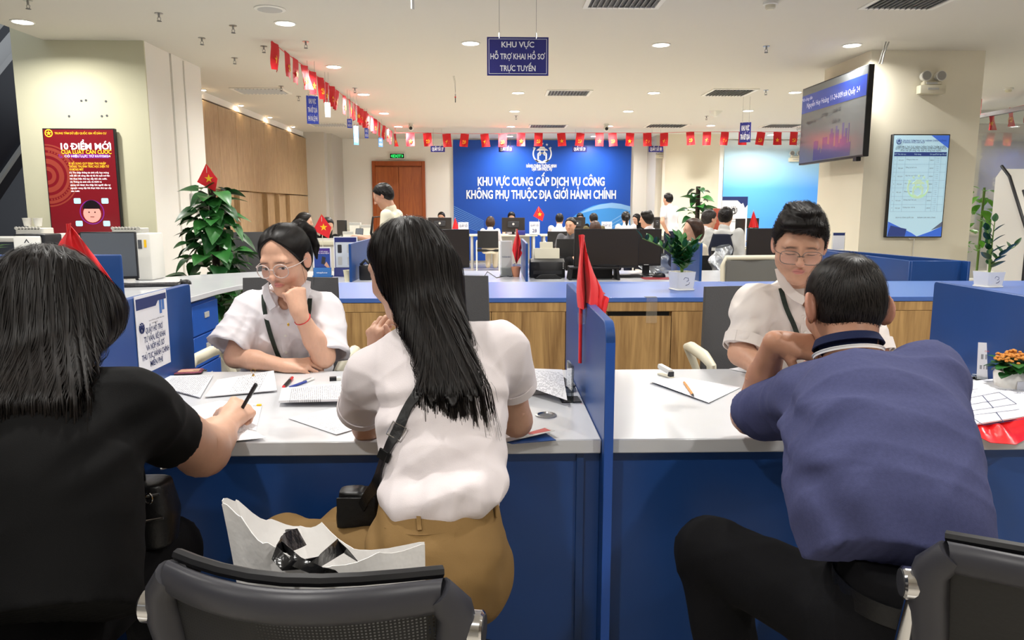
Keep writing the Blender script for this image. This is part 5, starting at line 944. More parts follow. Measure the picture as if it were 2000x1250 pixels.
# escalator beyond the left column
t = thing('escalator', 'dark escalator flank with steel handrails in the atrium at the left edge', 'escalator', (-6.6, 9, 0))
def eb(z0, th, x0, x1, name, m): MB().prism([(-4.5, z0-4.5*.85), (4.5, z0+4.5*.85), (4.5, z0+4.5*.85+th), (-4.5, z0-4.5*.85+th)], x1-x0, frame_mat((x0, 0, 0), Y3, Z3)).build(name, m, t)
eb(.3, 1.5, -.25, -.05, 'side_panel', 'dark_navy'); eb(1.85, .1, -.22, .04, 'steel_trim', 'steel'); eb(2.35, .14, -.2, .02, 'steel_trim', 'plastic_light'); eb(2.5, .75, -.14, -.11, 'glass_panel', 'plastic_grey'); eb(3.3, .07, -.17, -.07, 'handrail', 'plastic_black'); eb(.55, .06, -.2, .0, 'lower_trim', 'plastic_light')
# kiosk at the right edge
kp = ony(1962, 550, 6.6); t = thing('service_kiosk', 'white self service kiosk with slanted screen at the right edge', 'kiosk', (kp.x+.4, 6.7, 0))
P_ = [(-.32, 0), (.3, 0), (.3, 1.75), (.05, 1.75), (-.12, 1.2), (-.32, 1.05)]; kw = .62
MB().prism([(-.2, 0), (.3, 0), (.3, 1.62), (.22, 1.7), (.1, 1.6), (-.2, 1.1)], kw, frame_mat((-kw/2, 0, 0), Y3, Z3)).build('body', 'plastic_white', t, bevel=.01)
for s in (-1, 1): MB().tube([(s*kw/2, -.21, 0), (s*kw/2, -.21, 1.1), (s*kw/2, .1, 1.62), (s*kw/2, .22, 1.72)], .014, 8).build('edge_trim', 'plastic_black', t)
sd_ = Vector((0, .3, .5)).normalized(); nn_ = Vector((0, -.5, .3)).normalized()
A = frame_mat(Vector((0, -.05, 1.35))+nn_*.002, X3, sd_); flatpoly([rrect(.46, .34, .01)], 'plastic_dark', t, A, 'screen', .004)
text('KIOSK THỰC HIỆN', 'letter_navy', t, Vector((0, -.16, 1.166))+nn_*.003, X3, sd_, height=.03, width=.4); text('BIÊN LAI', 'letter_navy', t, (-.12, -.202, 1.07), X3, Z3, height=.02)
MB().b2(-.25, .0, -.215, -.2, .8, 1.04).build('receipt_slot', 'plastic_dark', t, bevel=.006); MB().b2(-.3, .3, -.206, -.2, .7, .78).build('band', 'letter_navy', t); text('HÀNH CHÍNH THÔNG MINH', 'letter', t, (0, -.208, .74), X3, Z3, height=.03, width=.5); flatpoly([circ(.02, 14)], 'letter', t, frame_mat((-.13, -.216, .92), X3, Z3), 'badge', .002)
# glass wall and bright window at the far right
wn = struct(MB().b2(7.6, 7.62, 9.9, 12.9, .0, 2.72).build('window_1', 'glass', smooth=0)); MB().b2(7.58, 7.64, 9.85, 9.9, 0, 2.75).build('glass_edge', 'green_edge', wn); MB().b2(7.57, 7.65, 9.9, 12.95, 2.72, 2.78).build('top_channel', 'steel', wn)
S('trim_bulkhead', 'ceiling', (8.35, 10.8, 12.95, 13.2, 2.78, CEIL))
# ================================================================== far furniture
def far_desk(px0, px1, Y, lab):
    a, b = ony(px0, 459, Y), ony(px1, 459, Y); w = b.x-a.x
    t = thing('office_desk', lab, 'desk', ((a.x+b.x)/2, Y, 0), group='office desks before the banner'); MB().b2(-w/2, w/2, 0, .7, .72, .75).build('top', 'plastic_cream', t, bevel=.003)
    MB().b2(-w/2+.5*w*.5, w/2-.16, .3, .32, .1, .72).build('modesty_panel', 'plastic_light', t)
    for s in (-1, 1): MB().b2(s*(w/2-.08)-.025, s*(w/2-.08)+.025, .02, .68, 0, .72).build('leg_frame', 'plastic_light', t)
FD = 16.5
for q in ((772, 905, 'far pale desk left before the white wall'), (914, 1050, 'far pale desk of the counter with the small star flag'), (1056, 1192, 'far pale desk right of the star flag'), (1198, 1330, 'far pale desk beside the standing person in white')): far_desk(q[0], q[1], FD, q[2])
monitor('far dark monitor hiding a person before the white wall', 836, 882, 425, 449, 16.7, z0=.75, back=True, grp='far monitors'); monitor('far dark monitor with a round badge before the banner', 980, 1025, 425, 453, 16.7, z0=.75, back=True, grp='far monitors'); monitor('far dark monitor before the blue arc of the banner', 1112, 1143, 424, 450, 16.9, z0=.75, back=True, grp='far monitors'); monitor('far monitor left of the standing person in white', 1277, 1289, 424, 448, 16.8, z0=.75, back=True, grp='far monitors'); monitor('turned dark monitor by the backpack wearer', 1436, 1458, 427, 464, 11.0, z0=.75, rz=.5, grp='far monitors'); monitor('monitor behind the small red flag at the pale blue wall', 1452, 1482, 426, 446, 13.0, z0=.75, grp='far monitors'); monitor('dark monitor on the reception counter at the left', 655, 678, 430, 461, 9.5, z0=.95, rz=-.5, grp='far monitors')
def counter_card(lab, px0, px1, py0, py1, Y, lines, z0=.75):
    a, b = ony(px0, py0, Y), ony(px1, py1, Y); w, h = b.x-a.x, a.z-z0; t = thing('counter_card', lab, 'sign', ((a.x+b.x)/2, Y, z0), group='counter number cards'); MB().b2(-w/2, w/2, 0, .01, 0, h).build('card', 'paper', t); MB().b2(-w/2, w/2, -.05, .05, 0, .01).build('foot', 'acrylic', t)
    for i, (s_, hf) in enumerate(lines): text(s_, 'letter_navy', t, (0, -.001, h*(.72-.4*i)), X3, Z3, height=h*hf, maxw=w*.8, bold=.02)
counter_card('white counter number 28 card before the banner', 1034, 1054, 433, 458, 16.55, [('QUẦY SỐ', .14), ('28', .26)]); counter_card('white counter card beside the far left monitor', 895, 915, 434, 450, 16.55, [('QUẦY SỐ', .2)]); counter_card('white counter card under the blue arc', 1175, 1195, 433, 452, 16.55, [('QUẦY SỐ', .2)])
t = box_thing('name_plate', 'navy desk name plate beside the far round badge monitor', 'name plate', (ony(1018, 452, 16.5).x, 16.5, .75), [('plate', (-.09, .09, 0, .02, 0, .1), 'sign_navy', .003), ('foot', (-.09, .09, -.02, .04, 0, .01), 'sign_navy', 0)])
for px, py, Y, z0, lab in ((889, 449, 16.7, .75, 'tiny plain red pennant beside the far left monitor'), (1470, 447, 11.0, .75, 'plain red pennant before the pale blue wall'), (748, 455, 9.1, .95, 'plain red pennant beside the person reading a phone')):
    p = ony(px, py, Y); t = thing('pennant', lab, 'flag', (p.x, Y, z0), group='plain red pennants'); s_ = p.z-z0+.28 if z0 < .9 else .3; MB().cyl((0, 0, 0), (0, 0, s_), .003).build('pole', 'plastic_cream', t); h_ = .26 if Y > 9 else .16
    MB().surf(lambda u, v: ((u-.4)*.16*v, .02*math.sin(u*9)*v, s_-v*h_), 8, 6, .002).build('cloth', 'red_flag', t, smooth=70)
def far_chair(lab, px, Y, dx=0):
    x = ony(px, 480, Y).x; t = thing('mesh_side_chair', lab, 'chair', (x, Y, 0), group='black side chairs with white legs'); MB().surf(lambda u, v: ((u-.5)*.44, -.22-.04*math.sin(u*math.pi), .5+v*.36), 8, 6, .015).build('backrest', 'mesh_net', t, smooth=60); MB().b2(-.23, .23, -.22, .22, .42, .47).build('seat', 'leather_black', t, bevel=.015)
    for s in (-1, 1):
        MB().tube([(s*.24, -.24, .0), (s*.24, -.23, .45), (s*.24, -.2, .62), (s*.24, .15, .64)], .013, 8).build('leg', 'plastic_white', t); MB().tube([(s*.24, .2, 0), (s*.24, .18, .45), (s*.24, .15, .64)], .013, 8).build('leg', 'plastic_white', t)
    return t
far_chair('black side chair under the person in white at the banner', 953, 16.0); far_chair('black side chair under the person in white right of the star flag', 1088, 15.6); far_chair('black side chair under the person in the grey T-shirt', 1112, 11.75); far_chair('black side chair under the person in a white top beside the banner', 1222, 15.2); far_chair('black side chair under the person in white looking left', 1262, 11.4); far_chair('black side chair under the person in the cream sweater', 1360, 7.7); far_chair('black side chair hidden behind the large dark monitor', 1161, 12.5); far_chair('black side chair under the person in white facing right', 1385, 9.4)
# reception counter, boxes, plants at the left rear
rc = box_thing('reception_counter', 'beige reception counter at the left rear', 'counter', (ony(660, 470, 9.2).x, 9.2, 0), [('front', (-.75, 1.05, -.3, -.28, 0, .98), 'wall_grey', .004), ('top', (-.78, 1.08, -.32, .5, .9, .95), 'plastic_cream', .004), ('end', (-.75, -.72, -.28, .48, 0, .9), 'wall_grey', 0), ('end', (1.02, 1.05, -.28, .48, 0, .9), 'wall_grey', 0)])
for px0, px1, py0, py1, lab in ((680, 700, 435, 462, 'white carton on the reception counter beside the monitor'), (703, 722, 440, 462, 'pale file box on the reception counter'), (673, 692, 452, 463, 'low white tray before the carton')):
    a, b = ony(px0, py0, 9.15), ony(px1, py1, 9.15); w = b.x-a.x; t = thing('file_box', lab, 'box', ((a.x+b.x)/2, 9.15+(.12 if 'low' not in lab else -.06), .95), group='boxes on the reception counter'); MB().b2(-w/2, w/2, -.05, .12 if 'low' not in lab else .05, 0, max(.05, a.z-.95)).build('box', 'plastic_white', t, bevel=.004); MB().b2(-w/2-.003, w/2+.003, -.053, .0, max(.05, a.z-.95)-.03, max(.05, a.z-.95)+.002).build('lid_edge', 'plastic_light', t)
p = ony(702, 436, 9.9); t = thing('potted_fern', 'small green fern on the reception counter before the brown door', 'plant', (p.x, 9.62, .95)); MB().lathe([(.06, 0), (.08, .1), (.07, .1)], n=14).build('pot', 'plastic_white', t); t.scale = (.6,)*3
for i in range(44): az = i*2.4; put_leaf('fern', t, (0, 0, .1+.06*random.random()), az, R(random.uniform(15, 80)), random.uniform(.8, 1.15))
# pull-up banner before the gradient wall
a, b = ony(1412, 384, 12.0), ony(1460, 384, 12.0); w = b.x-a.x; t = thing('rollup_banner', 'white standing banner with a navy top and emblem before the pale blue wall', 'banner', ((a.x+b.x)/2, 12.0, 0), -.15); MB().b2(-w/2, w/2, 0, .01, .05, a.z).build('panel', 'paper', t); flatpoly([[(-w/2, a.z-.06), (w*.1, a.z-.06), (w*.25, a.z-.12), (w*.32, a.z-.1), (w*.4, a.z-.18), (w/2, a.z-.13), (w/2, a.z), (-w/2, a.z)]], 'letter_navy', t, frame_mat((0, -.001, 0), X3, Z3), 'header'); emblem(t, frame_mat((-.02, -.002, a.z-.22), X3, Z3), .06, 'ink'); MB().b2(-w/2, w/2, -.1, .1, 0, .05).build('base', 'steel', t)
text('TRUNG TÂM PHỤC VỤ HÀNH CHÍNH CÔNG', 'ink', t, (0, -.002, a.z-.36), X3, Z3, height=.016, width=w*.7); text('CHI NHÁNH SỐ 1', 'ink', t, (0, -.002, a.z-.4), X3, Z3, height=.016, width=w*.4)
far_desk(1405, 1530, 10.8, 'pale desk before the pale blue wall at the right'); far_desk(1480, 1600, 12.9, 'farther pale desk before the pale blue wall')
mat('gift_red', '8c3a24', .6); t = box_thing('orchid_box', 'small red brown box with a yellow bloom beside the standing banner', 'box', (ony(1404, 420, 12.4).x, 12.4, .75), [('box', (-.09, .09, -.05, .05, 0, .58), 'gift_red', .01), ('bloom', (.0, .06, -.07, -.05, .4, .47), 'yellow', .01)]); t2 = box_thing('side_table', 'low table behind the person in white facing right', 'table', (ony(1404, 420, 12.4).x, 12.4, 0), [('top', (-.3, .3, -.2, .2, .71, .75), 'plastic_cream', .004), ('leg', (-.28, -.24, -.05, .05, 0, .71), 'plastic_light', 0), ('leg', (.24, .28, -.05, .05, 0, .71), 'plastic_light', 0)])
# silver padded bags on chairs behind the low divider
mat('silver_foil', 'c4c8cc', .28, .75, bump=(30, .5))
for px0, px1, py0, py1, Y, lab in ((1385, 1432, 481, 534, 7.1, 'crumpled silver insulated bag beside the backpack wearer'), (1246, 1312, 500, 534, 6.62, 'crumpled silver foil bag behind the dark monitors')):
    a, b = ony(px0, py0, Y), ony(px1, py1, Y); w, h = b.x-a.x, a.z-b.z; t = thing('silver_bag', lab, 'bag', ((a.x+b.x)/2, Y, WZ if Y < 6.8 else b.z-.0), 0, 'silver foil bags'); hh = h if Y > 6.8 else a.z-WZ
    MB().surf(lambda u, v: ((math.cos(u*2*math.pi))*w/2*(.75+.25*math.sin(v*3))*(1-.25*v)+.02*math.sin(9*v), math.sin(u*2*math.pi)*.09*(1-.7*v)+.012*math.sin(7*v+u*25), v*hh+.02*math.sin(u*6.3+1)*v), 30, 12).build('body', 'silver_foil', t, smooth=30); MB().tube([(-w*.3, -.06, hh*.8), (-w*.1, -.09, hh*.6), (w*.1, -.1, hh*.25), (w*.15, -.09, .02)], .006, 6).build('strap', 'plastic_light', t)
o = box_thing('waiting_bench', 'dark bench carrying the silver bag', 'bench', (ony(1430, 500, 7.12).x, 7.12, 0), [('seat', (-.35, .55, -.22, .25, .4, ony(1400, 534, 7.1).z-.001), 'leather_black', .02), ('back', (.1, .55, -.22, -.16, .5, .93), 'leather_black', .02), ('leg', (-.3, -.26, -.2, .2, 0, .4), 'steel', 0), ('leg', (.36, .4, -.2, .2, 0, .4), 'steel', 0)])
for px, lab in ((480, 'dark grey armchair between the tall plant and the person with clear glasses'),):
    x = ony(px, 480, 8.2).x; t = thing('armchair', lab, 'chair', (x, 8.3, 0), .2, 'dark armchairs'); MB().surf(lambda u, v: ((u-.5)*.5*(1-.1*v), -.25-.05*math.sin(u*3.14), .45+v*.63), 10, 8, .06).build('backrest', 'chair_grey', t, smooth=60); MB().b2(-.27, .27, -.22, .28, .38, .47).build('seat', 'chair_grey', t, bevel=.03, seg=2); MB().cyl((0, 0, .05), (0, 0, .38), .03).build('column', 'plastic_black', t); MB().lathe([(.28, 0), (.28, .02), (.05, .06)], n=20).build('base', 'plastic_black', t)
t = thing('desk_cables', 'thin black cable lying across the white desk behind the counter', 'cable', onz(950, 543, WZ)); c0 = onz(950, 543, WZ)
MB().tube([onz(x, y, WZ)-c0+Vector((0, 0, .003)) for x, y in ((905, 541), (930, 542), (945, 541), (952, 531), (970, 543), (985, 540), (1000, 541))], .003, 6).build('cable', 'plastic_black', t)
# white carrier bag on the front chair
mat('bag_white', 'eae8e6', .5, bump=(25, .35)); mat('bag_black', '1a1a1c', .2, bump=(40, .3))
BY = 1.08; t = thing('carrier_bag', 'white paper carrier bag with black ribbon handles standing on the front chair', 'bag', (-.24, 1.1, .466))
def bgp(px, py, Y): q = ony(px, py, Y); return q-Vector((-.24, 1.1, .466))
rimF = [bgp(433, 985, 1.06), bgp(470, 1010, 1.04), bgp(520, 1060, 1.02), bgp(580, 1095, 1.01), bgp(650, 1105, 1.02), bgp(740, 1085, 1.05), bgp(830, 1062, 1.1)]
rimB = [bgp(433, 978, 1.075), bgp(460, 978, 1.12), bgp(525, 1015, 1.2), bgp(585, 1032, 1.24), bgp(630, 1020, 1.24), bgp(690, 1078, 1.2), bgp(830, 1058, 1.105)]
def bagwall(rim, sgn):
    def fn(u, v):
        x = u*6; i = min(int(x), 5); f = x-i; f = f*f*(3-2*f); top = rim[i].lerp(rim[i+1], f); bot = Vector((-.13+.26*u, sgn*.055*math.sin(u*math.pi), .0))
        p_ = top.lerp(bot, v**.85); return p_+Vector((0, .006*math.sin(u*17+v*8)*(1-v), .003*math.sin(u*40)*(1-v)**4))
    return fn
MB().surf(bagwall(rimF, -1), 36, 14, .0012).build('front_wall', 'bag_white', t, smooth=40); MB().surf(bagwall(rimB, 1), 36, 14, .0012).build('rear_wall', 'bag_white', t, smooth=40)
rib = [bgp(560, 1043, 1.12), bgp(590, 1048, 1.1), bgp(560, 1060, 1.06), bgp(536, 1080, 1.0), bgp(560, 1105, .995), bgp(620, 1098, 1.02), bgp(665, 1066, 1.12), bgp(690, 1085, 1.12)]
def ribbon(pts, w_):
    n = len(pts)-1
    def fn(u, v):
        x = u*n; i = min(int(x), n-1); f = x-i; f = f*f*(3-2*f); p_ = pts[i].lerp(pts[i+1], f); return p_+Vector((.012*math.sin(u*8)*(v-.5), .014*math.cos(u*7)*(v-.5), -w_*(v-.5)*(.7+.4*math.sin(u*9))))
    return fn
MB().surf(ribbon(rib, .028), 40, 4, .001).build('ribbon_handle', 'bag_black', t, smooth=60); MB().surf(ribbon([bgp(560, 1050, 1.1), bgp(556, 1070, 1.04), bgp(580, 1098, 1.0), bgp(630, 1118, .995), bgp(665, 1122, 1.0)], .022), 24, 4, .001).build('ribbon_handle', 'bag_black', t, smooth=60)
# ================================================================== people: implicit-surface modelling
import openvdb as vdb
def V(*a): return np.array(a[0] if len(a) == 1 else a, dtype=np.float64)
def A3(p): return np.array((p[0], p[1], p[2]), dtype=np.float64)
def smin(a, b, k):
    if k <= 0: return np.minimum(a, b)
    h = np.maximum(k-np.abs(a-b), 0)/k
    return np.minimum(a, b)-h*h*k*.25
class SDF:
    def __init__(s): s.ops = []; s.post = []
    def _add(s, f, lo, hi, k, mode, pad=0): s.ops.append((f, np.minimum(lo, hi)-pad, np.maximum(lo, hi)+pad, k, mode)); return s
    def cone(s, a, b, ra, rb, k=.02, mode='u', flat=None):
        a, b = A3(a), A3(b); ab = b-a; L2 = max(ab @ ab, 1e-9); r = max(ra, rb)
        if flat is not None: fx = A3(flat[0]); fx = fx/np.linalg.norm(fx); ff = flat[1]; r *= max(1, ff)
        def f(X, Y, Z):
            qx, qy, qz = X-a[0], Y-a[1], Z-a[2]; t = np.clip((qx*ab[0]+qy*ab[1]+qz*ab[2])/L2, 0, 1)
            qx = qx-t*ab[0]; qy = qy-t*ab[1]; qz = qz-t*ab[2]
            if flat is not None:
                dd = (qx*fx[0]+qy*fx[1]+qz*fx[2])*(1/ff-1); qx = qx+dd*fx[0]; qy = qy+dd*fx[1]; qz = qz+dd*fx[2]
            return np.sqrt(qx*qx+qy*qy+qz*qz)-(ra+(rb-ra)*t)
        return s._add(f, np.minimum(a, b), np.maximum(a, b), k, mode, r)
    def chain(s, pts, rs, k=.02, mode='u', flat=None):
        for i in range(len(pts)-1): s.cone(pts[i], pts[i+1], rs[i], rs[i+1], k if i else k, mode, flat)
        return s
    def ell(s, c, r, Rm=None, k=.02, mode='u'):
        c = A3(c); r = V(r) if not np.isscalar(r) else V(r, r, r); Rm = np.eye(3) if Rm is None else Rm; mr = r.min(); R_ = r.max()
        def f(X, Y, Z):
            qx, qy, qz = X-c[0], Y-c[1], Z-c[2]
            l = [(qx*Rm[0, i]+qy*Rm[1, i]+qz*Rm[2, i]) for i in range(3)]
            k0 = np.sqrt((l[0]/r[0])**2+(l[1]/r[1])**2+(l[2]/r[2])**2); k1 = np.sqrt((l[0]/r[0]**2)**2+(l[1]/r[1]**2)**2+(l[2]/r[2]**2)**2)+1e-9
            return k0*(k0-1)/k1
        return s._add(f, c, c, k, mode, R_)
    def loft(s, secs, right, k=.03, mode='u', ex=2.4, grow=0.0):
        """secs: list of (centre, half width, half depth), bottom to top"""
        C = np.array([A3(q[0]) for q in secs]); W = np.array([q[1]+grow for q in secs]); D = np.array([q[2]+grow for q in secs])
        u = C[-1]-C[0]; u = u/np.linalg.norm(u); right = A3(right); right = right-u*(right @ u); right = right/np.linalg.norm(right); fw = np.cross(u, right)
        T = (C-C[0]) @ u; CX = (C-C[0]) @ right; CF = (C-C[0]) @ fw; c0 = C[0]
        tt = np.linspace(T[0], T[-1], 40)
        def sm(v):                                     # smooth the profile
            y = np.interp(tt, T, v); z = y.copy()
            for _ in range(3): z[1:-1] = (z[:-2]+2*z[1:-1]+z[2:])/4
            return z
        WX, WD, XX, FF = sm(W), sm(D), sm(CX), sm(CF)
        def f(X, Y, Z):
            qx, qy, qz = X-c0[0], Y-c0[1], Z-c0[2]; t = qx*u[0]+qy*u[1]+qz*u[2]; sh = t.shape; tf = np.clip(t, T[0], T[-1])
            idx = (tf-T[0])/(T[-1]-T[0])*39; i0 = np.clip(idx.astype(np.int32), 0, 38); fr = (idx-i0)
            ip = lambda arr: arr[i0]*(1-fr)+arr[i0+1]*fr
            w, d = ip(WX), ip(WD); a = np.abs(qx*right[0]+qy*right[1]+qz*right[2]-ip(XX))/w; b = np.abs(qx*fw[0]+qy*fw[1]+qz*fw[2]-ip(FF))/d
            r = (a**ex+b**ex+1e-12)**(1/ex); dd = (r-1)*np.minimum(w, d); e = np.abs(t-tf); return np.where(e > 0, np.sqrt(np.maximum(dd+.0, 0)**2+e*e)+np.minimum(dd, 0)*0+np.where(dd < 0, 0, 0), dd)
        m = max(W.max(), D.max()); return s._add(f, C.min(0), C.max(0), k, mode, m)
    def half(s, p, n, lo=None, hi=None, k=.0):
        """cut away what lies on the side n points to (inside lo..hi)"""
        p = A3(p); n = A3(n); n = n/np.linalg.norm(n)
        f = lambda X, Y, Z: -((X-p[0])*n[0]+(Y-p[1])*n[1]+(Z-p[2])*n[2])
        lo = V(-99, -99, -99) if lo is None else A3(lo); hi = V(99, 99, 99) if hi is None else A3(hi)
        return s._add(f, lo, hi, k, 's')
    def grid(s, h, lo=None, hi=None):
        us = [o for o in s.ops if o[4] == 'u']
        l = np.min([o[1] for o in us], 0)-3*h if lo is None else A3(lo); u = np.max([o[2] for o in us], 0)+3*h if hi is None else A3(hi)
        n = np.ceil((u-l)/h).astype(int)+1; ax = [l[i]+np.arange(n[i])*h for i in range(3)]; g = np.full(n, .08, np.float32)
        for f, a, b, k, mode in s.ops:
            pad = k+2.5*h if mode == 'u' else k
            i0 = np.clip(np.floor((a-pad-l)/h).astype(int), 0, n); i1 = np.clip(np.ceil((b+pad-l)/h).astype(int)+1, 0, n)
            if np.any(i1 <= i0): continue
            sl = tuple(slice(i0[i], i1[i]) for i in range(3)); X = ax[0][sl[0]][:, None, None].astype(np.float32); Y = ax[1][sl[1]][None, :, None].astype(np.float32); Z = ax[2][sl[2]][None, None, :].astype(np.float32)
            d = f(X, Y, Z).astype(np.float32); c = g[sl]
            g[sl] = smin(c, d, k) if mode == 'u' else -smin(-c, d, k)
        if s.post:
            X = ax[0][:, None, None].astype(np.float32); Y = ax[1][None, :, None].astype(np.float32); Z = ax[2][None, None, :].astype(np.float32)
            for f in s.post: g = g+f(X, Y, Z).astype(np.float32)
        return np.clip(g, -.08, .08), l, h
    def mesh(s, h, lo=None, hi=None, adapt=0.0):
        g, l, h = s.grid(h, lo, hi); s.last = (g, l, h); return polygonise(g, l, h, adapt)
def polygonise(g, l, h, adapt=0.0):
    g = g.copy(); g[0] = g[-1] = .05; g[:, 0] = g[:, -1] = .05; g[:, :, 0] = g[:, :, -1] = .05
    gr = vdb.FloatGrid(.08); gr.copyFromArray(np.ascontiguousarray(g)); P, T, Q = gr.convertToPolygons(0.0, adapt)
    return P.astype(np.float64)*h+l, np.asarray(T, dtype=np.int64).reshape(-1, 3)[:, ::-1], np.asarray(Q, dtype=np.int64).reshape(-1, 4)[:, ::-1]
def join(ms):
    P, T, Q, n = [], [], [], 0
    for p, t, q in ms: P.append(p); T.append(t+n); Q.append(q+n); n += len(p)
    return np.concatenate(P), np.concatenate(T), np.concatenate(Q)
def np_mesh(name, msh, m, parent, off, col=None, smooth=True):
    P, T, Q = msh; me = bpy.data.meshes.new(name); P = P-A3(off); nT, nQ = len(T), len(Q)
    me.vertices.add(len(P)); me.vertices.foreach_set('co', P.astype(np.float32).ravel())
    li = np.concatenate([T.ravel(), Q.ravel()]).astype(np.int32); me.loops.add(len(li)); me.loops.foreach_set('vertex_index', li)
    me.polygons.add(nT+nQ); st = np.concatenate([np.arange(nT)*3, nT*3+np.arange(nQ)*4]).astype(np.int32); me.polygons.foreach_set('loop_start', st)
    me.polygons.foreach_set('use_smooth', np.full(nT+nQ, smooth)); me.update(calc_edges=True); me.validate()
    if col is not None:
        at = me.attributes.new('tone', 'FLOAT_COLOR', 'POINT'); at.data.foreach_set('color', np.concatenate([col, np.ones((len(col), 1))], 1).astype(np.float32).ravel())
    return link(name, me, m, parent, 0)
def folds(amp, seed, dirs=None, freq=26, mask=None):
    r = np.random.default_rng(seed); ks = []
    for i in range(5):
        d = r.normal(size=3); d[2] *= .6; d /= np.linalg.norm(d); ks.append((d*freq*r.uniform(.6, 1.5), r.uniform(0, 6.28), r.normal(size=3)*freq*.5, r.uniform(.6, 1)))
    def f(X, Y, Z):
        o = 0
        for k, ph, w, a in ks:
            s_ = np.sin(k[0]*X+k[1]*Y+k[2]*Z+ph+1.4*np.sin(w[0]*X+w[1]*Y+w[2]*Z)); o = o+a*(1-np.abs(s_))**2*.9
        o = -amp*1.9*(o/2.2-.25)
        return o if mask is None else o*mask(X, Y, Z)
    return f
def wrinkle(p, d, n, amp, width, length, freq):
    """a bunch of parallel creases around p: d = direction the creases run, n = direction across them"""
    p = A3(p); d = A3(d)/np.linalg.norm(d); n = A3(n)/np.linalg.norm(n)
    def f(X, Y, Z):
        a = (X-p[0])*d[0]+(Y-p[1])*d[1]+(Z-p[2])*d[2]; b = (X-p[0])*n[0]+(Y-p[1])*n[1]+(Z-p[2])*n[2]; r2 = (X-p[0])**2+(Y-p[1])**2+(Z-p[2])**2
        return amp*np.sin(b*freq+6*a*a/length)*np.exp(-(a/length)**2-(b/width)**2-np.maximum(r2-(length**2+width**2), 0)/.02)
    return f
def rotm(yaw, pitch=0, roll=0):
    cz, sz = math.cos(R(yaw)), math.sin(R(yaw)); cx, sx_ = math.cos(R(pitch)), math.sin(R(pitch)); cy, sy = math.cos(R(roll)), math.sin(R(roll))
    return V([[cz, -sz, 0], [sz, cz, 0], [0, 0, 1]]) @ V([[1, 0, 0], [0, cx, -sx_], [0, sx_, cx]]) @ V([[cy, 0, sy], [0, 1, 0], [-sy, 0, cy]])
# ------------------------------------------------------------------ heads, hands
def add_head(s, c, Rm, sc=1.0, male=False, ears=True, detail=True):
    c = A3(c); L = lambda *p: c+Rm @ (V(*p)*sc); e = lambda p, r, k=.015, m='u': s.ell(L(*p), V(*r)*sc, Rm, k*sc, m); cn = lambda a, b, ra, rb, k=.015, m='u': s.cone(L(*a), L(*b), ra*sc, rb*sc, k*sc, m)
    j = 1.06 if male else 1.0
    e((0, -.012, .034), (.074, .092, .08)); e((0, .016, -.022), (.064*j, .068, .074), .03)
    cn((-.03*j, .0, -.062), (-.012*j, .048, -.092), .034, .02, .03); cn((.03*j, .0, -.062), (.012*j, .048, -.092), .034, .02, .03)
    e((0, .058, -.096), (.02*j, .017, .015), .022)
    if detail:
        for x in (-1, 1): e((x*.041, .05, -.03), (.023, .021, .022), .02)
        cn((-.036, .073, .019), (.036, .073, .019), .011, .011, .02)
        for x in (-1, 1): e((x*.032, .094, -.001), (.0185, .015, .0115), .012, 's')
        for x in (-1, 1): e((x*.0315, .0715, -.0015), (.0155, .012, .0105), .004)
        cn((0, .084, .012), (0, .103, -.026), .007, .0085, .012); e((0, .105, -.03), (.0105, .0095, .0085), .008)
        for x in (-1, 1): e((x*.0115, .0915, -.0335), (.0075, .0085, .0065), .006)
        e((0, .0798, -.0562), (.010, .0075, .0044), .008); e((0, .0785, -.0665), (.0145, .0085, .0066), .008)
        for x in (-1, 1): cn((x*.004, .0805, -.0572), (x*.0165, .072, -.0625), .0046, .0022, .006); cn((0, .0895, -.0608), (x*.0165, .0795, -.0655), .0012, .0008, .003, 's')
    if ears:
        for x in (-1, 1):
            Re = Rm @ rotm(x*18, 0, 0); s.ell(L(x*.078, -.012, -.006), V(.0075, .02, .032)*sc, Re, .006*sc)
            if detail: s.ell(L(x*.087, -.006, -.004), V(.006, .011, .02)*sc, Re, .004*sc, 's')
    return L
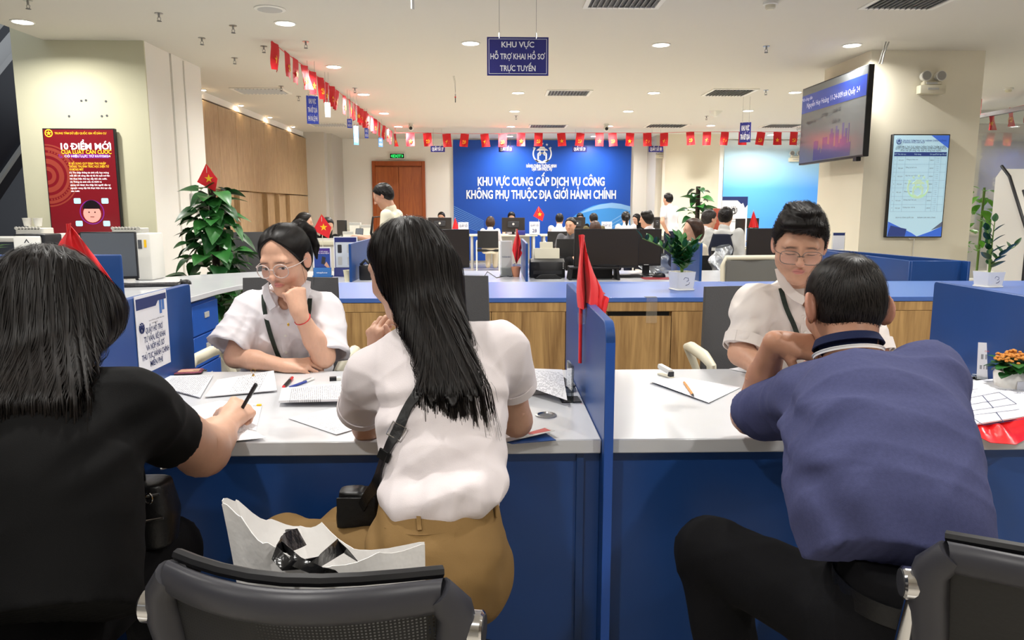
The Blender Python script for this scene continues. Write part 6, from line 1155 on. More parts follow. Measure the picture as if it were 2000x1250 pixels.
def head_tone(P, c, Rm, sc, base, lips, brow=True, eyes='down', male=False):
    q = ((P-A3(c)) @ Rm)/sc; x, y, z = q[:, 0], q[:, 1], q[:, 2]; ax = np.abs(x); col = np.tile(V(base), (len(P), 1))
    def mix(m, c2): col[:] = col*(1-m[:, None])+V(c2)*m[:, None]
    sm = lambda d, w: np.clip(.5-d/w, 0, 1)
    fr = (y > .04)
    blush = np.exp(-((ax-.042)**2+(z+.03)**2)/.0006)*fr; mix(.22*blush, (.75, .35, .28)); mix(.25*np.exp(-(x**2+(z+.032)**2)/.0002)*(y > .09), (.75, .36, .3)); mix(.3*((ax > .074) & (y < .02) & (np.abs(z) < .04)), (.75, .33, .26))
    zl_ = z+.0614+14*ax*ax; d = np.sqrt((x/.0185)**2+(zl_/.0092)**2)-1; mix(.8*sm(d, .4)*fr*(y > .07), lips); mix(.6*sm(np.abs(zl_)/.0014-1, 1)*(ax < .0175)*(y > .07), (.2, .05, .05))
    if brow: d = np.maximum(np.abs(z-(.0185-.004*(ax > .045)-.35*np.maximum(ax-.034, 0)))/(.0034 if male else .0026)-1, np.abs(ax-.034)/.019-1); mix(.75*sm(d, .8)*(y > .03), (.03, .022, .02))
    if eyes == 'down':
        zl = -.0062+((ax-.0315)**2)*2; mix(.9*sm(np.maximum(np.abs(z-zl)/.0017-1, np.abs(ax-.0315)/.0145-1), .8)*(y > .05), (.02, .015, .015)); mix(.35*sm(np.maximum(np.abs(z-.003)/.001-1, np.abs(ax-.0315)/.013-1), 1)*(y > .05), (.25, .12, .09))
    elif eyes == 'open':
        zl = -.0035+0*ax; de = np.sqrt(((ax-.0315)/.0135)**2+((z-zl)/.0048)**2)-1; mix(sm(de, .5)*(y > .05), (.55, .52, .5)); di = np.sqrt((x-np.sign(x)*.0315+.003)**2+(z-zl+.001)**2)-.0052; mix(sm(di, .0015)*(de < .25)*(y > .05), (.015, .01, .01)); mix(.95*sm(np.maximum(np.abs(z-(zl+.0042-((ax-.0315)**2)*16))/.0013-1, np.abs(ax-.0315)/.015-1), .8)*(y > .05), (.02, .015, .015))
    return col
FING = ((-.033, .083, (.043, .026, .021), .0088), (-.011, .088, (.047, .029, .022), .009), (.011, .085, (.043, .027, .021), .0086), (.031, .076, (.034, .02, .019), .0076))
def add_hand(s, w, Rm, ts, curls, thumb=((35, 15), (-20, -15), (-15, -20)), sc=1.0, spread=4):
    """w wrist; local +y to the fingers, +z back of the hand; ts = which x side the thumb is on (index finger side)"""
    w = A3(w); L = lambda p: w+Rm @ (V(p)*sc)
    tips = []
    s.cone(L((0, -.01, 0)), L((0, .03, 0)), .026*sc, .029*sc, .012*sc, flat=(Rm @ V(0, 0, 1), .72))
    for i, (x, y0, seg_, r) in enumerate(FING):
        x = -x*ts; s.cone(L((x*.55, .012, 0)), L((x, y0, 0)), .0145*sc, (r+.002)*sc, .016*sc)
        p = V(x, y0, 0); a = 0; cu = curls[i] if isinstance(curls[0], (tuple, list)) else curls
        az = -R(spread)*(i-1.3)*-ts*0+R(spread)*(x/.02)
        for j in range(3):
            a += R(cu[j]); d = V(math.sin(az)*math.cos(a), math.cos(az)*math.cos(a), -math.sin(a)); q = p+d*seg_[j]; s.cone(L(p), L(q), r*(1-.09*j)*sc, r*(.92-.1*j)*sc, .0035*sc if j else .007*sc); p = q
        tips.append(L(p))
    p = V(ts*.02, .014, -.006); az = 0; s.ell(L((ts*.021, .034, -.011)), V(.015, .028, .013)*sc, Rm, .012*sc); az = 0; el = 0
    for j, (l_, r) in enumerate(((.042, .0125), (.033, .0105), (.026, .0088))):
        a1, a2 = thumb[j]; az += R(a1); el += R(a2); d = V(ts*math.sin(az)*math.cos(el), math.cos(az)*math.cos(el), -math.sin(el)); q = p+d*l_; s.cone(L(p), L(q), r*sc, r*.9*sc, .008*sc if j == 0 else .004*sc); p = q
    tips.append(L(p)); return tips
def frame(y, z):
    y = A3(y); y = y/np.linalg.norm(y); z = A3(z); z = z-y*(z @ y); z = z/np.linalg.norm(z); return np.stack([np.cross(y, z), y, z], 1)
# ------------------------------------------------------------------ hair strands laid on the surface of a hair volume
def sample(gl, P):
    g, l, h = gl; q = (P-l)/h; i = np.clip(np.floor(q).astype(int), 0, np.array(g.shape)-2); f = q-i; o = 0
    for a in (0, 1):
        for b in (0, 1):
            for c in (0, 1): o = o+g[i[:, 0]+a, i[:, 1]+b, i[:, 2]+c]*(f[:, 0] if a else 1-f[:, 0])*(f[:, 1] if b else 1-f[:, 1])*(f[:, 2] if c else 1-f[:, 2])
    return o
def grad(gl, P):
    e = gl[2]; G = np.stack([sample(gl, P+V(*[e if i == j else 0 for j in range(3)]))-sample(gl, P-V(*[e if i == j else 0 for j in range(3)])) for i in range(3)], 1); return G/(np.linalg.norm(G, axis=1, keepdims=True)+1e-9)
def strands(name, gl, roots, flow, step, nst, width, m, parent, off, lift=.0015, jit=.25, seed=3, taper=True, keep=None):
    """ribbons following flow(P) along the iso surface of the sampled hair volume"""
    r = np.random.default_rng(seed); P = roots.copy(); N = len(P); lf = r.uniform(.0, 1, N)**2*lift*2+.0004; jd = r.normal(size=(N, 3))*jit; pts = []; nrm = []
    for i in range(nst+1):
        for _ in range(2): G = grad(gl, P); P = P-G*(sample(gl, P)-lf)[:, None]
        pts.append(P.copy()); nrm.append(G.copy()); d = flow(P)+jd*(.5+.5*np.sin(i*.7+lf*9000)[:, None]); d = d-G*np.sum(d*G, 1, keepdims=True); d /= np.linalg.norm(d, axis=1, keepdims=True)+1e-9; P = P+d*step
    pts = np.stack(pts, 1); nrm = np.stack(nrm, 1); tg = np.gradient(pts, axis=1); sd = np.cross(tg, nrm); sd /= np.linalg.norm(sd, axis=2, keepdims=True)+1e-9
    w = width*np.ones(nst+1)
    if taper: w = width*np.clip(np.minimum(np.linspace(.5, 3, nst+1), np.linspace(3.5, .15, nst+1)), 0, 1)
    wv = w[None, :, None]*r.uniform(.6, 1.3, N)[:, None, None]; A_ = pts-sd*wv/2; B_ = pts+sd*wv/2
    n1 = nst+1; vv = np.stack([A_, B_], 2).reshape(-1, 3); base = (np.arange(N)*n1*2)[:, None]; k = np.arange(nst)[None, :]*2
    Q = np.stack([base+k, base+k+1, base+k+3, base+k+2], 2).reshape(-1, 4)
    if keep is not None: pass
    o = np_mesh(name, (vv, np.zeros((0, 3), int), Q), m, parent, off); o['kind'] = 'stuff'; return o
def hair_mat(k, c, rough=.35, tint=None):
    m = mat(k, c, rough, noise=(40, .35), spec=.35); m.node_tree.nodes['Principled BSDF'].inputs['Anisotropic'].default_value = .6; return m
hair_mat('hair_black', '120e0d', .45); hair_mat('hair_black_b', '15100e', .5); hair_mat('hair_brown', '3a261c', .45); hair_mat('hair_grey', '2a2624', .5)
def skin_mat(k):
    m = mat(k, 'c89878', .48, sss=.12); nt = m.node_tree; a = nt.nodes.new('ShaderNodeAttribute'); a.attribute_name = 'tone'; b = nt.nodes['Principled BSDF']
    n = nt.nodes.new('ShaderNodeTexNoise'); n.inputs['Scale'].default_value = 55; n.inputs['Detail'].default_value = 4; mr = nt.nodes.new('ShaderNodeMapRange'); mr.inputs['To Min'].default_value = .92; mr.inputs['To Max'].default_value = 1.08; nt.links.new(n.outputs[0], mr.inputs[0])
    vm = nt.nodes.new('ShaderNodeVectorMath'); vm.operation = 'SCALE'; nt.links.new(a.outputs['Color'], vm.inputs[0]); nt.links.new(mr.outputs[0], vm.inputs[3]); nt.links.new(vm.outputs[0], b.inputs['Base Color'])
    bp = nt.nodes.new('ShaderNodeBump'); bp.inputs['Strength'].default_value = .06; bp.inputs['Distance'].default_value = .002; n3 = nt.nodes.new('ShaderNodeTexNoise'); n3.inputs['Scale'].default_value = 400; nt.links.new(n3.outputs[0], bp.inputs['Height']); nt.links.new(bp.outputs[0], b.inputs['Normal'])
skin_mat('skin')
def cloth_mat(k, c, rough=.8, weave=700, bs=.12, sheen=0, no=None): return mat(k, c, rough, noise=no or (7, .03), bump=(weave, bs), sheen=sheen, spec=.2)
cloth_mat('shirt_white', 'dad6da', .75); cloth_mat('shirt_white_b', 'dcd4ce', .75); cloth_mat('blouse', 'dfd7d9', .6, sheen=.1); cloth_mat('khaki', '856941', .75); cloth_mat('tee_black', '0c0c0d', .85); cloth_mat('trousers_black', '0d0d10', .85); cloth_mat('polo', '494d73', .85, 500, .1, no=(160, .07)); cloth_mat('polo_collar', '1c2444', .8); cloth_mat('trousers_navy', '1c2030', .8); cloth_mat('tee_grey', '5c5c60', .85); cloth_mat('olive', '5a5238', .85); cloth_mat('cream_knit', 'd8cebc', .85); cloth_mat('shirt_cream', 'e4dec8', .8); cloth_mat('jacket_grey', 'b8b8b6', .8); cloth_mat('sheet_bag', '16161a', .6)
mat('lanyard', '1e2a22', .7, noise=(120, .4)); mat('frame_clear', 'cdbdb8', .2, alpha=.85); mat('frame_metal', '6a625e', .3, .6); mat('lens', 'ffffff', .0, alpha=.05, spec=.5)
SKIN_F = (.62, .36, .25); SKIN_M = (.56, .31, .205); SKIN_D = (.42, .21, .13); LIPS = (.55, .17, .15)
def glasses(parent, off, c, Rm, sc, m, rx=.023, rz=.02, sq=2.2, drop=-.004, wire=.0014, y0=.101, temple=-.005):
    c = A3(c); L = lambda *p: Vector(c+Rm @ (V(*p)*sc)-A3(off)); g = MB()
    e = bpy.data.objects.new('glasses', None)
    def rim(sg):
        P = []
        for i in range(28):
            a = 2*math.pi*i/28; cx, sz = math.cos(a), math.sin(a); q = (abs(cx)**sq+abs(sz)**sq)**(-1/sq); x = sg*.0325+rx*cx*q; P.append(L(x, y0-abs(x)*.16, drop+rz*sz*q))
        return P
    b = MB(); r1, r2 = rim(-1), rim(1); b.tube(r1, wire*sc, 6, closed=True); b.tube(r2, wire*sc, 6, closed=True); b.tube([L(-.01, y0-.001, drop+.006), L(0, y0+.003, drop+.009), L(.01, y0-.001, drop+.006)], wire*sc, 6)
    for x in (-1, 1): b.tube([L(x*.055, y0-.012, drop+.008), L(x*.072, y0-.03, drop+.009), L(x*.079, .04, drop+.008), L(x*.081, temple, drop+.01), L(x*.08, temple-.02, drop-.008)], wire*.9*sc, 6); b.tube([L(x*.0105, y0-.003, drop-.004), L(x*.009, y0-.01, drop-.009)], wire*.7*sc, 5)
    o = b.build('glasses', m, parent, smooth=60)
    for r_ in (r1, r2): MB().add([sum(r_, Vector())/28]+r_, [(0, i+1, (i+1) % 28+1) for i in range(28)]).build('lens', 'lens', o)
    return o
def strap_mesh(name, pts, w, m, parent, off, nrm, th=.003, n=30):
    """flat band through points with a facing normal per point"""
    pts = [Vector(p)-Vector(off) for p in pts]; nrm = [Vector(q).normalized() for q in nrm]; k = len(pts)-1
    def cr(u):
        x = u*k; i = min(int(x), k-1); f = x-i; a, b, c, d = pts[max(i-1, 0)], pts[i], pts[i+1], pts[min(i+2, k)]
        return .5*((2*b)+(c-a)*f+(2*a-5*b+4*c-d)*f*f+(3*b-a-3*c+d)*f**3), nrm[i].lerp(nrm[i+1], f)
    def fn(u, v):
        p, q = cr(u); p2, _ = cr(min(u+.01, 1)); p1, _ = cr(max(u-.01, 0)); s_ = (p2-p1).cross(q).normalized(); return p+s_*w*(v-.5)
    return MB().surf(fn, n, 2, th).build(name, m, parent, smooth=60)
def collar_ring(parent, off, c, Rm, r0, r1, h, gap, m, name='collar', th=.003, drop=0, lean=0):
    c = A3(c)
    def fn(u, v):
        a = R(90+gap/2)+u*R(360-gap); v2 = v; rr = r0+(r1-r0)*v2; z = h*math.sin(min(v2*1.6, 1)*math.pi*.62)-drop*v2*v2-lean*math.sin(a)*v2
        p = c+Rm @ V(rr*math.cos(a), rr*1.0*math.sin(a), z); return Vector(p-A3(off))
    return MB().surf(fn, 36, 6, th).build(name, m, parent, smooth=60)
# ================================================================== the five people at the front desks
def P3(px, py, Y): return A3(ony(px, py, Y))
def sec(xl, xr, py, Y, dep): a, b = P3(xl, py, Y), P3(xr, py, Y); return ((a+b)/2, (b[0]-a[0])/2, dep)
XR = V(1, 0, 0)
def march(gl, px, py, t0=.6, t1=4.0):
    d = A3(ray(px, py)); d = d/np.linalg.norm(d); g, l, h = gl; hi = l+h*(np.array(g.shape)-1.01)
    ts = np.arange(t0, t1, .002); P = A3(CO)+ts[:, None]*d; ok = np.all((P > l) & (P < hi), 1); s_ = np.full(len(ts), .08); s_[ok] = sample(gl, P[ok]); i = np.argmax(s_ < 0)
    if s_[i] >= 0: return None, None
    p = P[i]; n = grad(gl, p[None])[0]; return p, n
def strap_on(name, gl, pix, w, m, parent, off, out=.004, th=.003):
    pts, ns = [], []
    for px, py in pix:
        p, n = march(gl, px, py)
        if p is None: continue
        pts.append(p+n*out); ns.append(n)
    return strap_mesh(name, pts, w, m, parent, off, ns, th) if len(pts) > 1 else None
def torso_body(sk, secs, grow=-.034): sk.loft(secs, XR, .02, grow=grow)
def person(label, loc): return thing('person', label, 'person', loc)
def hand_tone(base, tips, c=None):
    def f(P):
        col = np.tile(V(base), (len(P), 1))
        for t in tips: d = np.linalg.norm(P-t, axis=1); m = np.clip(1-d/.02, 0, 1)*.35; col = col*(1-m[:, None])+V(.72, .4, .32)*m[:, None]
        return col
    return f
def sleeve(s, a, b, ra, rb, k=.03, hollow=.4, th=.010):
    s.cone(a, b, ra, rb, k); a, b = A3(a), A3(b); d = (b-a)/np.linalg.norm(b-a); s.half(b, d, np.minimum(a, b)-V(.03, .03, .03)-rb*0, np.maximum(a, b)+V(.0, .0, .0)+rb) if False else None
    return (a, b, ra, rb, d, hollow, th)
def finish_sleeves(s, L):
    for a, b, ra, rb, d, ho, th in L:
        lo = np.minimum(b-d*.02, b+d*(rb+.03))-rb*1.3; hi = np.maximum(b-d*.02, b+d*(rb+.03))+rb*1.3
        p = A3(b); n = d
        def f(X, Y, Z, p=p, n=n, r=rb*1.35):          # cut the end cap off: a slab limited to the sleeve's own radius
            qx, qy, qz = X-p[0], Y-p[1], Z-p[2]; t = qx*n[0]+qy*n[1]+qz*n[2]; rr = np.sqrt(np.maximum(qx*qx+qy*qy+qz*qz-t*t, 0)); return np.maximum(-t, rr-r)
        s._add(f, lo, hi, .002, 's'); i = a+(b-a)*(1-ho); ri = ra+(rb-ra)*(1-ho); s.cone(i, b+d*.03, ri-th*2.2, rb-th, .004, 's')
def hair_cap(s, c, Rm, sc, th=.009, slope=.79, y0=.03, nape=-.07, vee=0.0):
    c = A3(c); L = lambda *p: c+Rm @ (V(*p)*sc); s.ell(L(0, -.014, .034), V(.075+th, .093+th, .081+th)*sc, Rm, .02); s.ell(L(0, -.03, -.01), V(.069+th, .068+th, .07+th*.5)*sc, Rm, .03)
    
    def hl(X, Y, Z):
        qx, qy, qz = X-c[0], Y-c[1], Z-c[2]; x, y, z = (qx*Rm[0, i]+qy*Rm[1, i]+qz*Rm[2, i] for i in range(3)); return (y0*sc+slope*z+vee*np.abs(x)-y)/math.sqrt(1+slope*slope)
    s._add(hl, c-.3, c+.3, .006, 's'); s.half(L(0, 0, nape), Rm @ V(0, .35, -1), k=.02); return L
def rnd_surf(msh, n, seed=1, mask=None):
    P, T, Q = msh; F = np.concatenate([T, Q[:, [0, 1, 2]], Q[:, [0, 2, 3]]]); a, b, c = P[F[:, 0]], P[F[:, 1]], P[F[:, 2]]; ar = np.linalg.norm(np.cross(b-a, c-a), axis=1); ctrd = (a+b+c)/3
    if mask is not None: ar = ar*mask(ctrd)
    r = np.random.default_rng(seed); i = r.choice(len(F), n, p=ar/ar.sum()); u, v = r.random(n), r.random(n); fl = u+v > 1; u[fl] = 1-u[fl]; v[fl] = 1-v[fl]; return a[i]+(b-a)[i]*u[:, None]+(c-a)[i]*v[:, None]
def legs(s, hips, knees, ankles, r=(.088, .068, .05), k=.04):
    for h_, kn, an in zip(hips, knees, ankles): s.cone(h_, kn, r[0], r[1], k); s.cone(kn, an, r[1]*.98, r[2], .03)
def shoes(parent, off, ankles, dirs, m):
    for a, d in zip(ankles, dirs):
        d = A3(d)/np.linalg.norm(d); s = SDF(); a = A3(a); s.cone(V(a[0], a[1], .035)-d*.04, V(a[0], a[1], .03)+d*.15, .038, .034, .02); s.cone(a, V(a[0], a[1], .05), .045, .042, .02); s.half((0, 0, .004), (0, 0, -1)); np_mesh('shoe', s.mesh(.009), m, parent, off)
# ------------------------------------------------------------------ man in the navy polo, seen from behind
def make_polo_man():
    off = (.74, 1.26, 0); t = person('person in a faded navy polo shirt seated back to us, chin on hand', off); sc = .95
    S_ = [sec(1590, 1916, 1118, 1.19, .125), sec(1562, 1908, 1040, 1.21, .135), sec(1547, 1897, 960, 1.26, .135), sec(1543, 1886, 880, 1.32, .13), sec(1552, 1872, 805, 1.39, .12), sec(1575, 1852, 757, 1.45, .10), sec(1622, 1795, 722, 1.49, .07)]
    hc = P3(1646, 598, 1.62); Rm = rotm(3, -20, 2); SL, EL, WL = P3(1588, 778, 1.5), P3(1466, 812, 1.80), P3(1514, 668, 1.66); SR, ER, WR = P3(1812, 735, 1.45), P3(1842, 832, 1.74), V(.93, 2.02, .79)
    fine = SDF(); L = add_head(fine, hc, Rm, sc, True); nb = P3(1662, 716, 1.53); fine.cone(L(0, -.03, -.05), nb, .053, .056, .03)
    for x in (-1, 1): fine.ell(L(x*.09, -.018, -.01), V(.0075, .025, .038)*sc, Rm @ rotm(x*42), .008)
    arm = SDF(); arm.cone(SL, EL, .046, .041, .02); arm.cone(EL, EL*.45+WL*.55, .044, .037, .03); arm.cone(EL*.45+WL*.55, WL, .037, .027, .02); hd = frame((.92, -.22, -.12), (-.05, -.68, .73)); tips = add_hand(arm, WL+V(.008, -.004, .0), hd, 1, ((52, 42, 20), (56, 45, 22), (60, 48, 25), (64, 50, 28)), ((52, 18), (6, 12), (4, 10)), .9); 
    arm2 = SDF(); arm2.cone(SR, ER, .046, .041, .02); arm2.cone(ER, WR, .042, .027, .02); tips2 = add_hand(arm2, WR, frame((.1, 1, -.05), (0, 0, 1)), -1, (20, 30, 15))
    co = SDF(); torso_body(co, S_[2:]); co.cone(nb, S_[-2][0], .05, .07, .04); co.cone(S_[2][0], V(.765, 1.25, .58), .09, .09, .03)
    hips = [V(.70, 1.27, .56), V(.83, 1.27, .56)]; kn = [V(.5, 1.6, .545), V(.93, 1.66, .545)]; an = [V(.57, 1.5, .1), V(.93, 1.6, .1)]; legs(co, hips, kn, an, (.07, .055, .04))
    ht = lambda P: head_tone(P, hc, Rm, sc, SKIN_D, LIPS, male=True)
    fa = hand_tone(V(SKIN_D)*1.1, tips); fs = [(fine, ht), (arm, fa), (arm2, hand_tone(V(SKIN_D)*1.1, tips2))]
    ms = [co.mesh(.014)]+[f.mesh(.0032, adapt=.0 if i == 0 else .25) for i, (f, _) in enumerate(fs)]; col = np.concatenate([np.tile(V(SKIN_D), (len(ms[0][0]), 1))]+[tn(m_[0]) for (_, tn), m_ in zip(fs, ms[1:])]); np_mesh('body', join(ms), 'skin', t, off, col)
    sh = SDF(); sh.loft(S_, XR, .03, ex=2.5); sh.ell(SL*.8+P3(1600, 760, 1.46)*.2, V(.06, .07, .055), None, .05); sh.ell(SR-V(.015,0,.01), V(.06, .07, .055), None, .05)
    sl = [sleeve(sh, SL, SL*.2+EL*.8, .068, .072, .05, .35), sleeve(sh, SR, SR*.15+ER*.85, .066, .062, .05, .35)]
    finish_sleeves(sh, sl); sh.cone(nb+V(0, .02, .05), nb+V(0, .0, -.01), .056, .05, .01, 's')
    hemz = S_[0][0][2]; sh.half(S_[0][0]+V(0, 0, .004), V(-.12, -.35, -1))
    sh.cone(S_[0][0]+V(0, .02, -.05), S_[0][0]+V(0, .02, .03), .12, .105, .01, 's') if False else None
    sh.post += [folds(.0055, 5, freq=20), wrinkle(P3(1560, 850, 1.3), (1, 0, .75), (-.6, 0, 1), .005, .05, .1, 110), wrinkle(P3(1660, 1060, 1.1), (.55, 0, -1), (1, 0, .5), .007, .09, .09, 75), wrinkle(P3(1700, 760, 1.38), (1, 0, .1), (0, 0, 1), .004, .05, .12, 90), wrinkle(P3(1560, 1000, 1.15), (.2, 0, 1), (1, 0, -.2), .005, .04, .12, 120), wrinkle(SL*.6+EL*.4, (.3, 0, 1), (1, 0, -.3), .005, .07, .06, 110)]
    np_mesh('polo_shirt', sh.mesh(.0055), 'polo', t, off)
    c = collar_ring(t, off, nb+V(-.002, .01, .03), rotm(0, -26), .056, .070, .032, 30, 'polo_collar', 'polo_collar', drop=.02); collar_ring(c, (0, 0, 0), nb-V(off)+V(-.002, .01, .021), rotm(0, -26), .0705, .0725, .006, 32, 'white', 'collar_stripe', th=.002)
    tr = SDF(); tr.loft([(V(.765, 1.24, .44), .15, .13), (V(.765, 1.22, .56), .168, .14), (V(.768, 1.205, .66), .158, .128), (V(.77, 1.20, .73), .148, .122)], XR, .03); legs(tr, hips, kn, an, (.092, .074, .062), .06); tr.post += [folds(.006, 8, freq=22)]; np_mesh('trousers', tr.mesh(.009), 'trousers_black', t, off)
    bz = .672; b = MB(); b.surf(lambda u, v: (.77+.161*math.copysign(abs(math.cos(u*6.2832))**.85, math.cos(u*6.2832))-off[0], 1.204+.132*math.copysign(abs(math.sin(u*6.2832))**.85, math.sin(u*6.2832))-off[1], bz-.02+.036*v-.02*math.cos(u*6.2832)*0), 48, 2, .003); o = b.build('belt', 'leather_black', t, smooth=60)
    shoes(t, off, an, [(-.3, 1, 0), (0, 1, 0)], 'leather_black')
    hs = SDF(); HL = hair_cap(hs, hc, Rm, sc, .006, .8, .034, -.07); 
    for x in (-1, 1): hs.ell(HL(x*.093, -.012, -.014), V(.022, .03, .04), Rm, .006, 's')
    m_ = hs.mesh(.003); gl = hs.last; np_mesh('hair', m_, 'hair_black', t, off)
    wh = HL(.0, -.075, .085); fl = lambda P: (lambda d: d/(np.linalg.norm(d, axis=1, keepdims=True)+1e-6))(P-wh)+V(.15, 0, -.35)
    strands('hair_strands', gl, rnd_surf(m_, 6500, 2), fl, .006, 3, .001, 'hair_grey', t, off, .0022, .35)
# ------------------------------------------------------------------ long haired woman in the white blouse
def make_blouse_woman():
    off = (-.12, 1.46, 0); t = person('person in a white blouse and khaki trousers seated back to us with a shoulder strap', off); sc = .99
    S_ = [sec(752, 972, 1000, 1.46, .105), sec(755, 984, 960, 1.48, .115), sec(748, 992, 900, 1.51, .112), sec(744, 990, 840, 1.55, .11), sec(738, 990, 770, 1.6, .112), sec(728, 990, 710, 1.65, .10), sec(745, 970, 665, 1.68, .08), sec(785, 920, 640, 1.70, .055)]
    hc = P3(794, 530, 1.74); Rm = rotm(52, -8, -4); nb = P3(840, 650, 1.70)
    SL, EL, WL = P3(720, 738, 1.66), P3(716, 834, 1.845), P3(738, 700, 1.95); SR, ER, WR = P3(978, 680, 1.66), P3(1008, 822, 1.78), V(-.02, 2.08, .79)
    fine = SDF(); L = add_head(fine, hc, Rm, sc); fine.cone(L(0, -.02, -.06), nb, .046, .052, .03)
    a1 = SDF(); a1.cone(SL, EL, .045, .034, .02); a1.cone(EL, WL, .035, .024, .02); tp1 = add_hand(a1, WL, frame((-.08, -.1, 1), (-.7, -.6, 0)), 1, (50, 70, 40), sc=.9)
    a2 = SDF(); a2.cone(SR, ER, .045, .038, .02); a2.cone(ER, WR, .038, .024, .02); tp2 = add_hand(a2, WR, frame((-.3, 1, 0), (0, 0, 1)), -1, (20, 30, 15), sc=.9)
    co = SDF(); torso_body(co, S_[3:]); co.cone(S_[3][0], V(-.11, 1.47, .6), .07, .07, .03); co.cone(nb, S_[-2][0], .045, .06, .04); hips = [V(-.17, 1.47, .56), V(-.05, 1.48, .56)]; kn = [V(-.50, 1.7, .53), V(-.36, 1.76, .53)]; an = [V(-.42, 1.6, .1), V(-.28, 1.66, .1)]; legs(co, hips, kn, an, (.07, .05, .038))
    tone = [lambda P: head_tone(P, hc, Rm, sc, SKIN_F, LIPS), hand_tone(V(SKIN_F)*.86, tp1), hand_tone(V(SKIN_F)*.86, tp2)]; ms = [co.mesh(.014)]+[f.mesh(.0033, adapt=.25) for f in (fine, a1, a2)]
    np_mesh('body', join(ms), 'skin', t, off, np.concatenate([np.tile(V(SKIN_F), (len(ms[0][0]), 1))]+[f(m[0]) for f, m in zip(tone, ms[1:])]))
    sh = SDF(); sh.loft(S_, XR, .03, ex=2.3); sh.ell(SL+V(.02, 0, 0), V(.05, .055, .045), None, .05); sh.ell(SR-V(.01, 0, .01), V(.05, .055, .045), None, .05)
    HL_, HR_ = P3(706, 798, 1.775), P3(1004, 756, 1.73); sl = [sleeve(sh, SL, HL_, .058, .055, .05, .3, .009), sleeve(sh, SR, HR_, .056, .05, .05, .3, .009)]; finish_sleeves(sh, sl)
    sh.chain([P3(762, 968, 1.42), P3(800, 988, 1.385), P3(860, 990, 1.375), P3(925, 972, 1.385), P3(972, 942, 1.43)], [.022, .03, .032, .03, .022], .04); sh.cone(nb+V(0, 0, .06), nb, .055, .05, .01, 's')
    sh.post += [folds(.005, 15, freq=24), wrinkle(P3(780, 800, 1.5), (1, 0, .35), (-.3, 0, 1), .006, .05, .09, 110), wrinkle(P3(870, 940, 1.37), (1, 0, .3), (-.3, 0, 1), .006, .05, .1, 90), wrinkle(P3(900, 985, 1.35), (.15, 0, 1), (1, 0, -.1), .004, .1, .035, 130), wrinkle(P3(960, 800, 1.5), (-1, 0, .5), (.5, 0, 1), .0035, .05, .07, 110)]
    m_ = sh.mesh(.0055); gls = sh.last; np_mesh('blouse', m_, 'blouse', t, off)
    for (b_, a_, rb) in ((HL_, SL, .054), (HR_, SR, .05)):
        d = Vector(b_-a_).normalized(); u = d.orthogonal().normalized(); w = d.cross(u); MB().surf(lambda q, v: Vector(b_)-Vector(off)+(u*math.cos(q*6.2832)+w*math.sin(q*6.2832))*(rb+.003)+d*(-.022*v+.002), 32, 2, .003).build('cuff', 'blouse', t, smooth=60)
    tr = SDF(); tr.loft([sec(722, 950, 1190, 1.38, .12), sec(712, 975, 1130, 1.40, .145), sec(716, 986, 1070, 1.43, .15), sec(735, 980, 1015, 1.455, .125), sec(745, 974, 975, 1.47, .108)], XR, .03, ex=2.2); legs(tr, hips, kn, an, (.092, .066, .055), .06); tr.half((0, 0, P3(850, 978, 1.36)[2]), (.1, -.25, 1)); tr.post += [folds(.0035, 28, freq=18), wrinkle(P3(740, 1060, 1.4), (-.5, 0, .6), (1, 0, .5), .005, .05, .08, 100)]
    mt_ = tr.mesh(.007); glt = tr.last; np_mesh('khaki_trousers', mt_, 'khaki', t, off)
    for px, py in ((818, 1022), (964, 995)): strap_on('belt_loop', glt, [(px, py-14), (px+1, py), (px+2, py+16)], .008, 'khaki', t, off, .003, .003)
    strap_on('waist_seam', glt, [(752, 1030), (800, 1044), (850, 1043), (900, 1032), (950, 1015)], .0025, 'khaki', t, off, .0005, .001); strap_on('pocket_seam', glt, [(890, 1040), (885, 1090), (880, 1150)], .002, 'khaki', t, off, .0005, .001)
    # hair
    hs = SDF(); HL = lambda *p: hc+Rm @ (V(*p)*sc); hs.ell(HL(0, -.016, .036), V(.087, .1, .092)*sc, Rm, .02); hs.ell(HL(0, -.045, -.03), V(.082, .075, .1)*sc, Rm, .04)
    hs.loft([sec(850, 930, 792, 1.45, .003), sec(832, 942, 765, 1.475, .009), sec(820, 936, 720, 1.525, .022), sec(806, 922, 680, 1.565, .032), sec(775, 910, 640, 1.615, .045), sec(752, 902, 595, 1.68, .065), sec(748, 896, 540, 1.71, .085)], XR, .04, ex=2.2)
    hs.cone(P3(770, 560, 1.70), P3(765, 648, 1.715), .03, .02, .03)
    hs.half(HL(0, .012, 0), Rm @ V(.0, 1, -.75), k=.012)
    hs.ell(HL(-.075, .055, -.06), V(.06, .065, .1), Rm, .01, 's')
    strand_d = lambda X, Y, Z: .0010*np.sin(X*300+Y*180+3*np.sin(Z*7))*(1+0*Z)
    for i in range(10): x = 822+13.5*i; hs.cone(P3(x, 812, 1.44), P3(x-6, 748+14*(i*7 % 3), 1.48), .011, .002, .004, 's')
    hs.post += [strand_d]; m_ = hs.mesh(.0038); gl = hs.last; np_mesh('hair', m_, 'hair_black', t, off)
    zf = P3(880, 752, 1.49)[2]
    long_strands(t, off, gl, rnd_surf(m_, 6800, 4, lambda c: (c[:, 2] > zf)*1.0), lambda P: V(.10, -.07, -1)+V(.9, 0, 0)*(P[:, :1]-P3(880, 760, 1.48)[0])*np.clip((zf+.12-P[:, 2:3])/.12, 0, 1), .015, 15, .0014, zf, seed=5)
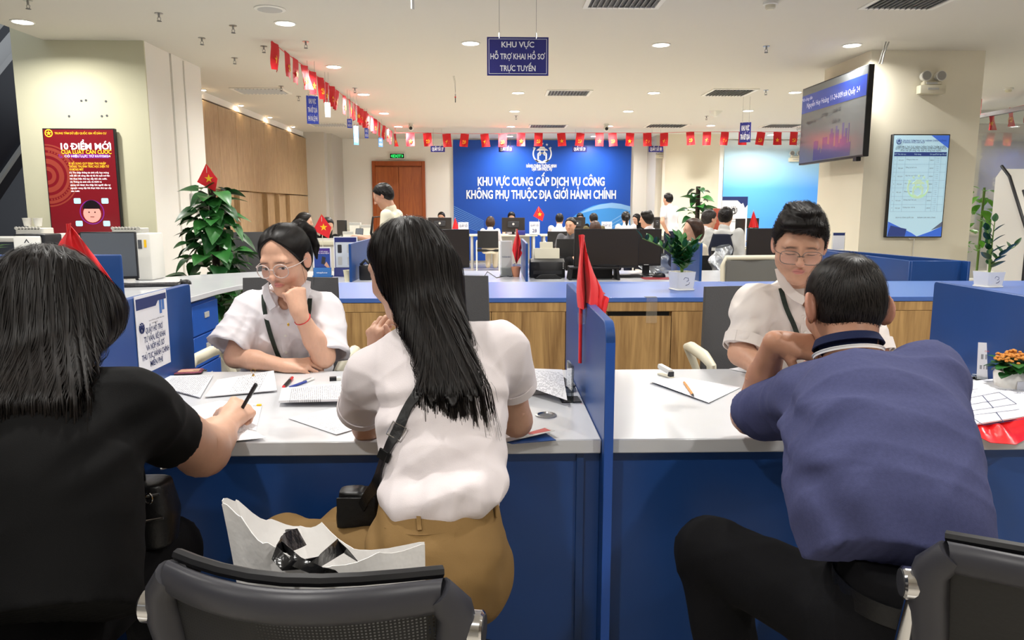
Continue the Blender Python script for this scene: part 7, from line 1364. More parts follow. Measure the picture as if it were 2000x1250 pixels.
    # shoulder strap and bag
    o = strap_on('bag_strap', gls, [(842, 720), (818, 768), (800, 800), (780, 838), (762, 880), (748, 915), (738, 945)], .022, 'leather_black', t, off, .004, .004)
    if o: bpy.data.objects.remove(o)
    return gls
def long_strands(t, off, gl, roots, flow, step, nst, width, zf, seed=3, m='hair_black_b', jit=.05, lift=.0025):
    r = np.random.default_rng(seed); P = roots.copy(); N = len(P); lf = r.uniform(0, 1, N)**2*lift*2+.0005; jd = r.normal(size=(N, 3))*jit; pts, nr = [], []; lo = gl[1]+gl[2]*2; hi = gl[1]+gl[2]*(np.array(gl[0].shape)-3)
    for i in range(nst+1):
        Pc = np.clip(P, lo, hi); G = grad(gl, Pc); ok = (P[:, 2] > zf) & np.all(P == Pc, 1); P = P-np.where(ok[:, None], G*np.clip(sample(gl, Pc)-lf, -.007, .007)[:, None], 0); pts.append(P.copy()); nr.append(G)
        d = flow(P)+jd; dg = d-G*np.sum(d*G, 1, keepdims=True); d = np.where(ok[:, None], dg, d); d /= np.linalg.norm(d, axis=1, keepdims=True)+1e-9; P = P+d*step
        P = np.where((P[:, 2] < zf-.075-.03*lf[:, None].ravel()*300)[:, None], pts[-1], P)
    pts = np.stack(pts, 1); nr = np.stack(nr, 1); tg = np.gradient(pts, axis=1); sd = np.cross(tg, nr); sd /= np.linalg.norm(sd, axis=2, keepdims=True)+1e-9
    sg = np.diff(pts, axis=1); ln = np.linalg.norm(sg, axis=2, keepdims=True); un = sg/(ln+1e-9); dt = np.sum(un[:, 1:]*un[:, :-1], 2); dt[(ln[:, 1:, 0] < 1e-6) | (ln[:, :-1, 0] < 1e-6)] = 1; good = dt.min(1) > .55; pts, nr, sd = pts[good], nr[good], sd[good]; N = len(pts)
    w = width*np.clip(np.minimum(np.linspace(.6, 3, nst+1), np.linspace(3.5, .2, nst+1)), 0, 1); wv = w[None, :, None]*r.uniform(.5, 1.3, N)[:, None, None]; vv = np.stack([pts-sd*wv/2, pts+sd*wv/2], 2).reshape(-1, 3)
    b = (np.arange(N)*(nst+1)*2)[:, None]; k = np.arange(nst)[None]*2; Q = np.stack([b+k, b+k+1, b+k+3, b+k+2], 2).reshape(-1, 4); o = np_mesh('hair_strands', (vv, np.zeros((0, 3), int), Q), m, t, off); o['kind'] = 'stuff'; return o
# ------------------------------------------------------------------ woman in black at the left edge
def make_black_woman():
    off = (-.85, 1.3, 0); t = person('person in a black T-shirt writing at the left desk', off); sc = 1.0
    S_ = [sec(-65, 255, 1210, 1.18, .155), sec(-60, 255, 1130, 1.2, .15), sec(-55, 255, 1060, 1.22, .145), sec(-45, 258, 980, 1.24, .14), sec(-30, 262, 900, 1.28, .135), sec(-28, 272, 830, 1.33, .125), sec(-20, 272, 790, 1.37, .11), sec(10, 245, 760, 1.4, .085), sec(50, 195, 738, 1.42, .06)]
    hc = P3(100, 612, 1.44); Rm = rotm(-14, -28, 0); nb = P3(120, 735, 1.42); SR, ER, WR = P3(262, 796, 1.38), P3(396, 880, 1.66), P3(449, 822, 1.88); SL, EL, WL = P3(-35, 790, 1.38), P3(-60, 900, 1.6), V(-1.15, 1.9, .78)
    fine = SDF(); L = add_head(fine, hc, Rm, sc); fine.cone(L(0, -.02, -.06), nb, .05, .058, .03)
    a1 = SDF(); a1.cone(SR, ER, .062, .056, .02); a1.cone(ER, ER*.6+WR*.4, .055, .046, .03); a1.cone(ER*.6+WR*.4, WR, .046, .028, .03); hf = frame((.12, .9, .12), (.5, -.25, .8)); tp1 = add_hand(a1, WR+V(.0, .0, .006), hf, -1, ((55, 65, 35), (62, 75, 40), (68, 80, 40), (70, 80, 40)), ((28, 25), (0, 20), (0, 15)), .98)
    a2 = SDF(); a2.cone(SL, EL, .058, .05, .02); a2.cone(EL, WL, .048, .027, .02); tp2 = add_hand(a2, WL, frame((.4, 1, 0), (0, 0, 1)), 1, (20, 30, 15))
    co = SDF(); torso_body(co, S_[5:]); co.cone(S_[5][0], V(-.92, 1.25, .58), .09, .09, .03); co.cone(nb, S_[-2][0], .05, .065, .04); hips = [V(-1.0, 1.28, .56), V(-.84, 1.28, .56)]; kn = [V(-1.02, 1.66, .55), V(-.76, 1.62, .55)]; an = [V(-1.02, 1.62, .1), V(-.76, 1.58, .1)]; legs(co, hips, kn, an, (.08, .06, .04))
    tone = [lambda P: head_tone(P, hc, Rm, sc, SKIN_F, LIPS), hand_tone(SKIN_F, tp1), hand_tone(SKIN_F, tp2)]; ms = [co.mesh(.014)]+[f.mesh(.0033, adapt=.25) for f in (fine, a1, a2)]
    np_mesh('body', join(ms), 'skin', t, off, np.concatenate([np.tile(V(SKIN_F), (len(ms[0][0]), 1))]+[f(m[0]) for f, m in zip(tone, ms[1:])]))
    sh = SDF(); sh.loft(S_, XR, .03, ex=2.4); sh.ell(SR-V(.02, 0, 0), V(.06, .065, .05), None, .05); sh.ell(SL, V(.07, .07, .06), None, .05); HR_ = P3(334, 850, 1.53); sl = [sleeve(sh, SR, HR_, .068, .070, .05, .3), sleeve(sh, SL, P3(-52, 860, 1.5), .075, .07, .05, .3)]; finish_sleeves(sh, sl)
    sh.cone(nb+V(.01, .03, .07), nb+V(.025, -.01, .0), .08, .078, .01, 's'); sh.post += [folds(.004, 35, freq=16), wrinkle(P3(240, 870, 1.2), (1, 0, .5), (-.5, 0, 1), .006, .06, .09, 90)]; np_mesh('tee_shirt', sh.mesh(.0065), 'tee_black', t, off)
    tr = SDF(); tr.loft([(V(-.92, 1.24, .44), .18, .14), (V(-.92, 1.23, .56), .185, .15), (V(-.92, 1.22, .68), .15, .125)], XR, .03); legs(tr, hips, kn, an, (.1, .078, .07), .06); tr.post += [folds(.006, 38, freq=20)]; np_mesh('trousers', tr.mesh(.010), 'trousers_black', t, off); shoes(t, off, an, [(0, 1, 0), (0, 1, 0)], 'leather_black')
    hs = SDF(); HL = lambda *p: hc+Rm @ (V(*p)*sc); hs.ell(HL(0, -.016, .034), V(.092, .104, .094)*sc, Rm, .02); hs.ell(HL(0, -.03, -.03), V(.098, .08, .1)*sc, Rm, .05)
    hs.loft([sec(-30, 130, 800, 1.205, .004), sec(-42, 160, 770, 1.235, .014), sec(-38, 178, 725, 1.29, .03), sec(-30, 190, 690, 1.335, .045), sec(-22, 215, 640, 1.40, .075), sec(-10, 215, 590, 1.43, .09)], XR, .04, ex=2.2); hs.cone(P3(200, 610, 1.45), P3(222, 705, 1.475), .035, .016, .04)
    hs.half(HL(0, .055, 0), Rm @ V(0, 1, -.4), k=.012); [hs.cone(P3(-30+17*i, 818, 1.19), P3(-34+17*i, 752+14*(i*7 % 3), 1.245), .012, .002, .004, 's') for i in range(12)]; hs.post += [lambda X, Y, Z: .0010*np.sin(X*300+Y*180+3*np.sin(Z*7))]; m_ = hs.mesh(.004); gl = hs.last; np_mesh('hair', m_, 'hair_black', t, off); zf = P3(80, 765, 1.24)[2]
    long_strands(t, off, gl, rnd_surf(m_, 7000, 6, lambda c: (c[:, 2] > zf)*1.0), lambda P: V(0, -.1, -1)+0*P, .0155, 15, .0015, zf, seed=9)
    # pen in the hand
    a, b = P3(459, 822, 1.93), P3(500, 750, 1.90); d_ = Vector(b-a); tp = thing('ballpoint_pen', 'black ballpoint pen held in the writing hand', 'pen', a); MB().cyl(d_*.12, d_*.8, .0048, n=12).build('barrel', 'black', tp); MB().cyl((0, 0, 0), d_*.12, .001, .0045, n=12).build('tip', 'steel', tp); MB().cyl(d_*.8, d_, .005, .0045, n=12).build('cap', 'plastic_black', tp); MB().tube([d_*.62+Vector((.006, 0, 0)), d_*.97+Vector((.006, 0, 0))], .0014, 6).build('clip', 'steel', tp)
# ------------------------------------------------------------------ young clerk woman with glasses
def make_clerk_woman():
    off = (-.85, 2.85, 0); t = person('person with clear glasses in a white short sleeved shirt resting cheek on fist', off); sc = 1.03
    S_ = [sec(470, 640, 850, 2.93, .115), sec(474, 645, 760, 2.88, .115), sec(482, 644, 690, 2.84, .11), sec(482, 648, 630, 2.81, .1), sec(492, 634, 595, 2.79, .085), sec(525, 605, 568, 2.78, .055)]
    hc = P3(556, 507, 2.70); Rm = rotm(167, -16, 3); nb = P3(566, 578, 2.80)
    SA, EA, WA = P3(488, 604, 2.80), P3(460, 697, 2.70), P3(556, 714, 2.62); SB, EB, WB = P3(638, 606, 2.80), P3(632, 697, 2.66), P3(585, 612, 2.60)
    fine = SDF(); L = add_head(fine, hc, Rm, sc); fine.cone(L(0, -.015, -.055), nb, .047, .054, .03)
    a1 = SDF(); a1.cone(SA, EA, .045, .038, .02); a1.cone(EA, EA*.6+WA*.4, .039, .035, .02); a1.cone(EA*.6+WA*.4, WA, .035, .024, .02); tp1 = add_hand(a1, WA, frame((1, .02, .0), (-.05, -.45, .9)), -1, ((30, 40, 25), (32, 45, 25), (36, 48, 28), (42, 50, 30)), sc=.94)
    a2 = SDF(); a2.cone(SB, EB, .045, .039, .02); a2.cone(EB, EB*.6+WB*.4, .04, .036, .02); a2.cone(EB*.6+WB*.4, WB, .036, .025, .02); tp2 = add_hand(a2, WB, frame((-.22, .12, 1), (.55, -.8, .1)), 1, ((72, 92, 55), (74, 94, 58), (76, 95, 60), (78, 95, 60)), ((10, 55), (0, 25), (0, 15)), .94)
    co = SDF(); torso_body(co, S_); co.cone(nb, S_[-2][0], .045, .06, .04); hips = [V(-.95, 2.92, .54), V(-.78, 2.92, .54)]; kn = [V(-.97, 2.6, .53), V(-.76, 2.6, .53)]; an = [V(-.97, 2.66, .1), V(-.76, 2.66, .1)]; legs(co, hips, kn, an, (.07, .05, .038))
    base = V(SKIN_F)*1.06; tone = [lambda P: head_tone(P, hc, Rm, sc, base, (.62, .2, .18), eyes='open'), hand_tone(base, tp1), hand_tone(base, tp2)]; ms = [co.mesh(.014)]+[fine.mesh(.0022)]+[f.mesh(.0031, adapt=.2) for f in (a1, a2)]
    np_mesh('body', join(ms), 'skin', t, off, np.concatenate([np.tile(V(SKIN_F), (len(ms[0][0]), 1))]+[f(m[0]) for f, m in zip(tone, ms[1:])]))
    sh = SDF(); sh.loft(S_, XR, .03, ex=2.4, grow=.008); sh.ell(SA+V(.015, 0, 0), V(.055, .065, .045), None, .05); sh.ell(SB-V(.015, 0, 0), V(.055, .065, .045), None, .05)
    HA, HB = P3(447, 678, 2.70), P3(644, 694, 2.69); sl = [sleeve(sh, SA, HA, .056, .08, .05, .5), sleeve(sh, SB, HB, .056, .075, .05, .5)]; finish_sleeves(sh, sl)
    sh.cone(nb+V(-.01, -.02, .07), nb+V(-.008, -.03, -.02), .06, .05, .01, 's'); sh.cone(P3(556, 585, 2.70), P3(560, 632, 2.695), .042, .006, .008, 's')
    sh.post += [folds(.0065, 45, freq=27), wrinkle(P3(500, 640, 2.72), (.3, 0, 1), (1, 0, -.3), .006, .05, .1, 95), wrinkle(P3(560, 700, 2.7), (.4, 0, 1), (1, 0, -.4), .005, .08, .08, 80), wrinkle(P3(650, 640, 2.72), (-.6, 0, 1), (1, 0, .6), .005, .04, .08, 110)]
    m_ = sh.mesh(.0056); gls = sh.last; np_mesh('shirt', m_, 'shirt_white', t, off)
    collar_ring(t, off, nb+V(-.004, -.01, .012), rotm(180, -14), .06, .086, .03, 95, 'shirt_white', 'collar', drop=.03)
    strap_mesh('lapel', [P3(519, 556, 2.72), P3(522, 578, 2.685), P3(534, 602, 2.67)], .034, 'shirt_white', t, off, [V(-.5, -.8, .3)]*3, .003, 10); strap_mesh('lapel', [P3(598, 548, 2.74), P3(594, 575, 2.70), P3(580, 606, 2.675)], .034, 'shirt_white', t, off, [V(.5, -.8, .3)]*3, .003, 10)
    strap_on('placket', gls, [(553, 632), (557, 660), (560, 690), (562, 715)], .03, 'shirt_white', t, off, .001, .002)
    for py in (655, 688): 
        p, n = march(gls, 558, py); MB().cyl(Vector(p+n*.004)-Vector(off), Vector(p+n*.0065)-Vector(off), .005, n=10).build('button', 'plastic_white', t)
    strap_on('lanyard', gls, [(517, 576), (518, 600), (526, 640), (540, 682), (550, 706)], .016, 'lanyard', t, off, .006, .002); strap_on('lanyard', gls, [(603, 560), (606, 585), (604, 615), (596, 645)], .016, 'lanyard', t, off, .006, .002)
    hw = EB*.25+WB*.75; d = Vector(WB-EB).normalized(); u = d.orthogonal().normalized(); w = d.cross(u); bc = EB*.12+WB*.88
    o = MB().tube([Vector(bc)-Vector(off)+(u*math.cos(i*.5236)+w*math.sin(i*.5236))*.0295+d*.008*math.sin(i*.5236+.6) for i in range(12)], .0016, 6, closed=True).build('red_bracelet', 'pen_red', t); MB().ball(Vector(P3(563, 634, 2.57))-Vector(off), (.004, .004, .006)).build('charm', 'gold', o)
    tr = SDF(); tr.loft([(V(-.865, 2.93, .44), .15, .12), (V(-.865, 2.93, .58), .15, .115)], XR, .03); legs(tr, hips, kn, an, (.085, .065, .055), .05); np_mesh('trousers', tr.mesh(.014), 'trousers_black', t, off); shoes(t, off, an, [(0, -1, 0), (0, -1, 0)], 'leather_black')
    glasses(t, off, hc, Rm, sc, 'frame_clear', rx=.0255, rz=.0235, drop=-.009, wire=.0017)
    hs = SDF(); HL = hair_cap(hs, hc, Rm, sc, .009, .73, -.012, -.07, vee=.55)
    for x in (-1, 1): hs.ell(HL(x*.088, -.004, -.012), V(.016, .03, .036), Rm, .006, 's')
    hs.cone(HL(0, -.1, .07), HL(-.01, -.135, .078), .03, .026, .02); hs.chain([HL(-.02, -.13, .08), HL(-.04, -.145, .05), HL(-.05, -.14, .0), HL(-.052, -.13, -.045)], [.022, .02, .014, .004], .015)
    hs.ell(HL(0, .02, .128), V(.0035, .09, .02), Rm, .008, 's'); m_ = hs.mesh(.003); gl = hs.last; np_mesh('hair', m_, 'hair_black', t, off)
    bun = HL(0, -.12, .07)
    strands('hair_strands', gl, rnd_surf(m_, 4200, 12), lambda P: (lambda d: d/np.linalg.norm(d, axis=1, keepdims=True))(bun-P), .010, 7, .0012, 'hair_black_b', t, off, .0016, .1); MB().tube([Vector(HL(.0, -.108, .07)+Rm @ V(.028*math.cos(i*.6283), .006*math.sin(i*.6283), .028*math.sin(i*.6283)))-Vector(off) for i in range(10)], .004, 6, closed=True).build('hair_tie', 'black', t)
    b = MB()
    for (p0, p1, p2, p3) in (((.066, .045, .03), (.077, .03, -.01), (.074, .02, -.06), (.07, .015, -.1)), ((-.066, .045, .03), (-.077, .03, -.01), (-.074, .025, -.05), (-.07, .02, -.085)), ((-.07, -.02, .02), (-.084, -.03, -.03), (-.08, -.03, -.08), (-.075, -.02, -.11))): b.tube([Vector(HL(*q))-Vector(off) for q in (p0, p1, p2, p3)], [.0008, .0007, .0006, .0004], 4)
    o = b.build('loose_strands', 'hair_black', t); o['kind'] = 'stuff'
# ------------------------------------------------------------------ young clerk man with glasses
def make_clerk_man():
    off = (1.07, 2.75, 0); t = person('person with thin framed glasses in a white rolled sleeve shirt looking down', off); sc = 1.04
    S_ = [sec(1462, 1690, 880, 2.86, .12), sec(1462, 1690, 780, 2.8, .12), sec(1458, 1690, 700, 2.72, .115), sec(1455, 1692, 630, 2.65, .11), sec(1468, 1682, 585, 2.6, .095), sec(1520, 1625, 550, 2.57, .06)]
    hc = P3(1562, 477, 2.47); Rm = rotm(161, -17, -2); nb = P3(1572, 566, 2.58); SA, EA, WA = P3(1470, 592, 2.6), P3(1448, 690, 2.52), P3(1518, 742, 2.36); SB, EB, WB = P3(1682, 600, 2.6), P3(1712, 700, 2.52), P3(1650, 745, 2.36)
    fine = SDF(); L = add_head(fine, hc, Rm, sc, True); fine.cone(L(0, -.015, -.055), nb, .055, .064, .03)
    a1 = SDF(); a1.cone(SA, EA, .05, .042, .02); a1.cone(EA, WA, .044, .028, .02); tp1 = add_hand(a1, WA, frame((.8, -.5, 0), (0, -.2, 1)), -1, (35, 45, 25)); a2 = SDF(); a2.cone(SB, EB, .05, .042, .02); a2.cone(EB, WB, .044, .028, .02); tp2 = add_hand(a2, WB, frame((-.8, -.5, 0), (0, -.2, 1)), 1, (35, 45, 25))
    co = SDF(); torso_body(co, S_); co.cone(nb, S_[-2][0], .05, .065, .04); hips = [V(.98, 2.86, .55), V(1.16, 2.86, .55)]; kn = [V(.96, 2.58, .54), V(1.18, 2.58, .54)]; an = [V(.96, 2.66, .1), V(1.18, 2.66, .1)]; legs(co, hips, kn, an, (.075, .055, .04))
    base = V(SKIN_M); tone = [lambda P: head_tone(P, hc, Rm, sc, base, (.58, .2, .18), eyes='down', male=True), hand_tone(base, tp1), hand_tone(base, tp2)]; ms = [co.mesh(.014)]+[fine.mesh(.0022)]+[f.mesh(.0031, adapt=.2) for f in (a1, a2)]
    np_mesh('body', join(ms), 'skin', t, off, np.concatenate([np.tile(base, (len(ms[0][0]), 1))]+[f(m[0]) for f, m in zip(tone, ms[1:])]))
    sh = SDF(); sh.loft(S_, XR, .03, ex=2.4, grow=.006); sh.ell(SA+V(.02, 0, 0), V(.058, .068, .048), None, .05); sh.ell(SB-V(.02, 0, 0), V(.058, .068, .048), None, .05); HA, HB = SA*.12+EA*.88, SB*.12+EB*.88
    sl = [sleeve(sh, SA, HA, .06, .064, .05, .25), sleeve(sh, SB, HB, .06, .064, .05, .25)]; finish_sleeves(sh, sl); sh.cone(nb+V(-.0, -.03, .07), nb+V(0, -.04, -.01), .06, .052, .01, 's'); sh.cone(P3(1578, 590, 2.5), P3(1575, 612, 2.5), .022, .005, .008, 's')
    sh.post += [folds(.006, 55, freq=26), wrinkle(P3(1450, 640, 2.52), (1, 0, .5), (-.5, 0, 1), .007, .07, .06, 90), wrinkle(P3(1500, 660, 2.52), (.2, 0, 1), (1, 0, -.2), .005, .06, .1, 85)]
    m_ = sh.mesh(.0056); gls = sh.last; np_mesh('shirt', m_, 'shirt_white_b', t, off); collar_ring(t, off, nb+V(.0, -.01, .005), rotm(180, -16), .062, .088, .034, 55, 'shirt_white_b', 'collar', drop=.032)
    strap_mesh('lapel', [P3(1522, 524, 2.53), P3(1530, 552, 2.50), P3(1550, 576, 2.485), P3(1571, 588, 2.48)], .03, 'shirt_white_b', t, off, [V(-.4, -.9, .3)]*4, .003, 12); strap_mesh('lapel', [P3(1628, 530, 2.53), P3(1618, 560, 2.49), P3(1600, 578, 2.48), P3(1580, 588, 2.48)], .03, 'shirt_white_b', t, off, [V(.4, -.9, .3)]*4, .003, 12)
    for b_, a_ in ((HA, SA), (HB, SB)):
        d = Vector(b_-a_).normalized(); u = d.orthogonal().normalized(); w = d.cross(u); MB().surf(lambda q, v: Vector(b_)-Vector(off)+(u*math.cos(q*6.2832)+w*math.sin(q*6.2832))*(.067+.002*math.sin(q*25))+d*(-.04*v+.004), 32, 2, .004).build('rolled_cuff', 'shirt_white_b', t, smooth=60)
    strap_on('placket', gls, [(1574, 615), (1572, 640), (1570, 665), (1568, 690)], .03, 'shirt_white_b', t, off, .001, .002); strap_on('lanyard', gls, [(1520, 545), (1524, 565), (1535, 600), (1550, 635), (1560, 665), (1568, 692)], .016, 'lanyard', t, off, .006, .002)
    for py in (622, 648):
        p, n = march(gls, 1572, py)
        if p is not None: MB().cyl(Vector(p+n*.004)-Vector(off), Vector(p+n*.0065)-Vector(off), .005, n=10).build('button', 'plastic_white', t)
    tr = SDF(); tr.loft([(V(1.07, 2.88, .44), .16, .13), (V(1.07, 2.87, .6), .155, .12)], XR, .03); legs(tr, hips, kn, an, (.09, .07, .06), .05); np_mesh('trousers', tr.mesh(.014), 'trousers_navy', t, off); shoes(t, off, an, [(0, -1, 0), (0, -1, 0)], 'leather_black')
    glasses(t, off, hc, Rm, sc, 'frame_metal', rx=.0285, rz=.0215, sq=3.2, drop=-.012, wire=.0012)
    hs = SDF(); HL = hair_cap(hs, hc, Rm, sc, .008, .7, .012, -.05); hs2 = None
    for x in (-1, 1): hs.ell(HL(x*.09, .0, -.02), V(.016, .03, .045), Rm, .006, 's')
    hs.ell(HL(0, .005, .088), V(.062, .09, .038)*sc, Rm, .02); hs.ell(HL(.012, .062, .084), V(.046, .03, .02)*sc, Rm, .015)
    r = np.random.default_rng(3)
    for i in range(26): x = r.uniform(-.045, .045); y = r.uniform(-.06, .06); hs.cone(HL(x, y, .095+.018*(1-(x/.08)**2)), HL(x+r.uniform(-.02, .02), y+.025, .108+.016*(1-(x/.07)**2)), .011, .005, .012)
    for i in range(8): x = -.052+.0125*i; hs.cone(HL(x, .075, .085), HL(x-.012, .09-abs(x)*.25, .07+.35*x+r.uniform(-.006, .005)), .008, .003, .008)
    m_ = hs.mesh(.003); gl = hs.last; np_mesh('hair', m_, 'hair_black', t, off); strands('hair_strands', gl, rnd_surf(m_, 4500, 22), lambda P: Rm @ V(-.25, .8, .15)+V(0, 0, -.15)+0*P, .008, 5, .0013, 'hair_black_b', t, off, .003, .2)
make_polo_man(); GLB = make_blouse_woman(); make_black_woman(); make_clerk_woman(); make_clerk_man()
# bags carried by the two women
o_ = (-.3, 1.6, .55); t = thing('shoulder_bag', 'black leather shoulder bag on the strap of the person in the white blouse', 'bag', o_)
pts, ns = [], []
for px, py in [(842, 720), (818, 768), (800, 800), (780, 838), (762, 880), (750, 912)]:
    p, n = march(GLB, px, py)
    if p is not None: pts.append(p+n*.006); ns.append(n)
pts += [P3(735, 945, 1.46), P3(718, 970, 1.52), P3(708, 990, 1.57)]; ns += [V(-.6, -.8, 0)]*3
strap_mesh('strap', pts, .022, 'leather_black', t, o_, ns, .004, 50); q = len(pts)//2
p, n = march(GLB, 780, 840); fb = frame(A3(ns[3]) if False else (pts[4]-pts[3]), n); MB().tube([Vector(p+n*.012+fb @ V(x*.016, y*.014, 0))-Vector(o_) for x, y in ((-1, -1), (1, -1), (1, 1), (-1, 1))], .002, 6, closed=True).build('buckle', 'chrome', t); strap_mesh('strap_keeper', [P3(776, 858, 1.40)*0+(pts[4]+n*.006), pts[4]*.5+pts[5]*.5+n*.006], .027, 'leather_black', t, o_, [n, n], .004, 4)
s = SDF(); bb = [P3(662, 990, 1.64), P3(735, 945, 1.6), P3(740, 1040, 1.58), P3(672, 1045, 1.62)]; cbag = sum(bb)/4; s.loft([(cbag+V(0, 0, -.075), .045, .03), (cbag, .05, .035), (cbag+V(.005, 0, .06), .046, .026)], XR, .02, ex=4); np_mesh('body', s.mesh(.005), 'leather_black', t, o_); MB().box(Vector(cbag+V(0, -.036, .02))-Vector(o_), (.085, .004, .07)).build('flap', 'leather_black', t, bevel=.0015)
o_ = A3(P3(292, 1000, 1.52)); t = thing('shoulder_bag', 'black zipped shoulder bag with silver rings beside the person in black', 'bag', o_); s = SDF(); s.loft([(o_+V(0, 0, -.07), .05, .04), (o_+V(0, 0, 0), .06, .05), (o_+V(-.005, 0, .07), .05, .04)], XR, .02, ex=3); np_mesh('body', s.mesh(.006), 'leather_black', t, o_)
for dz, w in ((.052, .09), (.0, .1)): MB().tube([(-w/2, -.046, dz+.004), (0, -.054, dz), (w/2, -.046, dz+.006)], .0028, 6).build('zip', 'steel', t)
strap_mesh('strap', [P3(262, 880, 1.47), P3(272, 915, 1.5), P3(276, 940, 1.52)], .022, 'leather_black', t, o_, [V(0, -1, 0)]*3, .004, 10); MB().tube([Vector(P3(278+6*math.cos(a), 955+12*math.sin(a), 1.5)-o_) for a in [i*.6283 for i in range(10)]], .0022, 6, closed=True).build('snap_ring', 'chrome', t); MB().cyl(Vector(P3(275, 938, 1.5)-o_), Vector(P3(277, 962, 1.5)-o_), .005).build('snap_hook', 'chrome', t); MB().tube([Vector(P3(290+7*math.cos(a), 974+10*math.sin(a), 1.46)-o_) for a in [i*.6283 for i in range(10)]], .0022, 6, closed=True).build('ring', 'chrome', t)
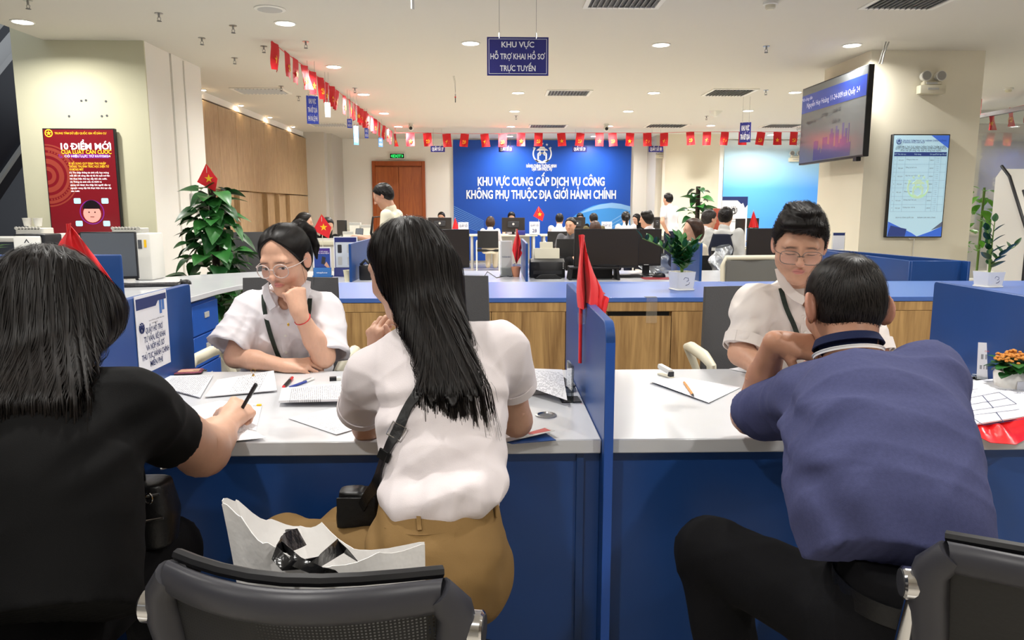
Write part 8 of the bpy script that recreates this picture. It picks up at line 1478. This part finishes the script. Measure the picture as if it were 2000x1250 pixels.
# ------------------------------------------------------------------ people farther back
def bg_person(label, px, py, Y, yaw, top, hair='short', hcol='hair_black', pitch=-8, pose='sit', bottom='trousers_navy', h=.011, sc=1.0, skin=SKIN_M, sleeve_len=.55, arms='desk', shoe='leather_black', lean=.04, male=True, hand_pts=None):
    hc = P3(px, py, Y); Rz = rotm(yaw); fw, rt, up = Rz[:, 1], Rz[:, 0], V(0, 0, 1); Rm = rotm(yaw, pitch); w = .5 if male else .46; H = hc[2]
    nb = hc-up*.14-fw*(.035+lean*.2+max(0, -pitch-8)*.0016); sh_z = nb-up*.045-fw*.01; pel = V(*(nb-fw*(lean*2.2))[:2], max(H-.66, .5)); off = (pel[0], pel[1], 0); t = person(label, off)
    if pose == 'sit': pel[2] = min(pel[2], .62)
    S_ = [(pel, .165 if not male else .16, .12), (pel*.6+sh_z*.4, .135 if not male else .15, .1), (pel*.25+sh_z*.75, .155 if not male else .17, .105), (sh_z, .13, .075), (nb, .06, .055)]
    sh = [sh_z+rt*(x*(w*.345)) for x in (-1, 1)]
    if arms == 'desk': el = [q+fw*.13-up*.24+rt*x*.03 for q, x in zip(sh, (-1, 1))]; wr = [q+fw*.23-up*.0-rt*x*.06 for q, x in zip(el, (-1, 1))]
    elif arms == 'down': el = [q-up*.27+rt*x*.04-fw*.02 for q, x in zip(sh, (-1, 1))]; wr = [q+fw*.08-up*.23 for q in el]
    elif arms == 'hip': el = [sh[0]-up*.25-rt*.11-fw*.06, sh[1]-up*.27+rt*.04]; wr = [el[0]-up*.17+rt*.10-fw*.03, el[1]-up*.23+fw*.05]
    elif arms == 'phone': el = [q-up*.27+rt*x*.03+fw*.02 for q, x in zip(sh, (-1, 1))]; wr = [el[0]+fw*.24+up*.06+rt*.06, el[1]+fw*.22+up*.05-rt*.06]
    else: el = [q-up*.25+fw*.05+rt*x*.06 for q, x in zip(sh, (-1, 1))]; wr = [q+fw*.2-up*.06-rt*x*.1 for q, x in zip(el, (-1, 1))]
    sk = SDF(); L = add_head(sk, hc, Rm, sc, male, detail=h < .013); sk.cone(L(0, -.02, -.06), nb, .05, .058, .03); sk.loft(S_, rt, .02, grow=-.03); tips = []
    for i, x in enumerate((-1, 1)): sk.cone(sh[i], el[i], .045, .04, .02); sk.cone(el[i], wr[i], .04, .028, .02); tips += add_hand(sk, wr[i], frame(wr[i]-el[i], up+fw*.1), -x, (30, 40, 25))
    hp = [pel+rt*x*.08-up*.04 for x in (-1, 1)]
    if pose == 'sit': kn = [V(*(q+fw*.38)[:2], .53) for q in hp]; an = [V(*(q-fw*.02)[:2], .09) for q in kn]
    else: kn = [V(*(q+fw*.03)[:2], q[2]*.52) for q in hp]; an = [V(*(q-fw*.03)[:2], .09) for q in kn]
    legs(sk, hp, kn, an, (.065, .05, .038)); far = Y > 12; m_ = sk.mesh(.012 if far else max(h, .0085), adapt=.2); np_mesh('body', m_, 'skin', t, off, head_tone(m_[0], hc, Rm, sc, skin, LIPS, male=male))
    s = SDF(); s.loft(S_[:4], rt, .03, ex=2.4); s.cone(sh_z, nb-up*.02, .085, .064, .04); s.cone(nb-up*.03, nb+up*.012, .062, .06, .01); s.cone(nb+up*.03+fw*.06, nb-up*.01+fw*.05, .03, .01, .01, 's')
    for i in (0, 1): s.cone(sh[i], sh[i]*(1-sleeve_len)+el[i]*sleeve_len if sleeve_len <= 1 else el[i], .058, .056, .05); sleeve_len > 1 and s.cone(el[i], el[i]*.1+wr[i]*.9, .055, .042, .02)
    s.post += [folds(.005, int(px), freq=16)]; np_mesh('top', s.mesh(h*1.25), top, t, off)
    p_ = SDF(); p_.loft([(pel-up*.12, .16, .12), (pel, .17, .128), (pel+up*.05, .162, .122)], rt, .03); legs(p_, hp, kn, an, (.088, .068, .055)); np_mesh('trousers' if bottom else 'skirt', p_.mesh(h*1.6), bottom or 'trousers_black', t, off)
    if Y > 14 and 'shoes' in label or pose != 'sit': shoes(t, off, an, [fw, fw], shoe)
    hs = SDF(); HL = lambda *q: hc+Rm @ (V(*q)*sc)
    if hair == 'short':
        hair_cap(hs, hc, Rm, sc, .0095, .74, .006, -.075)
        for x in (-1, 1): hs.ell(HL(x*.092, .0, -.022), V(.02, .026, .034), Rm, .006, 's')
        hs.post += [lambda X, Y_, Z: .0022*np.sin(X*190+2*np.sin(Y_*90))*np.sin(Z*170+Y_*120)]
    else:
        hair_cap(hs, hc, Rm, sc, .014, .6, .02, -.12)
        if hair == 'long': hs.loft([(hc-up*.24-fw*.07, .09, .02), (hc-up*.1-fw*.05, .095, .05), (hc-fw*.02, .085, .08)], rt, .03)
        elif hair == 'bob': hs.ell(HL(0, -.03, -.03), V(.1, .09, .105), Rm, .03); hs.half(HL(0, .02, 0), Rm @ V(0, 1, -.3), k=.01)
        elif hair == 'tail': hs.chain([HL(0, -.1, .03), HL(0, -.13, -.02), HL(0, -.12, -.12), HL(0, -.1, -.2)], [.03, .03, .025, .008], .02)
        elif hair == 'mop':
            for i in range(14): a = i*2.4; hs.ell(HL(.05*math.cos(a), .055*math.sin(a)-.01, .09+.01*(i % 3)), V(.03, .03, .025), None, .015)
    hm = hs.mesh(.01 if far else .0075); np_mesh('hair', hm, hcol, t, off)
    return t, hc, Rm, off, fw, rt, wr
t, hc, Rm, off, fw, rt, wr = bg_person('person in a cream shirt with a black strap standing and reading a phone', 748, 383, 7.3, 82, 'shirt_cream', pitch=-26, pose='stand', h=.0065, arms='phone', skin=SKIN_M, bottom='trousers_black', sleeve_len=.6)
MB().tube([Vector(hc+rt*.02-fw*.1-V(0, 0, .19))-Vector(off), Vector(hc+rt*-.15+fw*.06-V(0, 0, .2))-Vector(off), Vector(hc-rt*.19+fw*.07-V(0, 0, .35))-Vector(off), Vector(hc-rt*.17+fw*.0-V(0, 0, .55))-Vector(off)], .016, 8, flat=.4).build('bag_strap', 'black', t)
pm = (wr[0]+wr[1])/2+fw*.08+V(0, 0, .02); tp = thing('mobile_phone', 'dark mobile phone held by the standing person in cream', 'phone', pm); MB().prism(rrect(.075, .15, .01), .009, Matrix.Rotation(R(60), 4, 'X')).build('body', 'plastic_black', tp); MB().prism(rrect(.068, .14, .008), .001, Matrix.Rotation(R(60), 4, 'X') @ Matrix.Translation((0, 0, .009))).build('glass', 'screen_grey', tp)
for a in [
 dict(label='person behind the reception counter facing right, left of the star flag', px=596, py=433, Y=10.2, yaw=-80, top='shirt_white', hair='tail', skin=SKIN_F, male=False, arms='desk'),
 dict(label='person in black bent over behind the reception counter beside the star flag', px=640, py=441, Y=11.3, yaw=-140, top='tee_black', hair='long', skin=SKIN_F, male=False, pitch=-20),
 dict(label='person half hidden behind the far left monitor before the white wall', px=862, py=424, Y=17.6, yaw=170, top='shirt_white', pitch=-15),
 dict(label='person in white seated on a mesh chair at the banner, back to us', px=958, py=434, Y=16.05, yaw=-6, top='shirt_white', hair='bob', hcol='hair_brown', skin=SKIN_F, male=False, pitch=-15, bottom='cream_knit', sleeve_len=1.2),
 dict(label='person whose head shows above the monitor with the round badge', px=999, py=424, Y=17.7, yaw=180, top='shirt_white', pitch=-25, male=False, hair='tail', skin=SKIN_F),
 dict(label='person in a white shirt seated right of the small star flag', px=1093, py=428, Y=15.75, yaw=-12, top='shirt_white', pitch=-5, bottom='trousers_black'),
 dict(label='person in a grey T-shirt turned towards us with hands on knees', px=1114, py=440, Y=11.6, yaw=155, top='tee_grey', pitch=-3, arms='lap', bottom='trousers_black'),
 dict(label='person mostly hidden behind the monitor at the blue arc', px=1133, py=426, Y=17.7, yaw=180, top='tee_black', pitch=-20),
 dict(label='person in an olive shirt seated before the blue arc, back to us', px=1159, py=428, Y=15.2, yaw=10, top='olive', pitch=-10),
 dict(label='person whose head just shows above the large dark monitor', px=1162, py=446, Y=12.4, yaw=5, top='tee_grey', hair='bob', hcol='hair_brown', skin=SKIN_F, male=False),
 dict(label='person in a white top at the right end of the banner, back to us', px=1222, py=425, Y=15.25, yaw=0, top='shirt_white', hair='tail', skin=SKIN_F, male=False),
 dict(label='person in black facing left beside the right end of the banner', px=1243, py=428, Y=17.75, yaw=120, top='tee_black', hair='long', skin=SKIN_F, male=False, pitch=-15),
 dict(label='person in a white shirt looking left, above the second dark monitor', px=1262, py=429, Y=11.2, yaw=62, top='shirt_white', hair='mop', pitch=-6, h=.009),
 dict(label='person standing in a white shirt and navy trousers, hand on hip', px=1304, py=389, Y=14.6, yaw=38, top='shirt_white', pose='stand', arms='hip', pitch=-2, bottom='trousers_navy', h=.009),
 dict(label='person in a cream sweater facing left behind the low blue divider', px=1352, py=450, Y=7.75, yaw=95, top='cream_knit', hair='bob', hcol='hair_brown', skin=SKIN_F, male=False, sleeve_len=1.2, h=.008, bottom='trousers_black', arms='lap'),
 dict(label='person in a white shirt facing right beside the backpack wearer', px=1386, py=428, Y=9.5, yaw=-68, top='shirt_white', hcol='hair_grey', h=.008, pitch=-8),
]: bg_person(**a)
t, hc, Rm, off, fw, rt, wr = bg_person('person in a pale grey jacket carrying a navy backpack, back to us', 1417, 424, 8.9, -28, 'jacket_grey', pose='stand', h=.008, sleeve_len=1.2, arms='down', pitch=-10)
bc = hc-V(0, 0, .37)-fw*.2; bo = thing('backpack', 'navy and black backpack on the person in the pale grey jacket', 'backpack', bc); s = SDF(); s.loft([(bc-V(0, 0, .2), .12, .07), (bc, .145, .085), (bc+V(0, 0, .17), .1, .06)], rt, .02, ex=3); np_mesh('body', s.mesh(.009), 'trousers_navy', bo, bc)
s = SDF(); s.loft([(bc-V(0, 0, .18)-fw*.07, .09, .035), (bc-V(0, 0, .02)-fw*.075, .1, .04), (bc+V(0, 0, .03)-fw*.07, .09, .03)], rt, .02, ex=3); np_mesh('front_pocket', s.mesh(.009), 'leather_black', bo, bc); MB().box(Vector(-fw*.118+V(0, 0, -.0)), (.17, .004, .035), (0, 0, R(-28))).build('reflective_band', 'plastic_light', bo)
for x in (-1, 1): MB().tube([Vector(rt*x*.09+fw*.05+V(0, 0, .15)), Vector(rt*x*.12+fw*.14+V(0, 0, .2)), Vector(rt*x*.14+fw*.27+V(0, 0, .12)), Vector(rt*x*.14+fw*.25-V(0, 0, .1)), Vector(rt*x*.12+fw*.08-V(0, 0, .16))], .016, 8, flat=.5).build('shoulder_strap', 'leather_black', bo)
